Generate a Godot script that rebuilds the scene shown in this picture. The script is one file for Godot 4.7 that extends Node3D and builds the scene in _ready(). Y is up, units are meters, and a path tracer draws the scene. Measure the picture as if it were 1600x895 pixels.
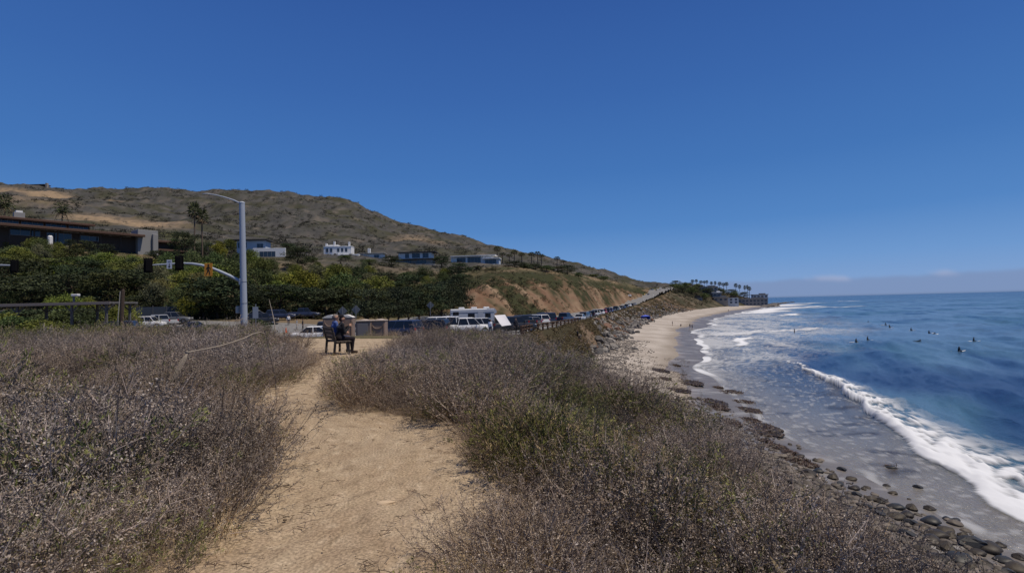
extends Node3D
# A coastal bluff with a dirt path through dry scrub, a beach and surf on the right, a car park, highway, trees, houses and hills inland.
# World: x to the right, y up (sea level 0), f = -z forward, metres. The eye stands 10.6 m above the sea on the bluff.

const EYE := Vector3(0, 10.6, 0)
const PITCH := 1.97
const ROLL := -1.43
const FOCAL := 800.0

var cam_basis := Basis()
var rng := RandomNumberGenerator.new()
var nz := FastNoiseLite.new()
var nr := FastNoiseLite.new()
var nc := FastNoiseLite.new()
var used := {}
var mats := {}

# ---------------------------------------------------------------- mesh builder
class MB:
	var v := PackedVector3Array()
	var c := PackedColorArray()
	var i := PackedInt32Array()
	var col := Color(1, 1, 1)

	func p(a: Vector3) -> int:
		v.append(a)
		c.append(col)
		return v.size() - 1

	func t(a: int, b: int, d: int) -> void:   # counter-clockwise seen from outside
		i.append(a); i.append(d); i.append(b)

	func tri(a: Vector3, b: Vector3, d: Vector3) -> void:
		t(p(a), p(b), p(d))

	func quad(a: Vector3, b: Vector3, d: Vector3, e: Vector3) -> void:
		var k := p(a); p(b); p(d); p(e)
		t(k, k + 1, k + 2); t(k, k + 2, k + 3)

	func box(at: Vector3, size: Vector3, bev := 0.0, bs := Basis()) -> void:
		var h := size * 0.5
		bev = minf(bev, minf(h.x, minf(h.y, h.z)) * 0.9)
		if bev <= 0.0:
			for ax in 3:
				for s in [-1.0, 1.0]:
					var n := Vector3(); n[ax] = s
					var u := Vector3(); u[(ax + 1) % 3] = 1.0
					var w := Vector3(); w[(ax + 2) % 3] = s
					var q := []
					for k in [[-1, -1], [1, -1], [1, 1], [-1, 1]]:
						q.append(at + bs * ((n + u * k[0] + w * k[1]) * h))
					quad(q[0], q[1], q[2], q[3])
			return
		var pts := {}
		for sx in [-1, 1]:
			for sy in [-1, 1]:
				for sz in [-1, 1]:
					var s := Vector3(sx, sy, sz)
					for ax in 3:
						var q := h - Vector3(bev, bev, bev)
						q[ax] = h[ax]
						pts[[sx, sy, sz, ax]] = at + bs * (q * s)
		for ax in 3:
			for s in [-1, 1]:
				var q := []
				for k in [[-1, -1], [1, -1], [1, 1], [-1, 1]]:
					var key := [0, 0, 0, ax]
					key[ax] = s; key[(ax + 1) % 3] = k[0]; key[(ax + 2) % 3] = k[1] * s
					q.append(pts[key])
				quad(q[0], q[1], q[2], q[3])
		for ax in 3:
			var b1 := (ax + 1) % 3
			var b2 := (ax + 2) % 3
			for s1 in [-1, 1]:
				for s2 in [-1, 1]:
					var k0 := [0, 0, 0, b1]; k0[ax] = -1; k0[b1] = s1; k0[b2] = s2
					var k1 := k0.duplicate(); k1[ax] = 1
					var k2 := k1.duplicate(); k2[3] = b2
					var k3 := k0.duplicate(); k3[3] = b2
					if s1 * s2 > 0:
						quad(pts[k3], pts[k2], pts[k1], pts[k0])
					else:
						quad(pts[k0], pts[k1], pts[k2], pts[k3])
		for sx in [-1, 1]:
			for sy in [-1, 1]:
				for sz in [-1, 1]:
					var a: Vector3 = pts[[sx, sy, sz, 0]]
					var b: Vector3 = pts[[sx, sy, sz, 1]]
					var d: Vector3 = pts[[sx, sy, sz, 2]]
					if sx * sy * sz > 0: tri(a, b, d)
					else: tri(a, d, b)

	func tube(pts: Array, radii: Array, sides := 8, cap := true) -> void:
		var first := v.size()
		var n := pts.size()
		var side := Vector3.ZERO
		for k in n:
			var a: Vector3 = pts[maxi(k - 1, 0)]
			var b: Vector3 = pts[mini(k + 1, n - 1)]
			var d := (b - a).normalized()
			if side == Vector3.ZERO:
				side = d.cross(Vector3.UP if absf(d.y) < 0.9 else Vector3.RIGHT).normalized()
			else:
				side = (side - d * side.dot(d)).normalized()
			var up := side.cross(d)
			var r: float = radii[k] if k < radii.size() else radii[-1]
			for s in sides:
				var an := TAU * s / sides
				p(pts[k] + (side * cos(an) + up * sin(an)) * r)
		for k in n - 1:
			for s in sides:
				var a2 := first + k * sides + s
				var b2 := first + k * sides + (s + 1) % sides
				t(a2, a2 + sides, b2 + sides); t(a2, b2 + sides, b2)
		if cap:
			for e in [0, n - 1]:
				var base := v.size()
				for s in sides:
					p(v[first + e * sides + s])
				for s in range(1, sides - 1):
					if e == 0: t(base, base + s, base + s + 1)
					else: t(base, base + s + 1, base + s)

	func lathe(at: Vector3, prof: Array, sides := 16) -> void:   # prof of Vector2(radius, y), from the bottom up
		var first := v.size()
		for q in prof:
			for s in sides:
				var an := TAU * s / sides
				p(at + Vector3(cos(an) * q.x, q.y, sin(an) * q.x))
		for k in prof.size() - 1:
			for s in sides:
				var a := first + k * sides + s
				var b := first + k * sides + (s + 1) % sides
				t(a, b + sides, b); t(a, a + sides, b + sides)

	func prism(poly: Array, x0: float, x1: float, bs := Basis(), at := Vector3.ZERO) -> void:   # poly of Vector2 (z, y), drawn out along x
		var pk := PackedVector2Array(poly)
		if Geometry2D.is_polygon_clockwise(pk): pk.reverse()
		var n := pk.size()
		for k in n:
			var a := pk[k]
			var b := pk[(k + 1) % n]
			quad(at + bs * Vector3(x1, a.y, -a.x), at + bs * Vector3(x1, b.y, -b.x), at + bs * Vector3(x0, b.y, -b.x), at + bs * Vector3(x0, a.y, -a.x))
		var ids := Geometry2D.triangulate_polygon(pk)
		for k in range(0, ids.size(), 3):
			var q := [pk[ids[k]], pk[ids[k + 1]], pk[ids[k + 2]]]
			if Geometry2D.is_polygon_clockwise(PackedVector2Array(q)): q.reverse()
			tri(at + bs * Vector3(x0, q[0].y, -q[0].x), at + bs * Vector3(x0, q[1].y, -q[1].x), at + bs * Vector3(x0, q[2].y, -q[2].x))
			tri(at + bs * Vector3(x1, q[0].y, -q[0].x), at + bs * Vector3(x1, q[2].y, -q[2].x), at + bs * Vector3(x1, q[1].y, -q[1].x))

	func ball(at: Vector3, r: Vector3, rings := 6, sides := 10) -> void:
		var first := v.size()
		for k in rings + 1:
			var la := PI * k / rings - PI / 2
			for s in sides:
				var an := TAU * s / sides
				p(at + Vector3(cos(la) * cos(an), sin(la), cos(la) * sin(an)) * r)
		for k in rings:
			for s in sides:
				var a := first + k * sides + s
				var b := first + k * sides + (s + 1) % sides
				if k < rings - 1: t(a, a + sides, b + sides)
				if k > 0: t(a, b + sides, b)

	func mesh() -> ArrayMesh:
		var n := PackedVector3Array()
		n.resize(v.size())
		for k in range(0, i.size(), 3):
			var a := i[k]
			var b := i[k + 2]
			var d := i[k + 1]
			var m := (v[b] - v[a]).cross(v[d] - v[a])
			n[a] += m; n[b] += m; n[d] += m
		for k in n.size():
			n[k] = n[k].normalized() if n[k].length_squared() > 1e-18 else Vector3.UP
		var arr := []
		arr.resize(Mesh.ARRAY_MAX)
		arr[Mesh.ARRAY_VERTEX] = v
		arr[Mesh.ARRAY_NORMAL] = n
		arr[Mesh.ARRAY_COLOR] = c
		arr[Mesh.ARRAY_INDEX] = i
		var am := ArrayMesh.new()
		am.add_surface_from_arrays(Mesh.PRIMITIVE_TRIANGLES, arr)
		return am

# ---------------------------------------------------------------- names, labels
func numbered(called: String) -> String:
	var k: int = used.get(called, 0)
	used[called] = k + 1
	return called if k == 0 else "%s_%03d" % [called, k]

func tag(o: Node, label := "", category := "", group := "", kind := "") -> Node:
	if label: o.set_meta("label", label)
	if category: o.set_meta("category", category)
	if group: o.set_meta("group", group)
	if kind: o.set_meta("kind", kind)
	return o

func thing(called: String, label: String, category: String, at := Vector3.ZERO, turn := 0.0, group := "") -> Node3D:
	var o := Node3D.new()
	o.name = numbered(called)
	add_child(o)
	o.position = at
	o.rotation.y = turn
	tag(o, label, category, group)
	return o

func obj(called: String, mesh: Mesh, m: Material, parent: Node = self) -> MeshInstance3D:
	var o := MeshInstance3D.new()
	o.name = numbered(called) if parent == self else called
	o.mesh = mesh
	o.material_override = m
	parent.add_child(o, true)
	return o

func struct(called: String, mesh: Mesh, m: Material) -> MeshInstance3D:
	var o := obj(called, mesh, m)
	o.set_meta("kind", "structure")
	return o

func copy(src: Node3D, at: Vector3, turn: float, label: String, group := "") -> Node3D:
	var r: Node3D = src.duplicate()
	r.name = numbered(str(src.name).rstrip("0123456789").trim_suffix("_"))
	add_child(r)
	r.position = at
	r.rotation.y = turn
	r.set_meta("label", label)
	if group: r.set_meta("group", group)
	return r

func many(called: String, mesh: Mesh, m: Material, where: Array, tints: Array, parent: Node) -> MultiMeshInstance3D:
	var mm := MultiMesh.new()
	mm.transform_format = MultiMesh.TRANSFORM_3D
	mm.use_colors = true
	mm.mesh = mesh
	mm.instance_count = where.size()
	for k in where.size():
		mm.set_instance_transform(k, where[k])
		mm.set_instance_color(k, tints[k])
	var o := MultiMeshInstance3D.new()
	o.name = numbered(called) if parent == self else called
	o.multimesh = mm
	o.material_override = m
	o.set_meta("kind", "stuff")
	parent.add_child(o, true)
	return o

# ---------------------------------------------------------------- materials
func noise_tex(kind: int, freq: float, octaves: int, lo: float, hi: float, seed_: int, size := 512, normal := 0.0) -> NoiseTexture2D:
	var n := FastNoiseLite.new()
	n.noise_type = kind as FastNoiseLite.NoiseType
	n.seed = seed_
	n.frequency = freq
	n.fractal_octaves = octaves
	var t := NoiseTexture2D.new()
	t.width = size
	t.height = size
	t.seamless = true
	t.noise = n
	if normal > 0.0:
		t.as_normal_map = true
		t.bump_strength = normal
	else:
		var g := Gradient.new()
		g.set_color(0, Color(lo, lo, lo))
		g.set_color(1, Color(hi, hi, hi))
		t.color_ramp = g
	return t

func mat(r: float, g: float, b: float, rough := 0.8, metal := 0.0, spec := 0.5) -> StandardMaterial3D:
	var key := "%.3f %.3f %.3f %.2f %.2f %.2f" % [r, g, b, rough, metal, spec]
	if not mats.has(key):
		var m := StandardMaterial3D.new()
		m.albedo_color = Color(r, g, b).linear_to_srgb()
		m.roughness = rough
		m.metallic = metal
		m.metallic_specular = spec
		mats[key] = m
	return mats[key]

func vmat(rough := 0.9, spec := 0.3) -> StandardMaterial3D:   # colours come with the vertices
	var m := StandardMaterial3D.new()
	m.vertex_color_use_as_albedo = true
	m.roughness = rough
	m.metallic_specular = spec
	return m

func tex(m: StandardMaterial3D, albedo: Texture2D, normal: Texture2D, scale: float, strength := 1.0) -> StandardMaterial3D:
	if albedo: m.albedo_texture = albedo
	if normal:
		m.normal_enabled = true
		m.normal_texture = normal
		m.normal_scale = strength
	m.uv1_triplanar = true
	m.uv1_world_triplanar = true
	m.uv1_scale = Vector3.ONE * scale
	return m

# ---------------------------------------------------------------- sight lines: a place in the photograph at a chosen distance
func P(px: float, py: float, f: float) -> Vector3:
	var d := cam_basis * Vector3((px - 800.0) / FOCAL, -(py - 447.5) / FOCAL, -1.0)
	return EYE + d * (f / -d.z)

func on_level(px: float, py: float, y: float) -> Vector3:
	var d := cam_basis * Vector3((px - 800.0) / FOCAL, -(py - 447.5) / FOCAL, -1.0)
	return EYE + d * ((y - EYE.y) / d.y)

func on_ground(px: float, py: float, f0 := 3.0, f1 := 1000.0) -> Vector3:
	var d := cam_basis * Vector3((px - 800.0) / FOCAL, -(py - 447.5) / FOCAL, -1.0)
	d /= -d.z
	var f := f0
	while f < f1:
		var q := EYE + d * f
		if q.y < high(q.x, f): return q
		f += maxf(0.05, f * 0.004)
	return EYE + d * f1

func at_f(px: float, f: float) -> Vector3:   # ground under a column of the photograph at distance f
	var d := cam_basis * Vector3((px - 800.0) / FOCAL, -0.03, -1.0)
	var x := d.x * f / -d.z
	return Vector3(x, high(x, f), -f)

# ---------------------------------------------------------------- the lie of the land
const F0 := -40
const KF := [-40, 0, 10, 20, 40, 57, 75, 100, 130, 164, 230, 300, 400, 480, 540, 600, 680, 740, 800, 1300]
const KE := [2.6, 2.6, 2.6, 1.9, 0.2, 1.6, 7, 14, 21, 30, 50, 75, 115, 150, 172, 200, 255, 300, 300, 300]
const KTY := [8.5, 8.5, 8.5, 8.5, 7.7, 7.3, 7.0, 6.8, 6.5, 6.4, 6.8, 8.6, 13, 18.3, 21, 25, 22, 16, 10, 10]
const KT := [15, 15, 15, 14, 10.5, 8.6, 11.6, 18, 28, 38, 60, 92, 140, 185, 222, 275, 345, 352, 340, 320]
const KB := [0.7, 0.7, 0.7, 0.7, 0.9, 1.3, 1.7, 2.0, 2.2, 2.4, 2.4, 2.4, 2.4, 2.4, 2.4, 2.0, 1.0, 0.5, 0.5, 0.5]
const KW := [17.5, 17.5, 17.5, 19.4, 20.8, 22.6, 28, 35.5, 46, 59, 88, 122, 180, 234, 262, 312, 352, 358, 345, 325]
const COLS := [
	[-500, 80, 493, 150, 392, 175, 382, 235, 370, 380, 330, 560, 295, 760, 262],
	[0, 86, 497, 150, 400, 172, 388, 235, 374, 380, 347, 560, 307, 760, 285],
	[150, 88, 497, 155, 408, 180, 390, 260, 367, 380, 347, 600, 314, 820, 296],
	[300, 90, 498, 165, 425, 200, 399, 280, 380, 380, 364, 640, 332, 920, 294],
	[450, 92, 499, 175, 430, 230, 403, 320, 387, 440, 374, 700, 332, 950, 299],
	[530, 95, 499, 180, 430, 255, 400, 340, 390, 460, 380, 720, 342, 950, 307],
	[600, 100, 497, 185, 435, 265, 404, 360, 395, 480, 387, 720, 364, 950, 335],
	[700, 115, 494, 165, 460, 210, 428, 290, 410, 420, 400, 700, 382, 950, 364],
	[745, 128, 494, 146, 445, 200, 425, 300, 412, 440, 404, 700, 390, 950, 376],
	[800, 143, 494, 163, 452, 195, 424, 300, 412, 450, 406, 700, 399, 950, 390],
	[880, 178, 491, 203, 452, 230, 430, 350, 419, 500, 414, 720, 411, 950, 407],
	[940, 240, 485, 268, 452, 300, 440, 400, 435, 520, 431, 720, 427, 950, 422],
	[1000, 340, 470, 372, 459, 420, 452, 500, 450, 600, 448, 720, 446, 950, 443],
	[1045, 475, 456, 500, 453, 540, 452, 600, 451, 660, 450, 740, 449, 950, 447],
	[1500, 475, 456, 500, 453, 540, 452, 600, 451, 660, 450, 740, 449, 950, 447]]
var tE := PackedFloat32Array()
var tTY := PackedFloat32Array()
var tT := PackedFloat32Array()
var tB := PackedFloat32Array()
var tW := PackedFloat32Array()
var colf := []
var colh := []

func table(keys: Array, vals: Array, blur: int) -> PackedFloat32Array:
	var raw := PackedFloat32Array()
	var k := 0
	for n in 1341:
		var f := float(F0 + n)
		while k < keys.size() - 2 and f > keys[k + 1]: k += 1
		raw.append(lerpf(vals[k], vals[k + 1], clampf((f - keys[k]) / float(keys[k + 1] - keys[k]), 0, 1)))
	var out := PackedFloat32Array()
	for n in raw.size():
		var b := mini(blur, maxi(2, (n + F0) / 9))
		var s := 0.0
		for d in range(-b, b + 1): s += raw[clampi(n + d, 0, raw.size() - 1)]
		out.append(s / (2 * b + 1))
	return out

func look(t: PackedFloat32Array, f: float) -> float:
	var a := clampf(f - F0, 0.0, 1338.0)
	var k := int(a)
	return lerpf(t[k], t[k + 1], a - k)

func edge(f: float) -> float: return look(tE, f)
func toe(f: float) -> float: return look(tT, f) + 1.2 * nz.get_noise_2d(f * 3.0, 71.0)
func toe_y(f: float) -> float: return look(tB, f)
func water(f: float) -> float:
	return look(tW, f) + clampf(f / 70.0, 0.5, 2.4) * (1.2 * nz.get_noise_2d(f * 1.5, 331.0) + 0.35 * nz.get_noise_2d(f * 4.5, 35.0))

func setup_land() -> void:
	nz.noise_type = FastNoiseLite.TYPE_SIMPLEX
	nz.frequency = 0.02
	nz.fractal_octaves = 1
	nz.seed = 5
	nr.noise_type = FastNoiseLite.TYPE_SIMPLEX
	nr.frequency = 0.02
	nr.fractal_octaves = 4
	nr.seed = 11
	nc.noise_type = FastNoiseLite.TYPE_CELLULAR
	nc.cellular_return_type = FastNoiseLite.RETURN_DISTANCE2_SUB
	nc.frequency = 0.1
	nc.fractal_octaves = 1
	nc.seed = 3
	tE = table(KF, KE, 12)
	tTY = table(KF, KTY, 10)
	tT = table(KF, KT, 12)
	tB = table(KF, KB, 8)
	tW = table(KF, KW, 12)
	var raw_f := []
	var raw_h := []
	for n in 201:
		var px := -500.0 + n * 10.0
		var k := 0
		while k < COLS.size() - 2 and px > COLS[k + 1][0]: k += 1
		var s := clampf((px - COLS[k][0]) / float(COLS[k + 1][0] - COLS[k][0]), 0, 1)
		var ff := []
		var hh := []
		for j in 7:
			ff.append(lerpf(COLS[k][1 + 2 * j], COLS[k + 1][1 + 2 * j], s))
			var hy := 475.0 - 0.025 * (px - 800.0)
			hh.append(10.6 + (hy - lerpf(COLS[k][2 + 2 * j], COLS[k + 1][2 + 2 * j], s)) / FOCAL * ff[j])
		raw_f.append(ff)
		raw_h.append(hh)
	for n in 201:
		var ff := []
		var hh := []
		for j in 7:
			var a := 0.0
			var b := 0.0
			for d in range(-3, 4):
				a += raw_f[clampi(n + d, 0, 200)][j]
				b += raw_h[clampi(n + d, 0, 200)][j]
			ff.append(a / 7.0)
			hh.append(b / 7.0)
		colf.append(PackedFloat32Array(ff))
		colh.append(PackedFloat32Array(hh))

func base_f(x: float, f: float) -> float:   # where the ground begins to rise inland
	var a := clampf((800.0 * x / maxf(f, 20.0) + 1300.0) / 10.0, 0.0, 199.0)
	var n := int(a)
	return lerpf(colf[n][0], colf[n + 1][0], a - n)

func inland(x: float, f: float) -> float:
	var a := clampf((800.0 * x / maxf(f, 20.0) + 1300.0) / 10.0, 0.0, 199.0)
	var n := int(a)
	var s := a - n
	var cf: PackedFloat32Array = colf[n]
	var cg: PackedFloat32Array = colf[n + 1]
	var ch: PackedFloat32Array = colh[n]
	var ci: PackedFloat32Array = colh[n + 1]
	var fb := lerpf(cf[0], cg[0], s)
	var hb := lerpf(ch[0], ci[0], s)
	if f <= fb:
		# level ground: the bluff top, then the car park and the highway
		var mesa := 9.0 - 0.6 * smoothstep(-0.3, 2.6, x) + 0.10 * nz.get_noise_2d(x * 4.0, f * 4.0) - 0.25 * smoothstep(-14.0, -40.0, x)
		mesa -= 0.55 * smoothstep(11.0, 25.0, f) * smoothstep(-7.0, -0.5, x)
		var low := look(tTY, f) + clampf((-x - 25.0) / 50.0, 0.0, 1.0) * 1.6
		var lvl := lerpf(mesa, low, smoothstep(27.0, 43.0, f))
		return lerpf(lvl, hb, smoothstep(fb - 16.0, fb, f)) if fb > 60.0 else lvl
	var h := hb
	var f1 := fb
	var done := false
	for j in range(1, 7):
		var f2 := lerpf(cf[j], cg[j], s)
		var h2 := lerpf(ch[j], ci[j], s)
		if f <= f2:
			h = lerpf(h, h2, (f - f1) / maxf(f2 - f1, 0.1))
			done = true
			break
		f1 = f2
		h = h2
	if not done: h -= (f - f1) * 0.22 + (f - f1) * (f - f1) * 0.0008
	var up := clampf((f - fb) / 60.0, 0.0, 1.0)
	h += up * (1.2 * nr.get_noise_2d(x * 1.3, f * 1.3) + clampf((f - 250.0) / 300.0, 0.0, 1.0) * (9.0 * nr.get_noise_2d(x * 0.4, f * 0.4) - 3.0 * absf(nr.get_noise_2d(x * 0.9 + 50.0, f * 0.25))))
	if f < fb + 70.0 and x / f > -0.11:
		# the raw road cut, scored by gullies
		var g := clampf((f - fb) / 6.0, 0.0, 1.0) * clampf((fb + 70.0 - f) / 40.0, 0.0, 1.0)
		h += g * (1.1 * nr.get_noise_2d(x * 6.0 + f * 3.0, f * 0.8) - 1.4 * absf(nz.get_noise_2d(x * 5.0 + f * 2.0, 9.0)))
	return h

func high(x: float, f: float) -> float:
	var e := edge(f)
	if x <= e: return inland(x, f) if x < e - 3.0 else lerpf(inland(x, f), seaward(e, x, f), smoothstep(e - 3.0, e, x))
	return seaward(e, x, f)

func seaward(e: float, x: float, f: float) -> float:
	var tt := toe(f)
	var by := toe_y(f)
	if x <= tt:
		var s := clampf((x - e) / (tt - e), 0.0, 1.0)
		var k := smoothstep(430.0, 540.0, f)
		var g := lerpf(1.0 - pow(1.0 - s, 1.35), pow(s, 1.6), k)
		var top := look(tTY, f)
		if f < 43.0: top = lerpf(8.4 - 0.55 * smoothstep(11.0, 25.0, f), top, smoothstep(26.0, 43.0, f))
		var rough := s * (1.0 - s) * 4.0
		return lerpf(top, by, g) + rough * (0.9 * nr.get_noise_2d(x * 3.0, f * 6.0) - 0.9 * absf(nz.get_noise_2d(x * 1.5, f * 9.0)))
	var w := water(f)
	if x < w:
		var s2 := (x - tt) / maxf(w - tt, 0.5)
		return lerpf(by, 0.0, s2) + 0.05 * nz.get_noise_2d(x * 10.0, f * 10.0) * (1.0 - s2) + 0.12 * sin(PI * s2)
	return maxf(-0.035 * (x - w), -6.0)

func mix3(a: Color, b: Color, t: float) -> Color: return a.lerp(b, clampf(t, 0.0, 1.0))

func blob(px: float, f: float, px0: float, f0: float, rx: float, rf: float) -> float:
	return clampf(1.6 - 1.6 * sqrt(pow((px - px0) / rx, 2.0) + pow((f - f0) / rf, 2.0)), 0.0, 1.0)

func land_color(x: float, f: float, h: float, e: float, tt: float) -> Color:
	var soil := Color(0.30, 0.205, 0.125)
	var n := nr.get_noise_2d(x * 2.0, f * 2.0)
	var n2 := nz.get_noise_2d(x * 9.0 + 40.0, f * 9.0)
	if x > e - 0.5:
		var s := (x - e) / maxf(tt - e, 0.1)
		if f > 430.0: return mix3(Color(0.085, 0.08, 0.05), Color(0.22, 0.175, 0.125), n * 1.2 - 0.1 + 0.7 * smoothstep(560.0, 470.0, f) * absf(n2))
		var dirt := mix3(Color(0.15, 0.10, 0.066), Color(0.29, 0.215, 0.15), 0.5 + 1.4 * nr.get_noise_2d(x * 7.0, f * 5.0))
		var veg := Color(0.085, 0.072, 0.04)
		return mix3(dirt, veg, (0.35 - s * 0.5 + n * 1.3 + n2 * 0.4) * 1.5)
	var fb := base_f(x, f)
	if f < fb - 1.0:
		if f < 27.0: return mix3(Color(0.19, 0.135, 0.085), soil, 0.5 + n)
		return mix3(Color(0.25, 0.19, 0.125), Color(0.16, 0.14, 0.075), 0.4 + n + n2 * 0.4)
	var px := 800.0 + 800.0 * x / f
	var hill := mix3(Color(0.082, 0.082, 0.078), Color(0.127, 0.122, 0.111), 0.5 + 0.9 * n + 0.35 * n2)
	hill = mix3(hill, Color(0.085, 0.085, 0.055), (nr.get_noise_2d(x * 0.7 + 90.0, f * 0.7) - 0.05) * 2.5)
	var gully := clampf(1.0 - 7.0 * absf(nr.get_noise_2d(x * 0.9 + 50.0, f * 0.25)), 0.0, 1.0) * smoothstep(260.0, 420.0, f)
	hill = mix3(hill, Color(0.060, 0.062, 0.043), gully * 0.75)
	hill = mix3(hill, Color(0.20, 0.175, 0.145), (nr.get_noise_2d(x * 1.6 + 400.0, f * 0.9) - 0.30) * 2.0)
	var tan_ := Color(0.40, 0.295, 0.19)
	var bare := maxf(blob(px, f, 60.0, 640.0, 150.0, 45.0), blob(px, f, 190.0, 420.0, 130.0, 70.0))
	bare = maxf(bare, blob(px, f, 655.0, 640.0, 60.0, 110.0) * 0.7)
	bare = maxf(bare, blob(px, f, 20.0, 520.0, 170.0, 70.0) * 0.35)
	hill = mix3(hill, tan_, bare * 1.2 + n * 0.5 * bare + n2 * 0.35 * bare - 0.1)
	hill = mix3(hill, Color(0.11, 0.115, 0.045), blob(px, f, 270.0, 330.0, 70.0, 50.0) * 0.8)
	if f < fb + 150.0:
		var low := mix3(Color(0.30, 0.225, 0.14), Color(0.10, 0.10, 0.05), 0.55 + n * 1.3)
		hill = mix3(low, hill, smoothstep(fb + 70.0, fb + 150.0, f))
	if px > 690.0 and f < fb + 80.0:
		var raw := mix3(Color(0.235, 0.14, 0.088), Color(0.41, 0.295, 0.195), 0.5 + 0.9 * nr.get_noise_2d(x * 6.0 + f * 2.5, f * 0.5) + 0.5 * n2)
		var green := Color(0.066, 0.068, 0.034)
		var t := (f - fb) / 20.0
		var wob := 9.0 * nr.get_noise_2d(x * 2.5, f * 2.5)
		var cover := 1.0
		if px + wob > 727.0 and px + wob < 818.0 - 50.0 * t: cover = -0.25
		elif px + wob > 862.0 - 52.0 * t: cover = -0.22 + 0.50 * t
		cover += 0.9 * nr.get_noise_2d(x * 2.2 + 20.0, f * 1.1) + 0.5 * n2
		hill = mix3(mix3(raw, green, cover * 1.5), hill, smoothstep(fb + 55.0, fb + 80.0, f))
	return hill

func grid_mesh(nu: int, nv: int, pos: Callable, col: Callable) -> ArrayMesh:   # pos(i, j) -> point, col(point) -> colour
	var b := MB.new()
	for j in nv:
		for i in nu:
			var q: Vector3 = pos.call(i, j)
			b.v.append(q)
			b.c.append(col.call(q))
	for j in nv - 1:
		for i in nu - 1:
			var a := j * nu + i
			b.t(a, a + 1, a + nu + 1)
			b.t(a, a + nu + 1, a + nu)
	return b.mesh()

func build_land() -> void:
	var fine := noise_tex(FastNoiseLite.TYPE_SIMPLEX, 0.035, 5, 0.62, 1.0, 21)
	var bumps := noise_tex(FastNoiseLite.TYPE_SIMPLEX, 0.03, 5, 0, 1, 22, 512, 6.0)
	var m := tex(vmat(0.95, 0.2), fine, bumps, 0.35, 0.8)
	# one sheet from behind the eye to the ridge, split into bluff top and hills
	var nu := 460
	var nv := 430
	var ratio := pow(1120.0 / 14.0, 1.0 / (nv - 1))
	var pts := PackedVector3Array()
	var cols := PackedColorArray()
	var kinds := PackedByteArray()
	for j in nv:
		var f := 14.0 * pow(ratio, j) - 20.0
		for i in nu:
			var u := -1.5 + 2.3 * i / (nu - 1)
			var x := u * (f + 20.0)
			var e := edge(f)
			var tt := toe(f)
			var h := high(x, f)
			if x > tt + 0.6: h -= minf((x - tt - 0.6) * 0.5, 1.5)
			if f < 27.5: h -= 0.12 * smoothstep(0.55, 0.1, off_path(x, f))
			pts.append(Vector3(x, h, -f))
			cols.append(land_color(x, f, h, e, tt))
			kinds.append(0 if (x > e - 1.0 or f < base_f(x, f)) and f < 430.0 else 1)
	for kind in 2:
		var b := MB.new()
		b.v = pts
		b.c = cols
		for j in nv - 1:
			for i in nu - 1:
				var a := j * nu + i
				if kinds[a] == kind:
					b.t(a, a + 1, a + nu + 1)
					b.t(a, a + nu + 1, a + nu)
		tag(struct(["ground", "hills"][kind], packed(b), m), ["dry bluff top and eroded bluff face down to the beach", "brown scrubby coastal hills with a raw orange road cut"][kind])

func packed(b: MB) -> ArrayMesh:   # drops the points that no face uses, keeping normals of the whole sheet
	var map := PackedInt32Array()
	map.resize(b.v.size())
	map.fill(-1)
	var o := MB.new()
	for k in b.i.size():
		var a := b.i[k]
		if map[a] < 0:
			map[a] = o.v.size()
			o.v.append(b.v[a])
			o.c.append(b.c[a])
		o.i.append(map[a])
	return o.mesh()

# ---------------------------------------------------------------- the path
const PATH := [[-3.0, -1.3, 0.9], [0.0, -1.3, 0.85], [3.0, -1.26, 0.74], [4.5, -1.2, 0.95], [6.5, -1.95, 1.1], [8.0, -3.4, 0.75], [10.0, -4.25, 0.45], [12.0, -4.6, 0.34], [14.5, -4.75, 0.42], [18.0, -5.8, 1.3], [21.0, -7.2, 2.3], [24.0, -8.0, 3.2], [28.0, -8.6, 3.6]]

func path_at(f: float) -> Vector2:   # centre and half width
	var k := 0
	while k < PATH.size() - 2 and f > PATH[k + 1][0]: k += 1
	var s := smoothstep(0.0, 1.0, clampf((f - PATH[k][0]) / (PATH[k + 1][0] - PATH[k][0]), 0.0, 1.0))
	s = lerpf(s, clampf((f - PATH[k][0]) / (PATH[k + 1][0] - PATH[k][0]), 0.0, 1.0), 0.6)
	return Vector2(lerpf(PATH[k][1], PATH[k + 1][1], s), lerpf(PATH[k][2], PATH[k + 1][2], s))

func off_path(x: float, f: float) -> float:   # metres outside the bare strip, negative inside
	var q := path_at(f)
	return absf(x - q.x) - q.y

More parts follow.
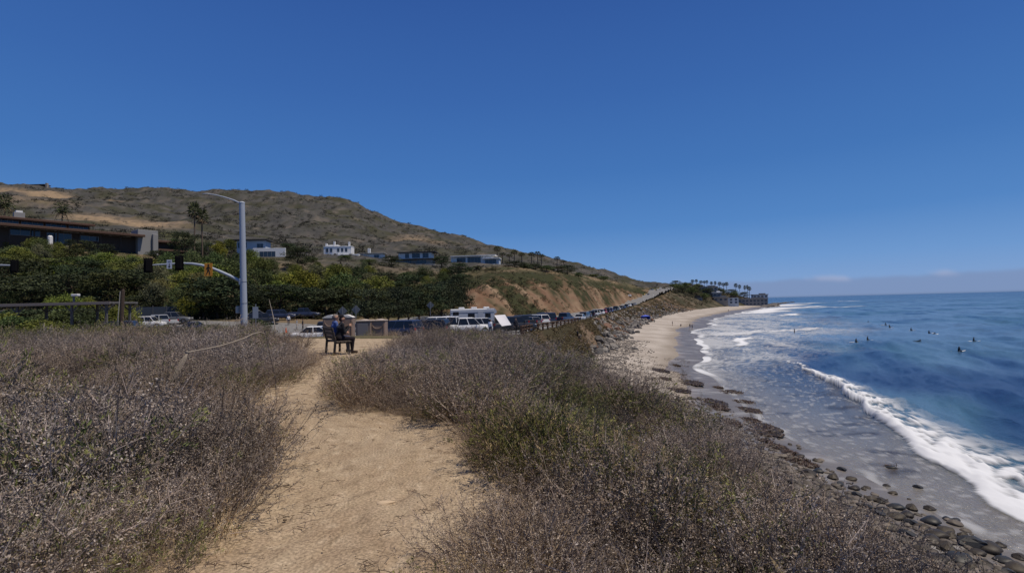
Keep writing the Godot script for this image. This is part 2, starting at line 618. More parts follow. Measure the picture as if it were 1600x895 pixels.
func build_path() -> void:
	var b := MB.new()
	var nu := 72
	var nv := 330
	for j in nv:
		var f := -2.5 + 30.0 * pow(float(j) / (nv - 1), 1.5)
		var q := path_at(f)
		for i in nu:
			var s := -1.0 + 2.0 * i / (nu - 1)
			var half := q.y + 0.55
			var x := q.x + s * half
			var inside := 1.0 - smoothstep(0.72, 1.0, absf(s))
			var bump := 0.014 * nr.get_noise_2d(x * 150.0, f * 150.0) + 0.020 * nr.get_noise_2d(x * 14.0, f * 14.0) - 0.035 * maxf(0.0, nz.get_noise_2d(x * 130.0, f * 80.0) - 0.42)
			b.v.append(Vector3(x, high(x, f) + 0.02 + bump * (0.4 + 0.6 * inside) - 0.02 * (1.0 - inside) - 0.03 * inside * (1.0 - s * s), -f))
			var n := nr.get_noise_2d(x * 18.0, f * 18.0)
			var c := mix3(Color(0.43, 0.325, 0.213), Color(0.50, 0.395, 0.272), 0.5 + 0.8 * n)
			c = mix3(c, Color(0.36, 0.262, 0.170), (nr.get_noise_2d(x * 22.0 + 9.0, f * 18.0) - 0.10) * 1.2)
			c = mix3(c, Color(0.56, 0.45, 0.32), 0.35 * smoothstep(8.0, 11.0, f))
			c = mix3(c, Color(0.26, 0.19, 0.125), (nr.get_noise_2d(x * 190.0, f * 190.0) - 0.26) * 1.8)
			c = mix3(c, Color(0.62, 0.50, 0.35), (nr.get_noise_2d(x * 170.0 + 33.0, f * 170.0) - 0.28) * 1.6)
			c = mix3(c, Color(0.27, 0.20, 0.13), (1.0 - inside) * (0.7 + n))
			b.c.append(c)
	for j in nv - 1:
		for i in nu - 1:
			var a := j * nu + i
			b.t(a, a + 1, a + nu + 1)
			b.t(a, a + nu + 1, a + nu)
	var grain := noise_tex(FastNoiseLite.TYPE_SIMPLEX, 0.045, 5, 0.70, 1.05, 31, 1024)
	var bumps := noise_tex(FastNoiseLite.TYPE_SIMPLEX, 0.05, 5, 0, 1, 32, 1024, 5.0)
	tag(struct("path", b.mesh(), tex(vmat(0.95, 0.2), grain, bumps, 0.55, 0.8)), "trodden sandy dirt path through the dry scrub")

# ---------------------------------------------------------------- beach
func wet_from(f: float) -> float:   # where the wet sand begins
	var w := water(f)
	var t := toe(f)
	var dry := lerpf(0.06, 0.72, smoothstep(38.0, 58.0, f))
	return lerpf(t, w, dry) + 0.5 * nz.get_noise_2d(f * 5.0, 12.0)

func build_beach() -> void:
	var nv := 420
	var ratio := pow(760.0 / 8.0, 1.0 / (nv - 1))
	var fine := noise_tex(FastNoiseLite.TYPE_SIMPLEX, 0.05, 5, 0.78, 1.0, 41)
	var bumps := noise_tex(FastNoiseLite.TYPE_SIMPLEX, 0.04, 5, 0, 1, 42, 512, 4.0)
	for part in 2:
		var nu := 46 if part == 0 else 40
		var b := MB.new()
		for j in nv:
			var f := 8.0 * pow(ratio, j)
			var w := water(f)
			var t := toe(f)
			var m := wet_from(f)
			for i in nu:
				var s := float(i) / (nu - 1)
				var x := lerpf(t - 1.2, m, s) if part == 0 else lerpf(m, w + 26.0, s)
				var y := high(x, f) - (0.5 * smoothstep(0.05, 0.0, s) if part == 0 else 0.0)
				var n := nr.get_noise_2d(x * 4.0, f * 4.0)
				var c := Color(0.52, 0.435, 0.345)
				if part == 0:
					c = mix3(Color(0.42, 0.37, 0.315), Color(0.56, 0.505, 0.44), 0.5 + n)
					c = mix3(c, Color(0.32, 0.275, 0.225), smoothstep(0.72, 1.0, s) * 0.85)
					y += 0.10 * nz.get_noise_2d(x * 9.0, f * 9.0) * (1.0 - s)
				else:
					c = mix3(Color(0.31, 0.255, 0.20), Color(0.185, 0.165, 0.145), smoothstep(0.0, 0.3, (x - m) / maxf(w - m, 1.0)))
					c = mix3(c, Color(0.215, 0.195, 0.165), 0.3 + 0.8 * nr.get_noise_2d((x + 0.5 * f) * 2.0, (f - 0.5 * x) * 9.0))
					c = mix3(c, Color(0.46, 0.45, 0.43), (nr.get_noise_2d((x + 0.4 * f) * 4.0, (f - 0.5 * x) * 16.0) - 0.30) * 1.6)
					c = mix3(c, Color(0.10, 0.088, 0.072), (nr.get_noise_2d(x * 14.0, f * 20.0) - 0.32) * 2.0)
				b.v.append(Vector3(x, y, -f))
				b.c.append(c)
		for j in nv - 1:
			for i in nu - 1:
				var a := j * nu + i
				b.t(a, a + 1, a + nu + 1)
				b.t(a, a + nu + 1, a + nu)
		if part == 0:
			tag(struct("beach", b.mesh(), tex(vmat(0.95, 0.2), fine, bumps, 0.5, 0.6)), "pale dry sand of the curving beach")
		else:
			tag(struct("wet_sand", b.mesh(), tex(vmat(0.42, 0.42), fine, bumps, 0.4, 0.12)), "grey wet sand left by the waves")

# ---------------------------------------------------------------- sea
const BF := [10, 22, 30, 37, 50, 64, 78, 86]
const BX := [18.5, 22.6, 25.2, 27.9, 33.2, 38.6, 43.2, 45.9]
const BWID := [9.5, 8.0, 5.7, 4.1, 2.8, 1.6, 0.6, 0.0]

func breaker(f: float) -> Vector2:   # front and width of the white breaking wave
	var k := 0
	while k < BF.size() - 2 and f > BF[k + 1]: k += 1
	var s := clampf((f - BF[k]) / float(BF[k + 1] - BF[k]), 0.0, 1.0)
	return Vector2(lerpf(BX[k], BX[k + 1], s) + 0.55 * nz.get_noise_2d(f * 6.0, 3.0) + 0.10 * nz.get_noise_2d(f * 40.0, 8.0), lerpf(BWID[k], BWID[k + 1], s))

func seg(x: float, f: float, a: Vector2, b: Vector2, r: float) -> float:   # 1 on the line a-b, 0 past r
	var d := b - a
	var q := Vector2(x, f) - a
	var t := clampf(q.dot(d) / d.length_squared(), 0.0, 1.0)
	return clampf(1.0 - (q - d * t).length() / r, 0.0, 1.0)

func swell(x: float, f: float, d: float) -> float:
	var far := clampf(1.4 - f / 900.0, 0.0, 1.0)
	if d < 0.5 or far <= 0.0: return 0.0
	var a := smoothstep(1.0, 60.0, d) * far
	var ph := (x * 0.86 + f * -0.5) + 9.0 * nz.get_noise_2d(x * 0.5, f * 0.5)
	var y := a * (0.30 * sin(ph * 0.16) + 0.10 * sin(ph * 0.47 + 2.0) + 0.28 * nz.get_noise_2d(x * 2.2 + f * 1.2, (f - x) * 0.8))
	y += 0.34 * smoothstep(0.5, 14.0, d) * clampf(1.3 - f / 500.0, 0.0, 1.0) * nr.get_noise_2d((0.86 * x - 0.5 * f) * 9.0, (0.5 * x + 0.86 * f) * 2.2)
	var br := breaker(f)
	if br.y > 0.0 and f < 96.0:
		var k := (x - br.x) / maxf(br.y, 1.2)
		if k > -0.2 and k < 2.4:
			y += (0.46 * smoothstep(0.1, 2.2, br.y) * clampf((f - 16.0) / 30.0, 0.3, 1.0)) * (smoothstep(-0.05, 0.16, k) * smoothstep(2.4, 0.35, k))
	return y

func foam_at(x: float, f: float, d: float) -> float:
	var fo := 0.0
	var wx := x + 1.6 * nz.get_noise_2d(x * 9.0, f * 9.0)
	var wf := f + 1.6 * nz.get_noise_2d(x * 9.0 + 50.0, f * 9.0)
	var l1 := minf(nc.get_noise_2d(wx * 6.0, wf * 3.4), nc.get_noise_2d(wx * 2.2 + 31.0, wf * 1.3) + 0.12)
	var lace := 1.0 - clampf((l1 + 1.0) * 2.6, 0.0, 1.0)       # bright along the cell walls
	var cloud := nr.get_noise_2d(x * 1.6, f * 1.1)
	# the breaker
	var br := breaker(f)
	if br.y > 0.05 and f < 96.0:
		var k := (x - br.x) / br.y
		if k > 0.0 and k < 1.6:
			var torn := nr.get_noise_2d((x - f * 0.4) * 46.0, (f + x * 0.4) * 24.0)
			var hole := nr.get_noise_2d((x + f * 0.5) * 9.0, (f - x * 0.5) * 15.0)
			lace = maxf(lace, 1.0 - clampf((nc.get_noise_2d(wx * 13.0, wf * 7.0) + 1.0) * 2.2, 0.0, 1.0))
			var body := 1.12 - 1.02 * smoothstep(0.08, 1.5, k)
			var open := clampf(0.16 + 0.9 * torn + 1.2 * hole + 0.75 * lace, 0.0, 1.0)
			fo = maxf(fo, clampf(lerpf(1.0, open * 1.25, smoothstep(0.06, 0.42, k)) * body, 0.0, 1.0) * smoothstep(0.0, 0.03, k))
	if f < 80.0 and x < br.x and d > 0.0:      # thin flecks and lines left on the shallows
		fo = maxf(fo, clampf((nr.get_noise_2d((x + 0.45 * f) * 16.0, (f - 0.5 * x) * 60.0) - 0.22) * 0.9 + 0.3 * (lace - 0.7), 0.0, 0.22) * smoothstep(0.0, 0.8, d))
		fo = maxf(fo, 0.4 * smoothstep(0.5, 0.1, absf(d - 0.35 - 0.3 * nz.get_noise_2d(f * 20.0, 4.0))) * clampf(0.4 + nz.get_noise_2d(f * 12.0, 77.0), 0.0, 1.0))
	# spread-out white water in the inner surf
	if f > 52.0 and d > -0.2:
		var reach := lerpf(6.0, 30.0, smoothstep(58.0, 110.0, f))
		reach = lerpf(reach, 56.0, smoothstep(110.0, 165.0, f))
		reach = lerpf(reach, 34.0, smoothstep(240.0, 520.0, f))
		var q := d / reach
		if q < 1.3:
			var dens := (0.44 - 0.42 * smoothstep(0.25, 1.2, q)) * smoothstep(56.0, 84.0, f) * smoothstep(0.0, 0.03, q)
			var streak := nr.get_noise_2d(x * 3.0, f * 1.1 - x * 0.5)
			fo = maxf(fo, clampf(dens * (0.16 + 1.15 * lace) + cloud * 0.55 * dens + streak * 0.9 * dens, 0.0, 0.52))
		# a thin bright front of the swash
		var fr := 1.0 - smoothstep(0.2, clampf(f / 75.0, 0.8, 3.0), absf(d - 0.5))
		fo = maxf(fo, clampf(fr * (0.75 + 0.8 * nz.get_noise_2d(x * 6.0, f * 6.0)), 0.0, 0.95) * smoothstep(60.0, 78.0, f))
	# small breakers
	var wob := Vector2(2.0 * nz.get_noise_2d(x * 3.0, f * 3.0), 3.0 * nz.get_noise_2d(x * 3.0 + 70.0, f * 3.0))
	var sx := x + wob.x
	var sf := f + wob.y
	if f < 200.0:
		fo = maxf(fo, minf(1.0, 1.7 * seg(x, sf, Vector2(50.5, 117), Vector2(63, 138), 1.7)))
		fo = maxf(fo, minf(0.75, 1.2 * seg(sx, sf, Vector2(60, 152), Vector2(100, 172), 6.0) * (0.5 + lace)))
	else:
		fo = maxf(fo, minf(1.0, 1.9 * seg(sx, sf, Vector2(168, 362), Vector2(205, 400), 15.0)))
		fo = maxf(fo, minf(1.0, 1.7 * seg(sx, sf, Vector2(200, 415), Vector2(262, 500), 16.0)))
		fo = maxf(fo, minf(0.9, 1.6 * seg(sx, sf, Vector2(262, 500), Vector2(325, 545), 14.0)))
		fo = maxf(fo, minf(0.95, 1.8 * seg(sx, sf, Vector2(330, 640), Vector2(395, 720), 26.0)))
		fo = maxf(fo, minf(1.0, 2.2 * seg(sx, sf, Vector2(164, 306), Vector2(173, 318), 6.0)))
		fo = maxf(fo, minf(0.8, 1.7 * seg(sx, sf, Vector2(455, 830), Vector2(505, 850), 22.0)))
		fo = maxf(fo, minf(0.7, 1.5 * seg(sx, sf, Vector2(640, 990), Vector2(665, 1000), 18.0)))
		fo = maxf(fo, minf(0.6, 1.3 * seg(sx, sf, Vector2(250, 470), Vector2(340, 500), 9.0)))
	return fo

func sea_color(x: float, f: float, d: float) -> Color:
	var teal := Color(0.050, 0.112, 0.158)
	var deep := Color(0.022, 0.056, 0.118)
	var pale := Color(0.100, 0.175, 0.275)
	var navy := Color(0.012, 0.028, 0.085)
	var grey := Color(0.150, 0.160, 0.170).lerp(Color(0.185, 0.17, 0.145), smoothstep(9.0, 0.5, d))
	var n := nz.get_noise_2d(x * 0.28, f * 0.55)
	var n2 := nz.get_noise_2d(x * 0.9 + 200.0, f * 1.5)
	var c := mix3(teal, pale, 0.42 + n * 0.9 + n2 * 0.4)
	c = mix3(c, deep, smoothstep(450.0, 1500.0, f) * (0.75 + 0.5 * nz.get_noise_2d(x * 0.03, f * 0.12)))
	var n3 := nr.get_noise_2d((0.86 * x - 0.5 * f) * 2.6, (0.5 * x + 0.86 * f) * 0.55)
	c = mix3(c, deep, n3 * 1.5 - 0.1)
	c = mix3(c, pale, -n3 * 1.1 - 0.1)
	var band := smoothstep(8.0, 22.0, d) * (1.0 - smoothstep(34.0, 62.0, d + 14.0 * n2)) * (1.0 - smoothstep(95.0, 135.0, f))
	c = mix3(c, navy, band * (0.7 + 0.7 * n2 + 0.9 * n3))
	c = mix3(c, grey, (1.0 - smoothstep(2.0, lerpf(8.0, 40.0, smoothstep(50.0, 140.0, f)), d)) * 0.95)
	var br := breaker(f)
	if f < 96.0 and x < br.x + 1.0:      # the sandy shallows before the breaker
		var inner := mix3(grey, Color(0.045, 0.058, 0.092), smoothstep(2.0, 10.0, d) * smoothstep(30.0, 56.0, f) * (0.75 + 0.5 * n3))
		inner = mix3(inner, Color(0.050, 0.042, 0.034), (nr.get_noise_2d(x * 8.0, f * 13.0) - 0.20) * 2.2 * smoothstep(0.2, 3.0, d))
		c = mix3(inner, c, smoothstep(br.x - 0.5, br.x + 1.0, x)) if f < 78.0 else mix3(inner, c, (f - 78.0) / 18.0)
	return c

func build_sea() -> void:
	var nu := 400
	var nv := 700
	var ratio := pow(40000.0 / 12.0, 1.0 / (nv - 1))
	var b := MB.new()
	var fm := MB.new()
	var fo := PackedFloat32Array()
	for j in nv:
		var f := 12.0 * pow(ratio, j)
		var w := water(f) if f < 735.0 else 0.30 * f
		var x1 := maxf(1.25 * f + 10.0, w + 45.0)
		for i in nu:
			var s := float(i) / (nu - 1)
			var x := lerpf(w - 0.3, x1, pow(s, 1.25))
			var d := x - w
			var y := 0.012 + swell(x, f, d)
			b.v.append(Vector3(x, y, -f))
			b.c.append(sea_color(x, f, d))
			var a := foam_at(x, f, d) if f < 1100.0 else 0.0
			fo.append(a)
			fm.v.append(Vector3(x, y + 0.03 + a * clampf(d / 8.0, 0.0, 1.0) * (0.10 * a + 0.16 * maxf(0.0, nr.get_noise_2d(x * 22.0, f * 22.0) + 0.2) * clampf(60.0 / f, 0.15, 1.0)), -f))
			fm.c.append(Color(0.66, 0.68, 0.70, a))
	for j in nv - 1:
		for i in nu - 1:
			var a := j * nu + i
			b.t(a, a + 1, a + nu + 1)
			b.t(a, a + nu + 1, a + nu)
			if maxf(maxf(fo[a], fo[a + 1]), maxf(fo[a + nu], fo[a + nu + 1])) > 0.03:
				fm.t(a, a + 1, a + nu + 1)
				fm.t(a, a + nu + 1, a + nu)
	var ripple := noise_tex(FastNoiseLite.TYPE_SIMPLEX, 0.02, 5, 0, 1, 52, 1024, 8.0)
	var m := tex(vmat(0.20, 0.45), null, ripple, 0.14, 0.9)
	tag(struct("sea", b.mesh(), m), "blue sea with low swell reaching the horizon")
	var fmat := vmat(0.9, 0.2)
	fmat.transparency = BaseMaterial3D.TRANSPARENCY_ALPHA
	tag(obj("sea_foam", packed(fm), fmat), "white foam of the breaking waves and the surf", "foam", "", "stuff")

# ---------------------------------------------------------------- plants
func rv(s := 1.0) -> Vector3: return Vector3(rng.randf_range(-s, s), rng.randf_range(-s, s), rng.randf_range(-s, s))

func ribbon(b: MB, a: Vector3, d: Vector3, w: float, turn: float) -> void:   # a thin flat twig
	var ax := (d - a).normalized()
	var s := ax.cross(Vector3(sin(turn), 0.3, cos(turn))).normalized() * w
	b.quad(a - s, a + s, d + s * 0.6, d - s * 0.6)

func leaf(b: MB, at: Vector3, dir: Vector3, l: float, w: float) -> void:
	var s := dir.cross(rv()).normalized() * w * 0.5
	b.quad(at, at + dir * l * 0.5 - s, at + dir * l, at + dir * l * 0.5 + s)

func twig_bush(style: int) -> ArrayMesh:   # 0 dry grey seed heads, 1 greener sage, 2 bare twigs and grass
	var b := MB.new()
	var stems := 34 if style != 2 else 46
	for k in stems:
		var an := rng.randf() * TAU
		var lean := sqrt(rng.randf()) * 0.95
		var a := Vector3(cos(an), 0, sin(an)) * rng.randf() * 0.16
		var out := Vector3(cos(an) * lean, 1.0 - lean * 0.45, sin(an) * lean).normalized()
		var long := rng.randf_range(0.42, 0.72)
		var pts := [a]
		var q := a
		for n in 3:
			out = (out + Vector3(0, 0.16, 0) + rv(0.28)).normalized()
			q = q + out * long / 3.0
			q.y = maxf(q.y, 0.03)
			pts.append(q)
		var bark := rng.randf_range(0.7, 1.2)
		b.col = Color(0.17, 0.135, 0.115) * bark
		if style == 2: b.col = Color(0.36, 0.28, 0.18) * bark
		elif rng.randf() < 0.35: b.col = Color(0.44, 0.385, 0.325) * bark
		for n in 3: ribbon(b, pts[n], pts[n + 1], 0.0030 - 0.0006 * n, an + n)
		var branches := 6 if style != 2 else 3
		for m in branches:
			var s := rng.randf_range(0.35, 1.0)
			var n2 := mini(int(s * 3.0), 2)
			var o: Vector3 = pts[n2].lerp(pts[n2 + 1], s * 3.0 - n2)
			var bd := (out + rv(0.9)).normalized()
			var e := o + bd * rng.randf_range(0.07, 0.17)
			b.col = Color(0.19, 0.155, 0.135) * rng.randf_range(0.6, 1.6)
			ribbon(b, o, e, 0.002, m * 2.0)
			if style == 2: continue
			var tone := rng.randf()
			for l in (11 if style == 0 else 10):
				var at := o.lerp(e, rng.randf_range(0.25, 1.08)) + rv(0.016)
				if style == 0:
					b.col = [Color(0.20, 0.168, 0.142), Color(0.28, 0.24, 0.205), Color(0.37, 0.32, 0.275), Color(0.24, 0.185, 0.135)][(int(tone * 4.0) + int(rng.randf() * 1.6)) % 4] * rng.randf_range(0.7, 1.2)
					leaf(b, at, (bd + rv(1.1)).normalized(), rng.randf_range(0.009, 0.021), rng.randf_range(0.005, 0.010))
				else:
					b.col = [Color(0.12, 0.135, 0.05), Color(0.21, 0.21, 0.08), Color(0.25, 0.20, 0.12)][int(tone * 2.99)] * rng.randf_range(0.7, 1.25)
					leaf(b, at, (bd + Vector3(0, 0.5, 0) + rv(0.7)).normalized(), rng.randf_range(0.022, 0.042), rng.randf_range(0.006, 0.012))
	return b.mesh()

func grass_tuft() -> ArrayMesh:
	var b := MB.new()
	for k in 34:
		var an := rng.randf() * TAU
		var a := Vector3(cos(an), 0, sin(an)) * rng.randf() * 0.09
		var d := Vector3(cos(an) * rng.randf(), rng.randf_range(0.7, 1.2), sin(an) * rng.randf()) * rng.randf_range(0.1, 0.3)
		b.col = Color(0.44, 0.34, 0.20) * rng.randf_range(0.6, 1.15)
		var s := rv(1.0).cross(d).normalized() * 0.0018
		var mid := a + d * 0.6
		b.quad(a - s, a + s, mid + s, mid - s)
		b.tri(mid - s, mid + s, a + d + Vector3(d.x, -0.2 * d.y, d.z) * 0.35)
	return b.mesh()

func green_patch(x: float, f: float) -> float:
	return clampf(1.3 - sqrt(pow((x - 0.9) / 1.7, 2.0) + pow((f - 7.6) / 3.6, 2.0)), 0.0, 1.0) + clampf(1.4 - sqrt(pow((x + 21.0) / 7.0, 2.0) + pow((f - 25.0) / 5.0, 2.0)), 0.0, 1.0) + clampf(1.2 - sqrt(pow((x + 2.0) / 3.0, 2.0) + pow((f - 23.0) / 4.0, 2.0)), 0.0, 1.0) * 0.8

func build_scrub() -> void:
	var mc := FastNoiseLite.new()
	mc.noise_type = FastNoiseLite.TYPE_CELLULAR
	mc.cellular_return_type = FastNoiseLite.RETURN_DISTANCE
	mc.frequency = 0.85
	mc.fractal_type = FastNoiseLite.FRACTAL_NONE
	mc.seed = 4
	var mv: FastNoiseLite = mc.duplicate()
	mv.cellular_return_type = FastNoiseLite.RETURN_CELL_VALUE
	var protos := []
	for k in 5: protos.append(twig_bush(0))
	for k in 3: protos.append(twig_bush(1))
	for k in 2: protos.append(twig_bush(2))
	protos.append(grass_tuft())
	var where := [[], []]
	var tint := [[], []]
	for side in 2:
		for k in protos.size():
			where[side].append([])
			tint[side].append([])
	var f := 0.5
	while f < 37.0:
		var step := 0.21 if f < 6.0 else 0.27 if f < 12.0 else 0.36
		var x := -1.25 * f - 3.0
		var x_end := minf(edge(f) + 4.5, 1.2 * f + 3.0)
		while x < x_end:
			var q := Vector2(x + rng.randf_range(-0.5, 0.5) * step, f + rng.randf_range(-0.5, 0.5) * step)
			x += step
			var off := off_path(q.x, q.y)
			if q.y > 32.5 and off < 0.3 and rng.randf() < 0.4: off = 0.29
			if q.length() < 1.7 or (Vector2(q.x + 6.0, q.y - 18.0).length() < 1.5 and not Vector2(q.x + 6.05, q.y - 16.75).length() < 0.55): continue
			var n := nr.get_noise_2d(q.x * 12.0, q.y * 12.0)
			if Vector2(q.x + 6.05, q.y - 16.75).length() < 0.55: off = 0.2
			if off < 0.12 + 0.25 * nz.get_noise_2d(q.x * 30.0, q.y * 30.0): continue
			if q.y > 30.0 and rng.randf() < (q.y - 30.0) / 8.0: continue
			if q.y > 32.5 and off < 0.6 and rng.randf() < 0.35: off = 0.25
			var side := 0 if q.x < path_at(q.y).x else 1
			var small := clampf(0.58 + off * 0.8, 0.58, 1.05)
			var mound := mc.get_noise_2d(q.x, q.y)          # -1 at the heart of a plant, rising to its rim
			var plant := mv.get_noise_2d(q.x, q.y)          # one value for each plant
			var size := small * rng.randf_range(0.85, 1.15) * (1.0 + 0.45 * n) * (1.05 + 0.22 * plant) * clampf(1.22 - 0.85 * (mound + 1.0), 0.42, 1.25)
			if mound > -0.22 and rng.randf() < 0.55: continue
			if q.y > 20.0: size *= 1.1
			if side == 1: size *= 0.86
			if q.y > 23.0 and q.x / q.y > -0.50 and q.x / q.y < -0.28:
				if rng.randf() < 0.6: continue
				size *= 0.36
			var slope := clampf((q.x - edge(q.y) + 0.5) / 2.2, 0.0, 1.0)
			if slope > 0.0:
				if slope > 0.8 or rng.randf() < slope * 0.4: continue
				size *= 1.0 - 0.4 * slope
			var kind := rng.randi() % 5
			var g := green_patch(q.x, q.y) + 0.5 * nz.get_noise_2d(q.x * 25.0, q.y * 25.0)
			if rng.randf() < g * 0.95 - 0.12 + 0.15 * maxf(0.0, plant - 0.6): kind = 5 + rng.randi() % 3
			elif rng.randf() < (0.35 if off < 0.5 else 0.07): kind = 8 + rng.randi() % 2
			if off < 0.3 and rng.randf() < 0.5: kind = 10
			var base := high(q.x, q.y) - 0.04
			var up := Vector3(rng.randf_range(-0.18, 0.18), 1, rng.randf_range(-0.18, 0.18)).normalized()
			var bs := Basis(Vector3.UP.cross(up).normalized(), Vector3.UP.angle_to(up)) if up.y < 0.9999 else Basis()
			bs = bs * Basis(Vector3.UP, rng.randf() * TAU)
			var wide := rng.randf_range(0.9, 1.25)
			bs = bs.scaled_local(Vector3(size * wide, size, size * wide))
			where[side][kind].append(Transform3D(bs, Vector3(q.x, base, -q.y)))
			var t := rng.randf_range(0.82, 1.15) * (1.0 + 0.28 * mv.get_noise_2d(q.x + 300.0, q.y))
			var warm := clampf(1.0 - off * 0.9, 0.0, 1.0) * 0.5 + 0.3 * nz.get_noise_2d(q.x * 8.0, q.y * 8.0)
			tint[side][kind].append(Color(t * (1.05 + 0.12 * warm), t * 1.04, t * (1.035 - 0.20 * warm)))
		f += step
	var m := vmat(0.95, 0.12)
	m.backlight_enabled = true
	m.backlight = Color(0.3, 0.3, 0.3)
	for side in 2:
		var o := thing("dry_scrub", ["grey dry scrub on the bluff left of the path", "grey and green dry scrub between path and bluff edge"][side], "scrub")
		o.set_meta("kind", "stuff")
		for k in protos.size():
			if where[side][k].size(): many(["dry_twigs", "dry_twigs", "dry_twigs", "dry_twigs", "dry_twigs", "green_sprigs", "green_sprigs", "green_sprigs", "bare_twigs", "bare_twigs", "dry_grass"][k], protos[k], m, where[side][k], tint[side][k], o)
	# litter and pebbles on the bare path
	var pm := MB.new()
	pm.ball(Vector3.ZERO, Vector3(1, 0.6, 0.8), 3, 5)
	var w2 := []
	var t2 := []
	for k in 5200:
		var pf := 1.5 + 26.0 * pow(rng.randf(), 2.2)
		var pq := path_at(pf)
		var s := rng.randf_range(-1, 1)
		if rng.randf() > 0.2 + 0.8 * absf(s): continue
		var px := pq.x + s * (pq.y + 0.35)
		var r := rng.randf_range(0.002, 0.007) * (2.8 if rng.randf() < 0.05 else 1.0)
		w2.append(Transform3D(Basis(Vector3.UP, rng.randf() * TAU).scaled_local(Vector3(r, r, r) * Vector3(rng.randf_range(0.7, 1.6), 1, 1)), Vector3(px, high(px, pf) + 0.012, -pf)))
		var g := rng.randf_range(0.35, 1.2)
		t2.append(Color(0.42, 0.31, 0.20) * g)
	var lm := MB.new()
	for k in 5:
		lm.col = Color(0.22, 0.165, 0.12) * (0.7 + 0.2 * k)
		var la := Vector3(0.05 * sin(k * 2.3), 0.004 + 0.003 * k, 0.05 * cos(k * 1.7))
		ribbon(lm, la, la + Vector3(cos(k * 1.3), 0.05, sin(k * 1.3)) * 0.07, 0.0022, k)
	var w3 := []
	var t3 := []
	for k in 850:
		var lf := 1.5 + 24.0 * pow(rng.randf(), 2.0)
		var lq := path_at(lf)
		var ls := signf(rng.randf() - 0.5) * (1.0 - pow(rng.randf(), 2.0) * 0.9 + 0.2)
		var lx := lq.x + ls * lq.y
		w3.append(Transform3D(Basis(Vector3.UP, rng.randf() * TAU).scaled_local(Vector3.ONE * rng.randf_range(0.5, 1.6)), Vector3(lx, high(lx, lf) + 0.006, -lf)))
		t3.append(Color.WHITE * rng.randf_range(0.6, 1.5))
	many("twig_litter", lm.mesh(), vmat(0.95, 0.1), w3, t3, self).set_meta("label", "broken dry twigs littering the path's edges")
	many("pebbles", pm.mesh(), vmat(0.95), w2, t2, self).set_meta("label", "pebbles and dark litter scattered over the dirt path")

# --- trees
func leafy(b: MB, at: Vector3, size: Vector3, n: int, ls: float, tone: Color, flat: float) -> void:
	for k in n:
		var d := rv().normalized() * pow(rng.randf(), 0.4)
		var q := at + d * size
		b.col = tone * rng.randf_range(0.75, 1.25)
		var dir := (d * 0.8 + rv(0.8))
		dir.y *= flat
		leaf(b, q, dir.normalized(), ls * rng.randf_range(0.7, 1.4), ls * rng.randf_range(0.35, 0.6))

func make_tree(kind: String) -> Node3D:   # one metre tall and one wide; trunk, limbs, crown
	var root := Node3D.new()
	var cr := MB.new()
	var tr := MB.new()
	tr.col = Color(0.075, 0.058, 0.045)
	var tone: Color = {"cypress": Color(0.038, 0.047, 0.023), "round": Color(0.070, 0.088, 0.033), "yellow": Color(0.128, 0.138, 0.030), "olive": Color(0.115, 0.115, 0.062), "pine": Color(0.030, 0.038, 0.020)}[kind]
	var top := 0.22 if kind == "cypress" else 0.40 if kind == "pine" else 0.18
	tr.tube([Vector3(0, -0.08, 0), Vector3(0.01, top * 0.5, 0), Vector3(0.0, top, 0.02), Vector3(0.03, 0.62, 0.0), Vector3(0.02, 0.85, 0.0)], [0.030, 0.024, 0.021, 0.012, 0.004], 7)
	var clumps := 46
	for k in clumps:
		var an := k * 2.399 + rng.randf() * 0.5
		var c := Vector3()
		var s := Vector3()
		if kind in ["cypress", "pine"]:      # flat, wind-swept tiers
			var y := 0.13 + 0.80 * pow(rng.randf(), 0.9)
			if kind == "pine": y = 0.36 + 0.60 * rng.randf()
			var r := (0.50 * sqrt(clampf(1.15 - pow((y - 0.30) / 0.68, 2.0), 0.0, 1.0))) * pow(rng.randf(), 0.45)
			c = Vector3(cos(an) * r, y, sin(an) * r)
			s = Vector3(0.17, 0.055, 0.17) * rng.randf_range(0.7, 1.25)
		else:
			var el := rng.randf_range(-0.7, 1.0)
			var rr := pow(rng.randf(), 0.35)
			c = Vector3(cos(an) * cos(el * PI / 2) * 0.40 * rr, 0.50 + sin(el * PI / 2) * 0.36 * rr, sin(an) * cos(el * PI / 2) * 0.40 * rr)
			s = Vector3(0.13, 0.10, 0.13) * rng.randf_range(0.75, 1.3)
		if k % 3 == 0: tr.tube([Vector3(0.0, c.y * 0.55, 0.01), c * Vector3(0.6, 0.9, 0.6), c], [0.010, 0.006, 0.002], 5, false)
		leafy(cr, c, s, 95, 0.047 if kind == "cypress" else 0.044, tone * 1.35 * rng.randf_range(0.7, 1.4), 0.45 if kind == "cypress" else 1.0)
	var m := vmat(0.75, 0.3)
	m.backlight_enabled = true
	m.backlight = Color(0.3, 0.3, 0.3)
	obj("trunk", tr.mesh(), vmat(0.95, 0.2), root)
	obj("crown", cr.mesh(), m, root)
	return root

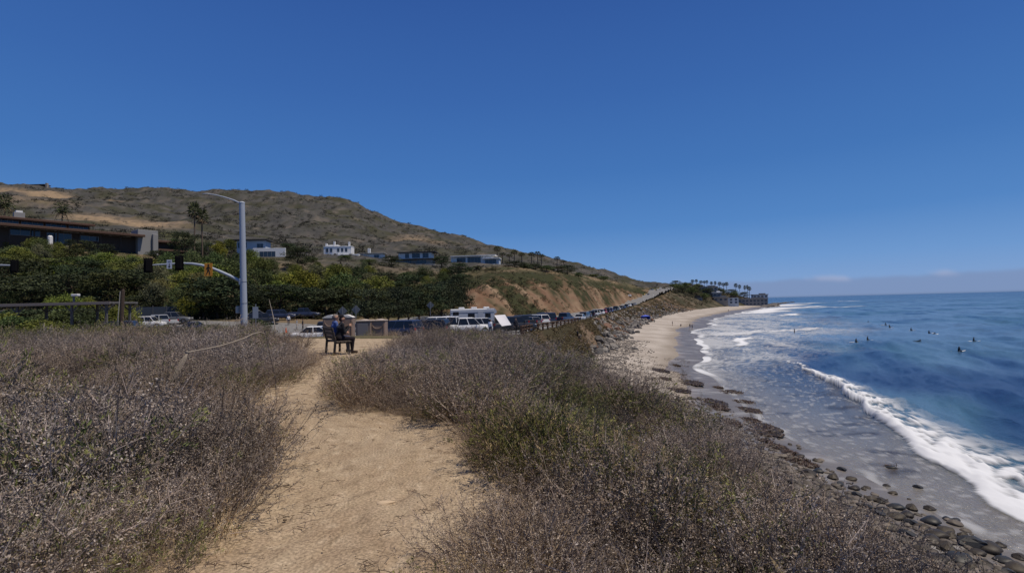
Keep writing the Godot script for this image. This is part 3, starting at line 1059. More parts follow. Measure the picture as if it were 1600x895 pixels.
func make_palm(feather: bool) -> Node3D:   # one metre tall
	var root := Node3D.new()
	var tr := MB.new()
	tr.col = Color(0.13, 0.10, 0.075)
	tr.tube([Vector3(0, -0.06, 0), Vector3(0.006, 0.3, 0), Vector3(0.012, 0.62, 0.004), Vector3(0.012, 0.88, 0.0)], [0.026, 0.021, 0.019, 0.021], 7)
	var cr := MB.new()
	for k in 30:
		var an := k * 2.399
		var el := lerpf(-0.9, 1.3, float(k) / 29.0)
		var d := Vector3(cos(an) * cos(el), sin(el), sin(an) * cos(el))
		var o := Vector3(0.012, 0.88, 0)
		var tone := Color(0.060, 0.070, 0.030) * rng.randf_range(0.7, 1.3)
		if el < -0.45: tone = Color(0.16, 0.12, 0.07) * rng.randf_range(0.7, 1.1)
		cr.col = tone
		var l := 0.16 if not feather else 0.34
		var tip := o + d * l + Vector3(0, -0.05 if feather else -0.01, 0)
		if feather:
			for n in 9:
				var s := n / 9.0
				var q := o.lerp(tip, s) + Vector3(0, 0.10 * sin(s * PI) * cos(el), 0)
				var side := d.cross(Vector3.UP).normalized()
				for e in [-1.0, 1.0]: leaf(cr, q, (side * e + d * 0.7 + Vector3(0, -0.35, 0)).normalized(), 0.13 * (1.1 - s * 0.6), 0.02)
		else:
			ribbon(cr, o, tip, 0.004, an)
			for n in 9:
				var a2 := lerpf(-1.3, 1.3, n / 8.0)
				var side := d.cross(Vector3.UP).normalized()
				leaf(cr, o + d * l * 0.62, (d * cos(a2) + side * sin(a2) + Vector3(0, -0.25 * absf(a2), 0)).normalized(), 0.11, 0.018)
	obj("trunk", tr.mesh(), vmat(0.95, 0.2), root)
	obj("crown", cr.mesh(), vmat(0.75, 0.3), root)
	return root

const WORDS := ["first", "second", "third", "fourth", "fifth", "sixth", "seventh", "eighth", "ninth", "tenth", "eleventh", "twelfth", "thirteenth", "fourteenth", "fifteenth", "sixteenth", "seventeenth", "eighteenth", "nineteenth", "twentieth", "twenty-first", "twenty-second", "twenty-third", "twenty-fourth", "twenty-fifth", "twenty-sixth"]
var told := {}

func tell(o: Node3D, label: String, short: String, px: float) -> void:   # same labels are told apart later by their order
	if not told.has(label): told[label] = []
	told[label].append([px, o, short])

func tell_all() -> void:
	for label in told:
		var l: Array = told[label]
		l.sort_custom(func(a, b): return a[0] < b[0])
		for k in l.size():
			var w: String = label
			if l.size() > 1 and l.size() <= WORDS.size(): w = "%s, %s from left" % [label, WORDS[k]]
			l[k][1].set_meta("label", w)

func region(px: float, py: float) -> String:
	if px < 0: return "at the left end of the tree belt"
	if py > 486.0 and px < 110.0: return "at the scrub's far left edge"
	if py > 486.0 and px > 325.0 and px < 410.0: return "low at the foot of the signal pole"
	if py > 484.0 and px < 300.0: return "in front of the parked cars at left"
	if px < 235.0: return "below the long brown-roofed building" if py < 432.0 else "behind the open wooden shelter"
	if px < 300.0: return "below the grey stucco tower" if py < 432.0 else "behind the parked pickup trucks"
	if px < 385.0: return "beside the amber pedestrian sign" if py < 440.0 else "behind the tall signal pole"
	if px < 470.0: return "below the pale blue hillside house" if py < 445.0 else "behind the asphalt car park"
	if px < 560.0: return "below the white house with two chimneys" if py < 445.0 else "behind the tan portable toilets"
	if px < 610.0: return "below the low grey roofs" if py < 440.0 else "right behind the tan toilets"
	if px < 690.0: return "below the dark-roofed modern house" if py < 445.0 else "along the side road"
	if px < 740.0: return "beside the raw orange road cut"
	return "above the orange road cut"

const TREES := [   # px, top py, distance, width in metres, kind
	[-40, 405, 104, 13, "cypress"], [22, 408, 104, 12, "cypress"], [70, 404, 112, 12, "cypress"], [48, 430, 96, 10, "cypress"], [108, 428, 95, 11, "cypress"], [136, 418, 108, 10, "cypress"],
	[172, 424, 98, 10, "cypress"], [208, 420, 104, 11, "cypress"], [240, 440, 94, 6, "olive"], [226, 436, 110, 8, "round"], [252, 408, 128, 9, "round"], [165, 392, 132, 9, "yellow"], [20, 386, 140, 9, "yellow"], [60, 384, 146, 8, "round"],
	[96, 392, 142, 9, "round"], [118, 388, 140, 8, "cypress"], [205, 400, 138, 9, "round"], [288, 420, 112, 9, "yellow"], [312, 424, 108, 7, "olive"], [340, 432, 91, 11, "cypress"], [318, 446, 90, 8, "cypress"], [366, 440, 92, 8, "cypress"],
	[290, 462, 87, 4, "yellow"], [100, 455, 82, 6, "yellow"], [190, 475, 66, 5.5, "yellow"], [136, 462, 84, 4, "yellow"], [288, 358, 172, 8, "cypress"], [262, 392, 150, 8, "round"], [300, 390, 150, 8, "round"], [335, 391, 152, 8, "round"], [368, 392, 154, 8, "round"],
	[343, 375, 190, 7, "yellow"], [392, 388, 175, 8, "yellow"], [408, 400, 150, 9, "round"], [466, 385, 190, 10, "cypress"], [450, 422, 120, 11, "yellow"], [432, 436, 108, 8, "yellow"], [494, 412, 140, 9, "olive"], [528, 411, 135, 10, "yellow"], [516, 428, 118, 8, "yellow"],
	[558, 414, 160, 8, "round"], [575, 425, 140, 6, "olive"], [404, 442, 100, 9, "cypress"], [438, 444, 98, 9, "cypress"], [478, 446, 98, 8, "cypress"], [508, 448, 98, 9, "cypress"], [544, 447, 102, 9, "cypress"], [574, 452, 80, 7, "pine"],
	[592, 454, 82, 5, "pine"], [606, 452, 84, 6, "pine"], [622, 453, 87, 6, "pine"], [637, 450, 90, 6, "pine"], [654, 449, 94, 7, "pine"], [672, 445, 98, 7, "pine"], [690, 441, 104, 8, "pine"], [708, 438, 112, 8, "pine"], [604, 446, 118, 9, "cypress"], [650, 444, 126, 10, "cypress"], [690, 440, 134, 9, "cypress"], [612, 399, 225, 9, "cypress"], [608, 424, 150, 11, "cypress"], [660, 416, 190, 10, "round"],
	[695, 418, 190, 5, "yellow"], [691, 400, 240, 8, "cypress"], [718, 411, 190, 9, "cypress"], [634, 424, 180, 7, "round"], [577, 404, 220, 9, "round"], [640, 430, 140, 9, "cypress"], [676, 432, 150, 8, "round"], [720, 428, 160, 8, "cypress"],
	[806, 408, 235, 9, "cypress"], [822, 410, 240, 9, "round"], [838, 412, 245, 8, "cypress"], [855, 414, 250, 9, "round"], [873, 416, 255, 9, "cypress"], [888, 414, 262, 9, "cypress"], [905, 425, 270, 6, "round"], [926, 428, 330, 12, "round"], [944, 431, 340, 11, "round"], [968, 441, 420, 12, "round"], [990, 445, 470, 12, "olive"],
	[-30, 482, 66, 9, "round"], [20, 481, 68, 9, "cypress"], [55, 481, 70, 8, "cypress"], [95, 482, 68, 8, "round"], [128, 481, 70, 8, "cypress"], [150, 484, 66, 6, "round"], [2, 487, 36, 4.5, "yellow"], [30, 492, 35, 4, "round"], [60, 498, 34, 3.5, "yellow"], [88, 502, 34, 3, "round"], [400, 496, 46, 3.0, "round"], [385, 506, 42, 2.5, "round"], [330, 505, 44, 3, "round"], [345, 507, 42, 3, "round"],
	[8, 390, 136, 11, "round"], [44, 396, 130, 11, "round"], [84, 402, 126, 11, "yellow"], [128, 398, 130, 12, "round"], [190, 406, 126, 11, "round"], [232, 402, 132, 10, "yellow"], [276, 404, 134, 11, "round"], [322, 408, 126, 11, "yellow"], [356, 402, 132, 11, "round"], [410, 418, 118, 10, "round"], [474, 420, 116, 10, "yellow"], [540, 424, 116, 10, "round"], [590, 428, 124, 9, "yellow"],
	[745, 415, 225, 7, "round"], [770, 418, 215, 7, "olive"], [424, 404, 165, 7, "round"], [540, 398, 235, 8, "round"], [486, 400, 215, 8, "round"], [360, 372, 225, 8, "round"], [452, 380, 245, 9, "cypress"], [318, 378, 200, 8, "cypress"], [274, 372, 195, 7, "round"]]

func build_trees() -> void:
	var protos := {}
	for k in ["cypress", "round", "yellow", "olive", "pine"]:
		protos[k] = []
		for n in 3: protos[k].append(make_tree(k))
	var hues := []
	for c in [Color(0.55, 0.58, 0.62), Color(0.8, 0.8, 0.75), Color(1, 1, 1), Color(1.0, 0.90, 0.62), Color(0.75, 0.88, 0.8)]:
		var hm := vmat(0.75, 0.3)
		hm.albedo_color = c.linear_to_srgb()
		hm.backlight_enabled = true
		hm.backlight = Color(0.3, 0.3, 0.3)
		hues.append(hm)
	var list := TREES.duplicate()
	for n in 100:      # the rest of the belt on the slope
		var px := rng.randf_range(-90, 735)
		var fb := base_f((px - 800.0) / 800.0 * 100.0, 100.0)
		var f := fb + rng.randf_range(4.0, 80.0) * (1.0 if px < 600.0 else 0.8)
		var w := rng.randf_range(3.5, 7.5)
		list.append([px, -rng.randf_range(3.0, 6.0), f, w, ["cypress", "round", "yellow", "olive", "cypress", "round", "yellow"][n % 7]])
	var names := {"cypress": ["dark windswept cypress tree", "cypress_tree"], "round": ["dark green bushy tree", "bushy_tree"], "yellow": ["yellow-green leafy tree", "leafy_tree"], "olive": ["grey-green dry shrub", "grey_shrub"], "pine": ["dark flat-topped pine tree", "pine_tree"]}
	for t in list:
		var q := at_f(t[0], t[2])
		var h: float = P(t[0], t[1], t[2]).y - q.y if t[1] > 0 else -t[1]
		h = maxf(h, 0.9)
		var kind: String = t[4]
		var proto: Node3D = protos[kind][rng.randi() % 3]
		var o: Node3D = proto.duplicate()
		o.name = numbered(names[kind][1])
		add_child(o)
		o.position = q
		o.rotation.y = rng.randf() * TAU
		o.scale = Vector3(t[3], h * 1.03, t[3])
		var py: float = t[1] + h * 250.0 / t[2] if t[1] > 0 else 447.5 - (q.y + h * 0.5 - 8.0) * 800.0 / t[2] + 27.0
		var shade_: Material = hues[rng.randi() % hues.size()]
		(o.get_node("crown") as MeshInstance3D).material_override = shade_
		tag(o, "", "tree" if kind != "olive" else "shrub", "trees and shrubs of the belt below the hillside houses")
		var big := "tall " if h > 8.5 else "low " if h < 4.2 else ""
		tell(o, "%s%s %s" % [big, names[kind][0], region(t[0], py)], "", t[0])
	# palms
	var fan := make_palm(false)
	var fea := make_palm(true)
	var palms := [[303, 316, 186, 0, "tall fan palm with a full crown left of the signal pole"], [316, 327, 190, 0, "slim fan palm right beside the taller one by the signal pole"], [95, 322, 205, 1, "feathery palm standing behind the long brown-roofed building"], [4, 310, 180, 1, "feathery palm at the left end of the brown roof"]]
	for a in [[779, 385, 300], [787, 395, 300], [798, 397, 300], [805, 391, 305], [817, 395, 310], [832, 394, 320], [842, 393, 325], [848, 397, 330], [872, 401, 340], [883, 407, 345]]: palms.append([a[0], a[1], a[2], 0, "fan palm among dark trees above the orange road cut"])
	for a in [[1083, 437, 600], [1089, 436.5, 602], [1096, 438.5, 610], [1101, 438.5, 606], [1105, 438, 615], [1112, 440, 620], [1118, 439.5, 618], [1125, 440.5, 625], [1131, 442, 622], [1136, 441, 628], [1150, 443, 640], [1156, 445, 636], [1164, 446, 642], [1168, 445.5, 650], [1171, 448, 655]]: palms.append([a[0], a[1], a[2], 0, "fan palm silhouetted on the crest of the far headland"])
	for t in palms:
		var q := at_f(t[0], t[2])
		if t[2] > 500.0: q = Vector3((t[0] - 800.0) / 800.0 * t[2], high((t[0] - 800.0) / 800.0 * t[2], t[2]), -t[2])
		var h: float = maxf(P(t[0], t[1], t[2]).y - q.y, 4.0)
		var o: Node3D = (fea if t[3] else fan).duplicate()
		o.name = numbered("palm_tree")
		add_child(o)
		o.position = q
		o.rotation.y = rng.randf() * TAU
		var w := 13.0 if t[3] == 0 else 11.0
		if t[2] > 500.0: w = 12.0 + 3.0 * sin(t[0] * 3.0)
		o.scale = Vector3(w, h * 0.97, w)
		tag(o, "", "palm tree", "palms on the far headland" if t[2] > 500 else "palms along the hillside")
		tell(o, t[4], "", t[0])
	# headland trees
	for n in 26:
		var px := 1052.0 + n * 4.8
		var f := 560.0 + 60.0 * sin(n * 1.7) + n * 2.0
		var x := (px - 800.0) / 800.0 * f
		if x > edge(f) + (toe(f) - edge(f)) * 0.72: continue
		var o: Node3D = protos[["round", "cypress"][n % 2]][n % 3].duplicate()
		o.name = numbered("bushy_tree")
		add_child(o)
		o.position = Vector3(x, high(x, f), -f)
		o.rotation.y = n
		o.scale = Vector3(13, rng.randf_range(6, 9), 13)
		tag(o, "", "tree", "dark trees on the far headland")
		tell(o, "dark bushy tree on the far headland below palms", "", px)
	for k in protos:
		for n in 3: protos[k][n].free()
	fan.free()
	fea.free()

func clump() -> ArrayMesh:
	var b := MB.new()
	leafy(b, Vector3(0, 0.35, 0), Vector3(0.5, 0.4, 0.5), 60, 0.26, Color(1, 1, 1), 0.7)
	return b.mesh()

func build_hill_shrubs() -> void:
	var meshes := [clump(), clump(), clump()]
	var w := [[], [], []]
	var t := [[], [], []]
	var n := 0
	while n < 30000:
		n += 1
		var px := rng.randf_range(-120, 1060)
		var near := n < 7000
		var f: float
		var u := (px - 800.0) / 800.0
		var fb := base_f(u * 300.0, 300.0)
		if near: f = fb + 130.0 * pow(rng.randf(), 1.3)
		else: f = lerpf(fb + 90.0, 960.0, rng.randf())
		var x := u * f
		if f < 60.0 or x > edge(f) - 6.0 and f < 470.0: continue
		var s := nr.get_noise_2d(x * 0.9, f * 0.9)
		var bare := maxf(blob(px, f, 60.0, 640.0, 150.0, 45.0), blob(px, f, 190.0, 420.0, 130.0, 70.0))
		if bare > 0.25 and rng.randf() < 0.93: continue
		var cut := px > 725.0 and f < fb + 26.0 and not (px > 803.0 - 2.7 * (f - fb) and px < 868.0 - 2.6 * (f - fb))
		if cut and rng.randf() < 0.82 - s: continue
		if not near and rng.randf() < 0.52 - s * 2.2: continue
		var size := rng.randf_range(0.8, 2.2) if near else rng.randf_range(1.0, 2.8) * (1.0 + 1.6 * pow(rng.randf(), 5.0))
		if cut: size *= 0.7
		if px > 750.0 and f > fb + 40.0: size *= 0.55
		var hides := false
		for e in [[495, 565, 215, 275], [550, 612, 215, 280], [608, 690, 212, 275], [690, 805, 240, 305], [360, 452, 160, 215], [-90, 275, 120, 200]]:
			if px > e[0] and px < e[1] and f > e[2] and f < e[3]: hides = true
		if hides: size *= 0.4
		var k := n % 3
		w[k].append(Transform3D(Basis(Vector3.UP, rng.randf() * TAU).scaled_local(Vector3(size, size * rng.randf_range(0.45, 0.8), size)), Vector3(x, high(x, f) - 0.1, -f)))
		var c := mix3(Color(0.046, 0.048, 0.034), Color(0.105, 0.097, 0.078), pow(rng.randf(), 1.3))
		if near: c = mix3(Color(0.060, 0.066, 0.030), Color(0.14, 0.115, 0.07), rng.randf() * 0.9)
		t[k].append(c)
	# bushes on the eroded bluff face and the bank below the highway
	for m in 6400:
		var f := 2.0 + 462.0 * pow(rng.randf(), 2.3)
		var e := edge(f)
		var s := rng.randf_range(-0.12, 0.85)
		var x := lerpf(e, toe(f), s)
		if nr.get_noise_2d(x * 2.0, f * 2.0) + 0.32 - s * 0.5 < 0.0: continue
		if f > 44.0 and s < 0.12 and rng.randf() < 0.7: continue
		var size := rng.randf_range(0.35, 0.9) * (1.0 + f / 300.0)
		w[m % 3].append(Transform3D(Basis(Vector3.UP, rng.randf() * TAU).scaled_local(Vector3(size, size * 0.65, size)), Vector3(x, high(x, f) - 0.05, -f)))
		t[m % 3].append(mix3(Color(0.10, 0.085, 0.042), Color(0.20, 0.155, 0.095), rng.randf()))
	for m in 420:      # the steep end of the bluff beside the boulders
		var f := rng.randf_range(78.0, 108.0)
		var x := lerpf(edge(f), toe(f), rng.randf_range(-0.1, 1.0))
		var size := rng.randf_range(0.3, 0.9)
		w[m % 3].append(Transform3D(Basis(Vector3.UP, rng.randf() * TAU).scaled_local(Vector3(size, size * 0.65, size)), Vector3(x, high(x, f) - 0.05, -f)))
		t[m % 3].append(mix3(Color(0.09, 0.078, 0.042), Color(0.19, 0.15, 0.095), rng.randf()))
	for m in 900:      # headland cover
		var f := rng.randf_range(470.0, 690.0)
		var x := lerpf(edge(f) - 10.0, toe(f), rng.randf() * 0.85)
		var size := rng.randf_range(1.2, 3.2)
		w[m % 3].append(Transform3D(Basis(Vector3.UP, rng.randf() * TAU).scaled_local(Vector3(size, size * 0.7, size)), Vector3(x, high(x, f) - 0.1, -f)))
		t[m % 3].append(mix3(Color(0.05, 0.052, 0.032), Color(0.12, 0.105, 0.07), rng.randf()))
	var m := vmat(0.85, 0.2)
	var o := thing("hillside_brush", "low dark brush dotted over the hills and bluffs", "brush")
	o.set_meta("kind", "stuff")
	for k in 3: many("brush", meshes[k], m, w[k], t[k], o)

# ---------------------------------------------------------------- people: a smooth union of tapered capsules, meshed as surface nets
func nets(bones: Array, cell: float, k: float, b: MB) -> void:   # bone: [a, b, ra, rb, colour]
	var lo := Vector3(1e9, 1e9, 1e9)
	var hi := -lo
	for q in bones:
		var r := maxf(q[2], q[3]) + 2.5 * cell
		for e in 2:
			lo = lo.min(q[e] - Vector3.ONE * r)
			hi = hi.max(q[e] + Vector3.ONE * r)
	var n := Vector3i(((hi - lo) / cell).ceil()) + Vector3i.ONE
	var val := PackedFloat32Array()
	val.resize(n.x * n.y * n.z)
	val.fill(9.0)
	var own := PackedFloat32Array()
	own.resize(val.size())
	own.fill(9.0)
	var who := PackedByteArray()
	who.resize(val.size())
	for bi in bones.size():
		var q = bones[bi]
		var a: Vector3 = q[0]
		var d: Vector3 = q[1] - a
		var l2 := maxf(d.length_squared(), 1e-9)
		var r0: float = q[2]
		var r1: float = q[3]
		var reach := maxf(r0, r1) + 3.0 * cell + k
		var p0 := Vector3i(((a.min(q[1]) - Vector3.ONE * reach - lo) / cell).floor()).clamp(Vector3i.ZERO, n - Vector3i.ONE)
		var p1 := Vector3i(((a.max(q[1]) + Vector3.ONE * reach - lo) / cell).ceil()).clamp(Vector3i.ZERO, n - Vector3i.ONE)
		for z in range(p0.z, p1.z + 1):
			for y in range(p0.y, p1.y + 1):
				for x in range(p0.x, p1.x + 1):
					var g := lo + Vector3(x, y, z) * cell - a
					var t := clampf(g.dot(d) / l2, 0.0, 1.0)
					var v := (g - d * t).length() - lerpf(r0, r1, t)
					if v > reach: continue
					var at := (z * n.y + y) * n.x + x
					var o := val[at]
					var h := maxf(k - absf(o - v), 0.0) / k
					val[at] = minf(o, v) - h * h * k * 0.25
					if v < own[at]:
						own[at] = v
						who[at] = bi
	var ids := PackedInt32Array()
	ids.resize(val.size())
	ids.fill(-1)
	var sx := 1
	var sy := n.x
	var sz := n.x * n.y
	var off := [0, sx, sy, sx + sy, sz, sx + sz, sy + sz, sx + sy + sz]
	for z in n.z - 1:
		for y in n.y - 1:
			for x in n.x - 1:
				var at := (z * n.y + y) * n.x + x
				var neg := 0
				for o in off:
					if val[at + o] < 0.0: neg += 1
				if neg == 0 or neg == 8: continue
				var s := Vector3()
				var m := 0
				for e in [[0, 1], [2, 3], [4, 5], [6, 7], [0, 2], [1, 3], [4, 6], [5, 7], [0, 4], [1, 5], [2, 6], [3, 7]]:
					var va := val[at + off[e[0]]]
					var vb := val[at + off[e[1]]]
					if (va < 0.0) != (vb < 0.0):
						var t := va / (va - vb)
						var ca := Vector3(e[0] & 1, (e[0] >> 1) & 1, e[0] >> 2)
						var cb := Vector3(e[1] & 1, (e[1] >> 1) & 1, e[1] >> 2)
						s += ca.lerp(cb, t)
						m += 1
				b.col = bones[who[at]][4]
				ids[at] = b.p(lo + (Vector3(x, y, z) + s / m) * cell)
	for z in range(1, n.z - 1):
		for y in range(1, n.y - 1):
			for x in range(1, n.x - 1):
				var at := (z * n.y + y) * n.x + x
				var ins := val[at] < 0.0
				for ax in 3:
					var st: int = [sx, sy, sz][ax]
					if ins == (val[at + st] < 0.0): continue
					var u: int = [sy, sz, sx][ax]
					var w: int = [sz, sx, sy][ax]
					var q := [ids[at], ids[at - u], ids[at - u - w], ids[at - w]]
					if q.min() < 0: continue
					if ins:
						b.t(q[0], q[1], q[2]); b.t(q[0], q[2], q[3])
					else:
						b.t(q[0], q[2], q[1]); b.t(q[0], q[3], q[2])

func hand(b: MB, wrist: Vector3, dir: Vector3, palm_n: Vector3, thumb: Vector3, curl: float, skin: Color, cell := 0.007) -> void:
	var side := palm_n.cross(dir).normalized()
	if side.dot(thumb) < 0: side = -side
	var bones := [[wrist, wrist + dir * 0.05, 0.024, 0.028, skin]]
	bones.append([wrist + dir * 0.05 + side * 0.02, wrist + dir * 0.085 + side * 0.026, 0.018, 0.014, skin])
	bones.append([wrist + dir * 0.05 - side * 0.02, wrist + dir * 0.08 - side * 0.028, 0.018, 0.013, skin])
	var lens := [0.072, 0.08, 0.074, 0.058]
	for k in 4:
		var o := wrist + dir * (0.088 - 0.004 * absf(k - 1.2)) + side * (0.030 - 0.0195 * k)
		var d := dir
		for j in 3:
			d = (d * cos(curl * (0.6 + 0.3 * j)) + palm_n * sin(curl * (0.6 + 0.3 * j))).normalized()
			var e: Vector3 = o + d * lens[k] * [0.44, 0.31, 0.25][j]
			bones.append([o, e, 0.0095 - 0.001 * j, 0.009 - 0.0012 * j, skin])
			o = e
	var t0 := wrist + dir * 0.03 + side * 0.026
	var t1 := t0 + (dir * 0.6 + side * 0.75 + palm_n * 0.3).normalized() * 0.042
	bones.append([t0, t1, 0.014, 0.0105, skin])
	bones.append([t1, t1 + (dir * 0.85 + side * 0.25 + palm_n * 0.4).normalized() * 0.034, 0.0105, 0.008, skin])
	nets(bones, cell, 0.006, b)

func head(b: MB, neck: Vector3, face: Vector3, skin: Color, hair: Color, bald := false, cell := 0.011) -> void:
	var up := Vector3.UP
	var s := face.cross(up).normalized()
	var c := neck + up * 0.135 + face * 0.015
	var bones := [[neck, neck + up * 0.09 + face * 0.01, 0.056, 0.052, skin], [c + up * 0.02 - face * 0.015, c + up * 0.022 + face * 0.015, 0.088, 0.082, skin], [c - up * 0.055 + face * 0.035, c - up * 0.07 + face * 0.05, 0.055, 0.036, skin],
		[c - up * 0.0 + face * 0.092, c - up * 0.028 + face * 0.108, 0.009, 0.013, skin], [c - up * 0.058 + face * 0.082 - s * 0.016, c - up * 0.058 + face * 0.082 + s * 0.016, 0.008, 0.008, Color(0.30, 0.11, 0.09)]]
	for e in [-1.0, 1.0]:
		bones.append([c + s * e * 0.085 + up * 0.012 - face * 0.012, c + s * e * 0.088 - up * 0.022 - face * 0.005, 0.013, 0.010, skin])
		bones.append([c + s * e * 0.031 + face * 0.088 + up * 0.008, c + s * e * 0.034 + face * 0.088 + up * 0.008, 0.0075, 0.0075, Color(0.06, 0.045, 0.035)])
		bones.append([c + s * e * 0.018 + face * 0.092 + up * 0.026, c + s * e * 0.045 + face * 0.084 + up * 0.026, 0.006, 0.005, hair])
	if not bald: bones.append([c + up * 0.045 - face * 0.025, c + up * 0.05 + face * 0.03, 0.083, 0.066, hair])
	bones.append([c + up * 0.0 - face * 0.045, c + up * 0.03 - face * 0.03, 0.074, 0.078, hair])
	nets(bones, cell, 0.014, b)

func limb(bones: Array, a: Vector3, m: Vector3, e: Vector3, r: Array, c1: Color, c2: Color) -> void:
	bones.append([a, m, r[0], r[1], c1])
	bones.append([m, e, r[1], r[2], c2])

# joints in the figure's own axes, facing +z, feet (or seat) as given
func figure(j: Dictionary, look_: Dictionary, cell: float, fingers: bool) -> ArrayMesh:
	var b := MB.new()
	var top: Color = look_.top
	var leg: Color = look_.leg
	var skin: Color = look_.skin
	var low: Color = look_.get("shin", leg)
	var arm: Color = look_.get("arm", top)
	var w: float = look_.get("wide", 1.0)
	var bones := []
	var hip: Vector3 = j.hip
	var chest: Vector3 = j.chest
	var mid := hip.lerp(chest, 0.5)
	var s := Vector3(1, 0, 0)
	bones.append([hip - s * 0.075, hip + s * 0.075, 0.115 * w, 0.115 * w, leg])
	bones.append([hip + (mid - hip) * 0.35 - s * 0.045, hip + (mid - hip) * 0.35 + s * 0.045, 0.115 * w, 0.115 * w, top])
	bones.append([mid - s * 0.05, mid + s * 0.05, 0.112 * w, 0.112 * w, top])
	bones.append([chest - s * 0.075, chest + s * 0.075, 0.118 * w, 0.118 * w, top])
	var sh := chest + (chest - hip).normalized() * 0.13
	bones.append([sh - s * 0.13, sh + s * 0.13, 0.062, 0.062, top])
	var neck := sh + (chest - hip).normalized() * 0.045 + Vector3(0, 0, 0.01)
	bones.append([chest, neck, 0.085, 0.058, top])
	for e in [-1.0, 1.0]:
		var n := "l" if e < 0 else "r"
		limb(bones, sh + s * e * 0.165, j["elbow_" + n], j["wrist_" + n], [0.056, 0.044, 0.031], top, arm)
		limb(bones, hip + s * e * 0.095, j["knee_" + n], j["ankle_" + n], [0.088, 0.062, 0.043], leg, low)
		var an: Vector3 = j["ankle_" + n]
		var toe_: Vector3 = j.get("toe_" + n, an + Vector3(0, -0.05, 0.17))
		bones.append([an + Vector3(0, -0.04, -0.03), toe_, 0.045, 0.034, look_.shoe])
	nets(bones, cell, 0.035, b)
	for e in [-1.0, 1.0]:
		var n := "l" if e < 0 else "r"
		var wr: Vector3 = j["wrist_" + n]
		var d: Vector3 = (wr - j["elbow_" + n]).normalized()
		var pn: Vector3 = (Vector3(-e, 0, 0.2) - d * d.dot(Vector3(-e, 0, 0.2))).normalized()
		hand(b, wr + d * 0.015, d, pn, Vector3(0, 0.3, 1), j.get("curl", 0.35), skin, 0.007 if fingers else 0.012)
	head(b, neck, j.get("face", Vector3(0, 0, 1)), skin, look_.hair, look_.get("bald", false), 0.011 if fingers else 0.018)
	return b.mesh()

func standing(stride := 0.0) -> Dictionary:
	return {"hip": Vector3(0, 0.93, 0), "chest": Vector3(0, 1.27, 0.015), "elbow_l": Vector3(-0.23, 1.12, -0.03 - stride * 0.3), "elbow_r": Vector3(0.23, 1.12, -0.03 + stride * 0.3), "wrist_l": Vector3(-0.245, 0.88, 0.06 - stride * 0.4), "wrist_r": Vector3(0.245, 0.88, 0.06 + stride * 0.4),
		"knee_l": Vector3(-0.10, 0.50, 0.03 + stride * 0.4), "knee_r": Vector3(0.10, 0.50, 0.03 - stride * 0.2), "ankle_l": Vector3(-0.10, 0.09, stride * 0.6), "ankle_r": Vector3(0.10, 0.09 + absf(stride) * 0.15, -0.02 - stride * 0.8)}

func sitting() -> Dictionary:   # seat at y 0.45
	return {"hip": Vector3(0, 0.545, 0), "chest": Vector3(0, 0.88, 0.03), "elbow_l": Vector3(-0.24, 0.72, 0.08), "elbow_r": Vector3(0.24, 0.72, 0.08), "wrist_l": Vector3(-0.13, 0.70, 0.33), "wrist_r": Vector3(0.13, 0.70, 0.33),
		"knee_l": Vector3(-0.13, 0.51, 0.44), "knee_r": Vector3(0.13, 0.51, 0.44), "ankle_l": Vector3(-0.13, 0.09, 0.40), "ankle_r": Vector3(0.13, 0.09, 0.46)}

func astride() -> Dictionary:   # on a board, the water at y 0
	return {"hip": Vector3(0, 0.13, 0), "chest": Vector3(0, 0.46, 0.05), "elbow_l": Vector3(-0.24, 0.30, 0.12), "elbow_r": Vector3(0.24, 0.30, 0.12), "wrist_l": Vector3(-0.20, 0.17, 0.34), "wrist_r": Vector3(0.20, 0.17, 0.34),
		"knee_l": Vector3(-0.30, 0.04, 0.30), "knee_r": Vector3(0.30, 0.04, 0.30), "ankle_l": Vector3(-0.32, -0.36, 0.24), "ankle_r": Vector3(0.32, -0.36, 0.24)}

func lying() -> Dictionary:   # paddling, chest raised
	return {"hip": Vector3(0, 0.13, -0.35), "chest": Vector3(0, 0.25, -0.02), "elbow_l": Vector3(-0.30, 0.12, 0.15), "elbow_r": Vector3(0.30, 0.12, 0.15), "wrist_l": Vector3(-0.33, -0.02, 0.36), "wrist_r": Vector3(0.33, -0.02, 0.36),
		"knee_l": Vector3(-0.10, 0.12, -0.76), "knee_r": Vector3(0.10, 0.12, -0.76), "ankle_l": Vector3(-0.10, 0.12, -1.16), "ankle_r": Vector3(0.10, 0.12, -1.16), "toe_l": Vector3(-0.10, 0.08, -1.32), "toe_r": Vector3(0.10, 0.08, -1.32)}

func board_mesh() -> ArrayMesh:
	var b := MB.new()
	b.col = Color(0.75, 0.73, 0.68)
	var prof := []
	for k in 13:
		var s := k / 12.0
		prof.append([-1.25 + 2.5 * s, 0.27 * pow(sin(PI * clampf(s * 0.94 + 0.03, 0, 1)), 0.55), 0.16 * pow(maxf(s - 0.62, 0.0) / 0.38, 2.0)])
	for k in 13:
		var q: Array = prof[k]
		for s in [Vector2(-1, 0), Vector2(-0.7, 0.032), Vector2(0.7, 0.032), Vector2(1, 0), Vector2(0.7, -0.032), Vector2(-0.7, -0.032)]:
			b.p(Vector3(s.x * q[1], q[2] + s.y, q[0]))
	for k in 12:
		for s in 6:
			var a := k * 6 + s
			var d := k * 6 + (s + 1) % 6
			b.t(a, a + 6, d + 6); b.t(a, d + 6, d)
	return b.mesh()

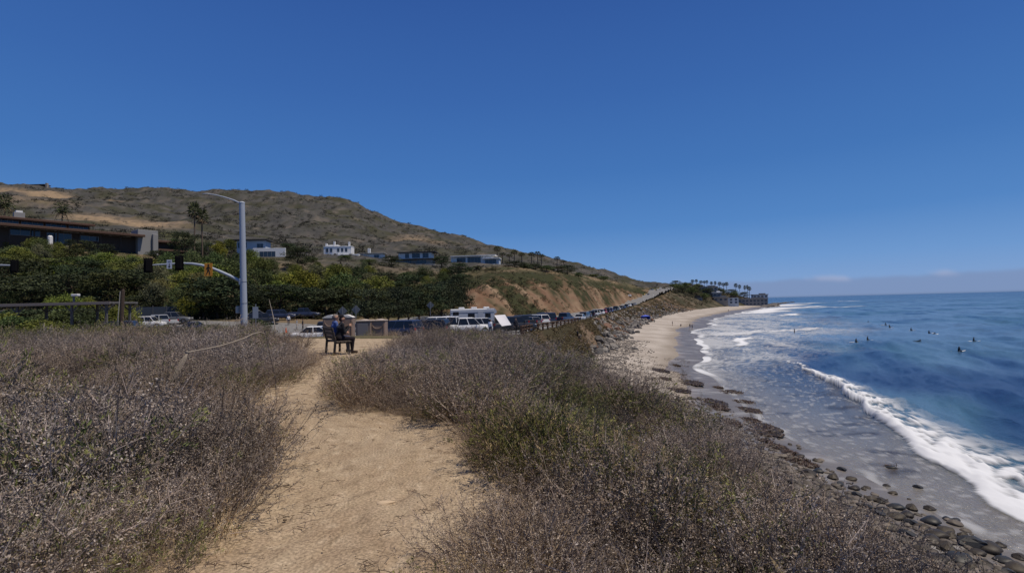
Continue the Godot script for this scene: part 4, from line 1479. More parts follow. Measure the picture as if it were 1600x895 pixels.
func build_people() -> void:
	var cloth := vmat(0.85, 0.3)
	cloth.rim_enabled = true
	cloth.rim = 0.15
	var skin := Color(0.42, 0.25, 0.17)
	var black := Color(0.012, 0.012, 0.014)
	# the bench on the bluff, seen from behind its left end, and the two who sit on it
	var at := Vector3(-6.05, high(-6.05, 17.7) - 0.01, -17.7)
	var turn := deg_to_rad(122.0)
	var bench := thing("park_bench", "weathered wooden bench with dark frame facing the sea beside the path", "bench", at, turn)
	var wood := tex(mat(0.115, 0.088, 0.066, 0.85).duplicate(), noise_tex(FastNoiseLite.TYPE_SIMPLEX, 0.02, 4, 0.5, 1.0, 61, 256), null, 6.0)
	var iron := mat(0.02, 0.02, 0.02, 0.5)
	for k in 4:
		var s := MB.new()
		s.box(Vector3(0, 0.44, -0.17 + 0.125 * k), Vector3(1.55, 0.038, 0.105), 0.008)
		obj("seat_slat", s.mesh(), wood, bench)
	for k in 3:
		var s := MB.new()
		s.box(Vector3(0, 0.58 + 0.14 * k, -0.265 - 0.035 * k), Vector3(1.55, 0.115, 0.034), 0.008, Basis(Vector3.RIGHT, -0.24))
		obj("back_slat", s.mesh(), wood, bench)
	for e in [-0.62, 0.62]:
		var s := MB.new()
		s.prism([Vector2(0.24, 0.0), Vector2(0.31, 0.0), Vector2(0.27, 0.45), Vector2(0.385, 0.94), Vector2(0.335, 0.94), Vector2(0.20, 0.45)], e - 0.03, e + 0.03)
		obj("back_post", s.mesh(), iron, bench)
		var l := MB.new()
		l.box(Vector3(e, 0.21, 0.20), Vector3(0.06, 0.42, 0.07), 0.006)
		l.box(Vector3(e, 0.40, 0.0), Vector3(0.058, 0.045, 0.46), 0.006)
		obj("front_leg", l.mesh(), iron, bench)
	var bs := Basis(Vector3.UP, turn)
	# nearer one: dark jacket and cap, hands raised with a dark phone
	var j := sitting()
	j.chest = Vector3(0, 0.87, 0.06)
	j.wrist_l = Vector3(-0.07, 0.93, 0.33)
	j.wrist_r = Vector3(0.07, 0.93, 0.33)
	j.elbow_l = Vector3(-0.22, 0.72, 0.14)
	j.elbow_r = Vector3(0.22, 0.72, 0.14)
	j.curl = 0.75
	var look1 := {"top": Color(0.014, 0.014, 0.018), "leg": Color(0.016, 0.015, 0.017), "skin": skin, "hair": Color(0.02, 0.018, 0.016), "shoe": Color(0.035, 0.022, 0.015), "wide": 1.08}
	var p1 := thing("person", "person in black jacket and dark cap seated on the bench raising both hands", "person", at + bs * Vector3(-0.28, 0.0, -0.03), turn)
	obj("body", figure(j, look1, 0.022, true), cloth, p1)
	var cap := MB.new()
	cap.col = Color(0.01, 0.01, 0.012)
	cap.lathe(Vector3(0, 1.245, 0.075), [Vector2(0.100, 0.0), Vector2(0.101, 0.035), Vector2(0.088, 0.075), Vector2(0.05, 0.104), Vector2(0.0, 0.112)], 14)
	cap.box(Vector3(0, 1.247, 0.20), Vector3(0.15, 0.012, 0.11), 0.005)
	obj("cap", cap.mesh(), cloth, p1)
	var ph := thing("phone", "small dark phone held up by the person in the black jacket", "phone", at + bs * Vector3(-0.28, 1.03, 0.42), turn)
	var phm := MB.new()
	phm.box(Vector3.ZERO, Vector3(0.075, 0.15, 0.01), 0.004, Basis(Vector3.RIGHT, -0.3))
	obj("case", phm.mesh(), mat(0.015, 0.015, 0.018, 0.3), ph)
	var phs := MB.new()
	phs.box(Basis(Vector3.RIGHT, -0.3) * Vector3(0, 0, -0.0058), Vector3(0.066, 0.135, 0.002), 0.0005, Basis(Vector3.RIGHT, -0.3))
	obj("screen", phs.mesh(), mat(0.03, 0.035, 0.045, 0.15), ph)
	# farther one: blue shirt, grey hair
	var j2 := sitting()
	j2.hip = Vector3(0, 0.555, 0)
	j2.chest = Vector3(0, 0.92, 0.0)
	var look2 := {"top": Color(0.075, 0.12, 0.30), "leg": Color(0.085, 0.10, 0.19), "skin": skin, "hair": Color(0.20, 0.17, 0.15), "shoe": Color(0.05, 0.04, 0.035), "arm": skin}
	var p2 := thing("person", "grey-haired person in a blue shirt seated on the bench's far end", "person", at + bs * Vector3(0.34, 0.0, -0.02), turn)
	obj("body", figure(j2, look2, 0.022, true), cloth, p2)
	# people far off; one figure per pose and dress
	var far_ones := [
		["person in white shirt standing at the scrub edge near the tilted white awning", 765, 520, 50.0, "white", 2.6], ["person in dark clothes leaning by the first wooden fence posts", 805, 521, 58.0, "dark", 0.4], ["person in a red shirt among the dark cars behind the fence", 812, 512, 62.0, "red", 1.2],
		["person in dark clothes alone at the far end of the fence", 901, 505, 84.0, "dark", 2.0], ["person in pale trousers crossing the asphalt, left one of two", 463, 500, 80.0, "pale", 1.8], ["person in dark blue crossing the asphalt, right one of two", 472, 500, 80.0, "dark", 1.9], ["person in white top standing beside the dark cars behind the pole", 450, 497, 84.0, "white", 0.6]]
	var looks := {"white": {"top": Color(0.72, 0.72, 0.74), "leg": Color(0.05, 0.06, 0.09), "skin": skin, "hair": Color(0.03, 0.025, 0.02), "shoe": black}, "dark": {"top": Color(0.025, 0.025, 0.035), "leg": Color(0.02, 0.02, 0.025), "skin": skin, "hair": Color(0.03, 0.025, 0.02), "shoe": black},
		"red": {"top": Color(0.35, 0.05, 0.04), "leg": Color(0.04, 0.05, 0.08), "skin": skin, "hair": Color(0.03, 0.025, 0.02), "shoe": black}, "pale": {"top": Color(0.30, 0.30, 0.31), "leg": Color(0.48, 0.43, 0.36), "skin": skin, "hair": Color(0.03, 0.025, 0.02), "shoe": black}, "swim": {"top": Color(0.05, 0.05, 0.06), "leg": Color(0.05, 0.05, 0.06), "shin": skin, "arm": skin, "skin": skin, "hair": Color(0.03, 0.025, 0.02), "shoe": skin}}
	var made := {}
	for k in looks: made[k] = figure(standing(0.12), looks[k], 0.04, false)
	for a in far_ones:
		var q := at_f(a[1], a[3])
		var p := thing("person", a[0], "person", q, a[5], "people around the car park")
		obj("body", made[a[4]], cloth, p)
	for a in [["person standing alone on the pale sand near the blue tent", 1051, 509, 1.0], ["person walking in the shallow wash, left one of a close pair", 1078.5, 513, 2.2], ["person walking in the shallow wash, right one of a close pair", 1082, 514, 2.0], ["tiny person far along the beach toward the headland", 1139, 487, 0.5]]:
		var q := on_ground(a[1], a[2], 60.0)
		var p := thing("person", a[0], "person", q, a[3], "people on the beach")
		obj("body", made["swim"], cloth, p)
	var crouch := standing()
	crouch.merge({"hip": Vector3(0, 0.30, -0.12), "chest": Vector3(0, 0.62, 0.02), "elbow_l": Vector3(-0.25, 0.45, 0.15), "elbow_r": Vector3(0.25, 0.45, 0.15), "wrist_l": Vector3(-0.1, 0.42, 0.36), "wrist_r": Vector3(0.1, 0.42, 0.36), "knee_l": Vector3(-0.15, 0.50, 0.25), "knee_r": Vector3(0.15, 0.50, 0.25), "ankle_l": Vector3(-0.13, 0.09, 0.02), "ankle_r": Vector3(0.13, 0.09, 0.02)}, true)
	var cr := thing("person", "person crouching on the sand between the tent and the walking pair", "person", on_ground(1064, 510, 60.0), 1.5, "people on the beach")
	obj("body", figure(crouch, looks["swim"], 0.04, false), cloth, cr)
	# surfers waiting on their boards
	var suit := {"top": black, "leg": black, "skin": Color(0.20, 0.12, 0.085), "hair": Color(0.015, 0.012, 0.01), "shoe": black}
	var sit := figure(astride(), suit, 0.035, false)
	var lie := figure(lying(), suit, 0.035, false)
	var brd := board_mesh()
	var spots := [[1242, 521, 0, "surfer standing in the white water beside a loose pale board"], [1357, 505, 1, "tiny dark surfer farthest out toward the horizon, left one"], [1384, 507.5, 1, "tiny dark surfer farthest out, next to another a little nearer"], [1390.5, 514.5, 1, "dark surfer sitting just below the farthest two"], [1424, 516, 1, "dark surfer on a pale board in the middle of the lineup"],
		[1452, 520, 1, "surfer sitting shoulder to shoulder with a paddling neighbour"], [1461, 521.5, 2, "surfer lying on a board right beside a sitting one"], [1437.5, 532.5, 2, "surfer paddling on a long pale board below the middle pair"], [1356, 533.5, 1, "surfer on a white board on the shoreward side"], [1338, 536, 1, "small surfer low in the water, nearest to the white water"],
		[1499, 548, 1, "largest surfer, nearest to the bluff, sitting on a low board"], [1522, 533.5, 1, "surfer farthest to the right of the whole lineup"]]
	var k := 0
	for a in spots:
		var q := on_level(a[0], a[1], 0.0)
		q.y = 0.012 + swell(q.x, -q.z, q.x - water(-q.z))
		var yaw := rng.randf_range(-0.6, 0.6) + 1.2
		if a[2] == 0:
			var p := thing("surfer", a[3], "surfer", q + Vector3(0, -0.45, 0), 1.2, "surfers in the water")
			obj("body", figure(standing(), suit, 0.04, false), cloth, p)
			var lb := on_level(1257, 522.5, 0.0)
			var bo := thing("surfboard", "pale surfboard floating beside the standing surfer", "surfboard", Vector3(lb.x, 0.10, lb.z), 1.4)
			obj("deck", brd, cloth, bo)
		else:
			var p := thing("surfer", a[3], "surfer", q + Vector3(0, -0.03, 0), yaw, "surfers in the water")
			obj("body", sit if a[2] == 1 else lie, cloth, p)
			var bo := thing("surfboard", "pale surfboard under the %s" % a[3].trim_prefix("tiny ").trim_prefix("small "), "surfboard", q + Basis(Vector3.UP, yaw) * Vector3(0, -0.04, -0.1), yaw, "surfboards under the surfers")
			obj("deck", brd, cloth, bo)
		k += 1

# ---------------------------------------------------------------- vehicles; front towards +x, wheels on y 0
const SHAPES := {   # length, width, height, belt, bonnet length, boot length, windscreen run, rear run
	"sedan": [4.65, 1.82, 1.44, 0.92, 1.25, 0.85, 0.75, 0.65], "suv": [4.8, 1.94, 1.78, 1.08, 1.15, 0.06, 0.62, 0.28], "pickup": [5.6, 1.98, 1.86, 1.12, 1.35, 1.85, 0.62, 0.18], "van": [5.1, 1.98, 2.02, 1.12, 0.75, 0.04, 0.75, 0.16], "hatch": [4.2, 1.78, 1.52, 0.96, 0.98, 0.10, 0.75, 0.55]}

func make_car(kind: String) -> Node3D:
	var d: Array = SHAPES[kind]
	var L: float = d[0]
	var W: float = d[1] * 0.5
	var H: float = d[2]
	var belt: float = d[3]
	var root := Node3D.new()
	var b := MB.new()
	var st := []
	for k in 15:
		var s := k / 14.0
		var x := L * (0.5 - s)
		var fr := L * s            # metres behind the nose
		var top := belt
		if fr < d[4]: top = lerpf(belt - 0.20, belt - 0.02, smoothstep(0.0, 1.0, fr / d[4]))
		elif L - fr < d[5]: top = belt + (0.02 if kind == "pickup" else -0.02)
		var round_ := minf(fr, L - fr)
		var hw := W * (0.86 + 0.14 * smoothstep(0.0, 0.55, round_))
		var low := 0.24 + 0.12 * smoothstep(0.35, 0.0, round_)
		if round_ < 0.01: top -= 0.12
		st.append([x, low, top, hw])
	for q in st:
		var y0: float = q[1]
		var y1: float = q[2]
		var h: float = q[3]
		for r in [[-0.90, y0], [-1.0, y0 + 0.16], [-1.0, lerpf(y0, y1, 0.62)], [-0.95, y1 - 0.05], [-0.86, y1], [0.86, y1], [0.95, y1 - 0.05], [1.0, lerpf(y0, y1, 0.62)], [1.0, y0 + 0.16], [0.90, y0]]:
			b.p(Vector3(q[0], r[1], r[0] * h))
	for k in 14:
		for s in 10:
			var a := k * 10 + s
			var e := k * 10 + (s + 1) % 10
			b.t(a, a + 10, e + 10); b.t(a, e + 10, e)
	for e in 2:
		var o := e * 140
		var f := b.v.size()
		for s in 10: b.p(b.v[o + s])
		for s in range(1, 9):
			if e == 0: b.t(f, f + s, f + s + 1)
			else: b.t(f, f + s + 1, f + s)
	# greenhouse
	var xf: float = L * 0.5 - d[4]
	var xr: float = -L * 0.5 + d[5]
	var xft: float = xf - d[6]
	var xrt: float = xr + d[7]
	var wb := W * 0.93
	var wt := W * 0.76
	var y0 := belt - 0.03
	var c := [Vector3(xf, y0, -wb), Vector3(xf, y0, wb), Vector3(xr, y0, wb), Vector3(xr, y0, -wb)]
	var t := [Vector3(xft, H - 0.05, -wt), Vector3(xft, H - 0.05, wt), Vector3(xrt, H - 0.05, wt), Vector3(xrt, H - 0.05, -wt)]
	for k in 4: b.quad(c[(k + 1) % 4], c[k], t[k], t[(k + 1) % 4])
	var roof := MB.new()
	var rr := [t[0] + Vector3(-0.12, 0.05, 0.10), t[1] + Vector3(-0.12, 0.05, -0.10), t[2] + Vector3(0.12, 0.05, -0.10), t[3] + Vector3(0.12, 0.05, 0.10)]
	for k in 4: b.quad(t[(k + 1) % 4], t[k], rr[k], rr[(k + 1) % 4])
	b.quad(rr[3], rr[2], rr[1], rr[0])
	if kind == "pickup":      # an open bed behind the cab
		var bed := MB.new()
		bed.box(Vector3((xr - 0.02 - L * 0.5 + 0.10) * 0.5, belt + 0.025, 0), Vector3(d[5] - 0.22, 0.012, W * 1.55), 0.0)
		obj("bed", bed.mesh(), mat(0.02, 0.02, 0.02, 0.8), root)
	obj("body", b.mesh(), mat(0.3, 0.3, 0.3, 0.3), root)
	var glass := mat(0.012, 0.014, 0.017, 0.08, 0.0, 0.5)
	var pane := func(a: Vector3, e: Vector3, f: Vector3, g: Vector3) -> void:   # shrunk quad, a little proud
		var m := (a + e + f + g) * 0.25
		var nrm := (e - a).cross(f - a).normalized()
		if nrm.dot(m - Vector3(0, 0.6, 0)) < 0: nrm = -nrm
		var q := []
		for p in [a, e, f, g]: q.append(p.lerp(m, 0.09) + nrm * 0.012)
		var g2 := MB.new()
		g2.quad(q[0], q[1], q[2], q[3])
		for k in 4: g2.quad(q[k], q[k] - nrm * 0.02, q[(k + 1) % 4] - nrm * 0.02, q[(k + 1) % 4])
		obj("window", g2.mesh(), glass, root)
	pane.call(c[1], c[0], t[0], t[1])
	pane.call(c[3], c[2], t[2], t[3])
	for s in [[1, 2], [0, 3]]:
		var n := 2 if kind in ["sedan", "hatch", "pickup"] else 3
		for k in n:
			var u := float(k) / n
			var v := float(k + 1) / n
			pane.call(c[s[0]].lerp(c[s[1]], u), c[s[0]].lerp(c[s[1]], v), t[s[0]].lerp(t[s[1]], v), t[s[0]].lerp(t[s[1]], u))
	var r := 0.34 if kind in ["sedan", "hatch"] else 0.40
	for x in [L * 0.5 - 0.88, -L * 0.5 + 0.95]:
		for s in [-1.0, 1.0]:
			var wh := Node3D.new()
			wh.name = "wheel"
			root.add_child(wh, true)
			wh.position = Vector3(x, r, s * (W - 0.10))
			wh.rotation.x = PI / 2 * s
			var ty := MB.new()
			ty.lathe(Vector3(0, -0.11, 0), [Vector2(r * 0.62, 0), Vector2(r * 0.95, 0.0), Vector2(r, 0.04), Vector2(r, 0.18), Vector2(r * 0.95, 0.23), Vector2(r * 0.62, 0.225)], 18)
			obj("tyre", ty.mesh(), mat(0.012, 0.012, 0.012, 0.9), wh)
			var ri := MB.new()
			ri.lathe(Vector3(0, -0.10, 0), [Vector2(r * 0.64, 0), Vector2(r * 0.64, 0.20), Vector2(r * 0.5, 0.17), Vector2(0.0, 0.20)], 14)
			obj("rim", ri.mesh(), mat(0.32, 0.32, 0.33, 0.35, 0.6), wh)
	for s in [-1.0, 1.0]:
		var hl := MB.new()
		hl.box(Vector3(L * 0.5 - 0.10, belt - 0.30, s * W * 0.62), Vector3(0.16, 0.14, 0.40), 0.03)
		obj("headlight", hl.mesh(), mat(0.62, 0.64, 0.66, 0.15), root)
		var tl := MB.new()
		tl.box(Vector3(-L * 0.5 + 0.05, belt - 0.16, s * W * 0.74), Vector3(0.12, 0.26 if kind != "sedan" else 0.15, 0.22), 0.02)
		obj("taillight", tl.mesh(), mat(0.30, 0.012, 0.012, 0.2), root)
		var mi := MB.new()
		mi.box(Vector3(xf - 0.35, belt + 0.08, s * (W + 0.07)), Vector3(0.10, 0.14, 0.20), 0.03)
		obj("mirror", mi.mesh(), mat(0.03, 0.03, 0.03, 0.4), root)
	for e in [1.0, -1.0]:
		var bu := MB.new()
		bu.box(Vector3(e * (L * 0.5 - 0.02), 0.46, 0), Vector3(0.14, 0.20, W * 1.72), 0.05)
		obj("bumper", bu.mesh(), mat(0.035, 0.035, 0.037, 0.5), root)
	return root

func turn_to(a: Vector3, b: Vector3) -> float:   # yaw that brings +x onto the way from a to b
	return atan2(-(b.z - a.z), b.x - a.x)

const PAINT := {"white": Color(0.72, 0.72, 0.71), "silver": Color(0.40, 0.41, 0.42), "black": Color(0.013, 0.013, 0.015), "grey": Color(0.10, 0.105, 0.11), "navy": Color(0.018, 0.026, 0.06), "red": Color(0.30, 0.025, 0.02), "blue": Color(0.05, 0.10, 0.27), "tan": Color(0.34, 0.28, 0.20), "green": Color(0.04, 0.075, 0.06)}

func hw_at(f: float) -> Vector3:   # centre of the highway
	var k := 0
	while k < ROAD.size() - 2 and f > ROAD[k + 1][1]: k += 1
	var s := clampf((f - ROAD[k][1]) / float(ROAD[k + 1][1] - ROAD[k][1]), 0.0, 1.0)
	var x := lerpf(ROAD[k][0], ROAD[k + 1][0], s)
	return Vector3(x, high(x, f), -f)

func build_vehicles() -> void:
	var protos := {}
	for k in SHAPES: protos[k] = make_car(k)
	var names := {"sedan": "sedan", "suv": "sport_utility_car", "pickup": "pickup_truck", "van": "van", "hatch": "hatchback_car"}
	var spoken := {"sedan": "sedan", "suv": "tall wagon", "pickup": "pickup truck", "van": "van", "hatch": "hatchback"}
	var put := func(kind: String, paint: String, at: Vector3, yaw: float, label: String, group: String) -> void:
		var o: Node3D = protos[kind].duplicate()
		o.name = numbered(names[kind])
		add_child(o)
		o.position = at + Vector3(0, 0.06, 0)
		o.rotation.y = yaw
		var p: Color = PAINT[paint]
		var m := mat(p.r, p.g, p.b, 0.28)
		m.clearcoat_enabled = true
		m.clearcoat = 0.6
		(o.get_node("body") as MeshInstance3D).material_override = m
		tag(o, label, {"sedan": "car", "suv": "car", "pickup": "pickup truck", "van": "van", "hatch": "car"}[kind], group)
	# singled out in the photograph
	for a in [["pickup", "white", 228, 77, 0.15, "white crew pickup truck parked in front of the dark blue fence screen"], ["pickup", "grey", 268, 82, 0.25, "dark grey pickup truck parked just behind the dark sedan at left"], ["sedan", "navy", 304, 74, 0.1, "long dark sedan parked nearest the lamp pole, by the orange cones"], ["pickup", "silver", 248, 79, 2.9, "silver pickup seen end-on between two parked pickups"],
		["suv", "black", 410, 84, 0.4, "black tall wagon half hidden just right of the signal pole"], ["sedan", "silver", 402, 92, 0.4, "pale sedan parked in the shade behind the black wagon"], ["suv", "navy", 438, 90, 0.3, "navy tall wagon in the shade of the cypresses"], ["pickup", "navy", 474, 94, 0.2, "dark blue pickup truck behind the two people crossing the asphalt"],
		["suv", "black", 506, 66, 1.9, "black tall wagon rising behind the left portable toilet"], ["sedan", "white", 496, 46.5, 0.1, "white sedan cut off by the left portable toilet"], ["suv", "navy", 622, 50, 2.75, "dark navy tall wagon just right of the portable toilets"], ["suv", "black", 668, 54, 2.9, "black wagon parked beside the navy one behind the scrub"], ["van", "white", 684, 60, 3.0, "white van whose roof shows above the black wagon"],
		["van", "white", 703, 68, 2.95, "white van parked left of the motorhome"], ["suv", "silver", 752, 61, 0.3, "silver wagon parked against the motorhome"], ["pickup", "white", 727, 55, 0.2, "white crew pickup truck in front of the motorhome"], ["pickup", "black", 800, 60, 0.5, "black truck just right of the tilted white awning"]]:
		put.call(a[0], a[1], at_f(a[2], a[3]), a[4], a[5], "vehicles in the beach car park")
	var rest := [["suv", "navy"], ["sedan", "grey"], ["van", "white"], ["suv", "black"], ["pickup", "navy"], ["sedan", "silver"], ["suv", "grey"], ["hatch", "navy"], ["suv", "black"], ["van", "silver"], ["sedan", "white"], ["pickup", "white"], ["suv", "red"], ["van", "navy"], ["suv", "blue"], ["sedan", "black"], ["van", "green"], ["hatch", "white"], ["suv", "black"], ["sedan", "navy"], ["pickup", "grey"], ["suv", "white"], ["hatch", "black"], ["sedan", "silver"]]
	var f := 66.0
	for k in rest.size():
		var c := hw_at(f)
		var n := hw_at(f + 4.0)
		var yaw := turn_to(c, n) + rng.randf_range(-0.05, 0.05) + (PI if k % 3 == 0 else 0.0)
		var side := (n - c).cross(Vector3.UP).normalized()
		var q := c + side * (8.6 if f > 105.0 else 8.2)
		q.x = minf(q.x, edge(-q.z) - 1.4)
		q.y = high(q.x, -q.z)
		put.call(rest[k][0], rest[k][1], q, yaw, "%s %s, %s in the row parked along the seaward shoulder" % [rest[k][1], spoken[rest[k][0]], ["first", "second", "third", "fourth", "fifth", "sixth", "seventh", "eighth", "ninth", "tenth", "eleventh", "twelfth", "thirteenth", "fourteenth", "fifteenth", "sixteenth", "seventeenth", "eighteenth", "nineteenth", "twentieth", "twenty-first", "twenty-second", "twenty-third", "twenty-fourth"][k]], "cars parked along the seaward shoulder")
		f += 5.9 + f * 0.018 + rng.randf() * 1.5
	f = 96.0
	var lot := [["suv", "black"], ["sedan", "silver"], ["pickup", "black"], ["hatch", "grey"], ["suv", "white"], ["van", "navy"], ["sedan", "black"]]
	for k in lot.size():      # a second rank, nose to the fence
		var q := at_f(818.0 + k * 11.0, 66.0 + k * 5.0)
		q.x = minf(q.x, edge(-q.z) - 6.0)
		q.y = high(q.x, -q.z)
		put.call(lot[k][0], lot[k][1], q, 2.2, "%s %s, %s of those nosed toward the wooden fence" % [lot[k][1], spoken[lot[k][0]], WORDS[k]], "cars nosed toward the wooden fence")
	for a in [["sedan", "white", 335.0, -2.0, "small pale car driving on the highway below the cut"], ["suv", "silver", 395.0, 2.2, "silver wagon driving halfway up the highway"], ["pickup", "grey", 440.0, -2.2, "grey pickup truck near the top of the highway"], ["van", "white", 455.0, 2.2, "white van cresting the highway rise"]]:
		var c: Vector3 = hw_at(a[2])
		var n: Vector3 = hw_at(a[2] + 6.0)
		var q: Vector3 = c + (n - c).cross(Vector3.UP).normalized() * a[3]
		put.call(a[0], a[1], Vector3(q.x, high(q.x, -q.z), q.z), turn_to(c, n) + (0.0 if a[3] > 0 else PI), a[4], "cars driving on the coast highway")
	for k in protos: protos[k].free()
	# motorhome
	var at := at_f(733, 66)
	var rv_ := thing("motorhome", "long pale grey motorhome with a dark stripe parked across the lot", "motorhome", at + Vector3(0, 0.05, 0), PI + 0.12)
	var shell := tex(mat(0.52, 0.53, 0.54, 0.45).duplicate(), null, null, 1.0)
	var b := MB.new()
	b.box(Vector3(-0.35, 1.75, 0), Vector3(5.6, 2.35, 2.35), 0.10)
	b.prism([Vector2(-2.2, 2.05), Vector2(-3.35, 2.30), Vector2(-3.45, 2.55), Vector2(-3.2, 2.92), Vector2(-2.2, 2.92)], -1.15, 1.15, Basis(Vector3.UP, -PI / 2))
	obj("body", b.mesh(), shell, rv_)
	b = MB.new()
	b.box(Vector3(3.0, 1.05, 0), Vector3(1.75, 1.0, 1.95), 0.16)
	b.box(Vector3(2.68, 1.75, 0), Vector3(1.05, 0.55, 1.8), 0.12)
	obj("cab", b.mesh(), mat(0.55, 0.55, 0.55, 0.35), rv_)
	var dark := mat(0.012, 0.013, 0.016, 0.1)
	for s in [-1.0, 1.0]:
		for w in [[1.75, 2.35, 0.75, 0.45], [-0.2, 2.05, 0.85, 0.6], [-2.3, 2.05, 0.7, 0.55]]:
			var g := MB.new()
			g.box(Vector3(w[0], w[1], s * 1.18), Vector3(w[2], w[3], 0.03), 0.008)
			obj("window", g.mesh(), dark, rv_)
		var sp := MB.new()
		sp.box(Vector3(-0.35, 2.42, s * 1.178), Vector3(5.5, 0.09, 0.012), 0.0)
		sp.box(Vector3(-0.35, 1.25, s * 1.178), Vector3(5.5, 0.16, 0.012), 0.0)
		obj("stripe", sp.mesh(), mat(0.07, 0.09, 0.14, 0.5), rv_)
		var g2 := MB.new()
		g2.box(Vector3(2.75, 1.78, s * 0.90), Vector3(0.7, 0.40, 0.03), 0.006)
		obj("window", g2.mesh(), dark, rv_)
		for x in [2.75, -1.7]:
			var ty := MB.new()
			ty.tube([Vector3(x, 0.40, s * 0.82), Vector3(x, 0.40, s * 1.10)], [0.40, 0.40], 18)
			obj("wheel", ty.mesh(), mat(0.013, 0.013, 0.013, 0.9), rv_)
	var dr := MB.new()
	dr.box(Vector3(-1.35, 1.72, -1.185), Vector3(0.68, 1.85, 0.03), 0.01)
	obj("door", dr.mesh(), mat(0.46, 0.47, 0.48, 0.5), rv_)
	for x in [-2.2, -0.6, 1.0]:
		var v := MB.new()
		v.box(Vector3(x, 3.03, 0.2), Vector3(0.75, 0.22, 0.7), 0.06)
		obj("roof_vent", v.mesh(), mat(0.66, 0.66, 0.66, 0.5), rv_)
	var aw := MB.new()
	aw.tube([Vector3(-3.0, 2.82, 1.28), Vector3(1.6, 2.82, 1.28)], [0.09, 0.09], 10)
	obj("awning_roll", aw.mesh(), mat(0.62, 0.6, 0.55, 0.7), rv_)
	b = MB.new()
	b.box(Vector3(-3.2, 1.9, 0.75), Vector3(0.06, 1.9, 0.05), 0.01)
	b.box(Vector3(-3.2, 1.9, 0.40), Vector3(0.06, 1.9, 0.05), 0.01)
	for k in 5: b.box(Vector3(-3.2, 1.1 + 0.38 * k, 0.575), Vector3(0.045, 0.04, 0.34), 0.0)
	obj("rear_ladder", b.mesh(), mat(0.35, 0.35, 0.36, 0.4, 0.7), rv_)
	# motorcycle on the asphalt
	at = at_f(468, 47.0)
	var mc := thing("motorcycle", "black motorcycle parked on the pale asphalt left of the toilets", "motorcycle", at + Vector3(0, 0.05, 0), 0.15)
	for x in [-0.72, 0.72]:
		var ty := MB.new()
		for k in 20: 
			var a0 := TAU * k / 20.0
			var a1 := TAU * (k + 1) / 20.0
			ty.tube([Vector3(x + cos(a0) * 0.27, 0.32 + sin(a0) * 0.27, 0), Vector3(x + cos(a1) * 0.27, 0.32 + sin(a1) * 0.27, 0)], [0.06], 6, false)
		obj("wheel", ty.mesh(), mat(0.013, 0.013, 0.013, 0.9), mc)
	b = MB.new()
	b.ball(Vector3(0.12, 0.78, 0), Vector3(0.30, 0.15, 0.16), 7, 12)
	obj("fuel_tank", b.mesh(), mat(0.012, 0.012, 0.013, 0.2), mc)
	b = MB.new()
	b.box(Vector3(-0.42, 0.76, 0), Vector3(0.7, 0.11, 0.26), 0.04)
	obj("seat", b.mesh(), mat(0.015, 0.013, 0.012, 0.8), mc)
	b = MB.new()
	b.box(Vector3(0.0, 0.42, 0), Vector3(0.46, 0.38, 0.3), 0.08)
	b.tube([Vector3(0.1, 0.3, 0.16), Vector3(-0.85, 0.34, 0.19)], [0.05, 0.06], 8)
	obj("engine", b.mesh(), mat(0.36, 0.36, 0.37, 0.3, 0.8), mc)
	b = MB.new()
	b.tube([Vector3(0.72, 0.32, 0.09), Vector3(0.46, 0.98, 0.09)], [0.028], 6)
	b.tube([Vector3(0.72, 0.32, -0.09), Vector3(0.46, 0.98, -0.09)], [0.028], 6)
	b.tube([Vector3(0.30, 1.08, 0.38), Vector3(0.44, 1.02, 0.1), Vector3(0.44, 1.02, -0.1), Vector3(0.30, 1.08, -0.38)], [0.018], 6)
	obj("fork", b.mesh(), mat(0.4, 0.4, 0.41, 0.25, 0.9), mc)
	for s in [-1.0, 1.0]:
		b = MB.new()
		b.box(Vector3(-0.68, 0.62, s * 0.24), Vector3(0.55, 0.32, 0.18), 0.05)
		obj("saddlebag", b.mesh(), mat(0.014, 0.014, 0.015, 0.35), mc)
	b = MB.new()
	b.ball(Vector3(0.60, 0.88, 0), Vector3(0.09, 0.10, 0.10), 6, 10)
	obj("headlight", b.mesh(), mat(0.6, 0.6, 0.6, 0.2), mc)

# ---------------------------------------------------------------- roads, car park, buildings, street furniture, rocks
const ROAD := [[-120, 52], [-75, 60], [-48, 66], [-27, 73], [-8, 86], [4, 102], [13, 125], [22, 164], [41, 230], [65, 300], [105, 400], [140, 480], [168, 545], [195, 610]]

func ribbon_road(called: String, off0: float, off1: float, lift: float, f0: float, f1: float, m: Material, dash := 0.0) -> void:
	var b := MB.new()
	var f := f0
	var row := 0
	var prev := -1
	var nacross := 2 if off1 - off0 < 1.0 else 9
	while f < f1:
		var c := hw_at(f)
		var n := hw_at(f + 3.0)
		var side := Vector3(n.x - c.x, 0, n.z - c.z).cross(Vector3.UP).normalized()
		var first := b.v.size()
		for k in nacross:
			var q := c + side * lerpf(off0, off1, float(k) / (nacross - 1))
			var e := edge(-q.z) - 0.6
			if q.x > e and off1 - off0 > 1.0: q.x = e
			q.y = lerpf(high(q.x, -q.z), c.y, 0.75) + lift
			b.p(q)
		if prev >= 0 and (dash <= 0.0 or row % 2 == 0):
			for k in nacross - 1:
				b.t(prev + k, prev + k + 1, first + k + 1)
				b.t(prev + k, first + k + 1, first + k)
		prev = first
		row += 1
		f += (1.2 + f * 0.006) if dash <= 0.0 else dash * (0.6 + f * 0.004)
	struct(called, b.mesh(), m)

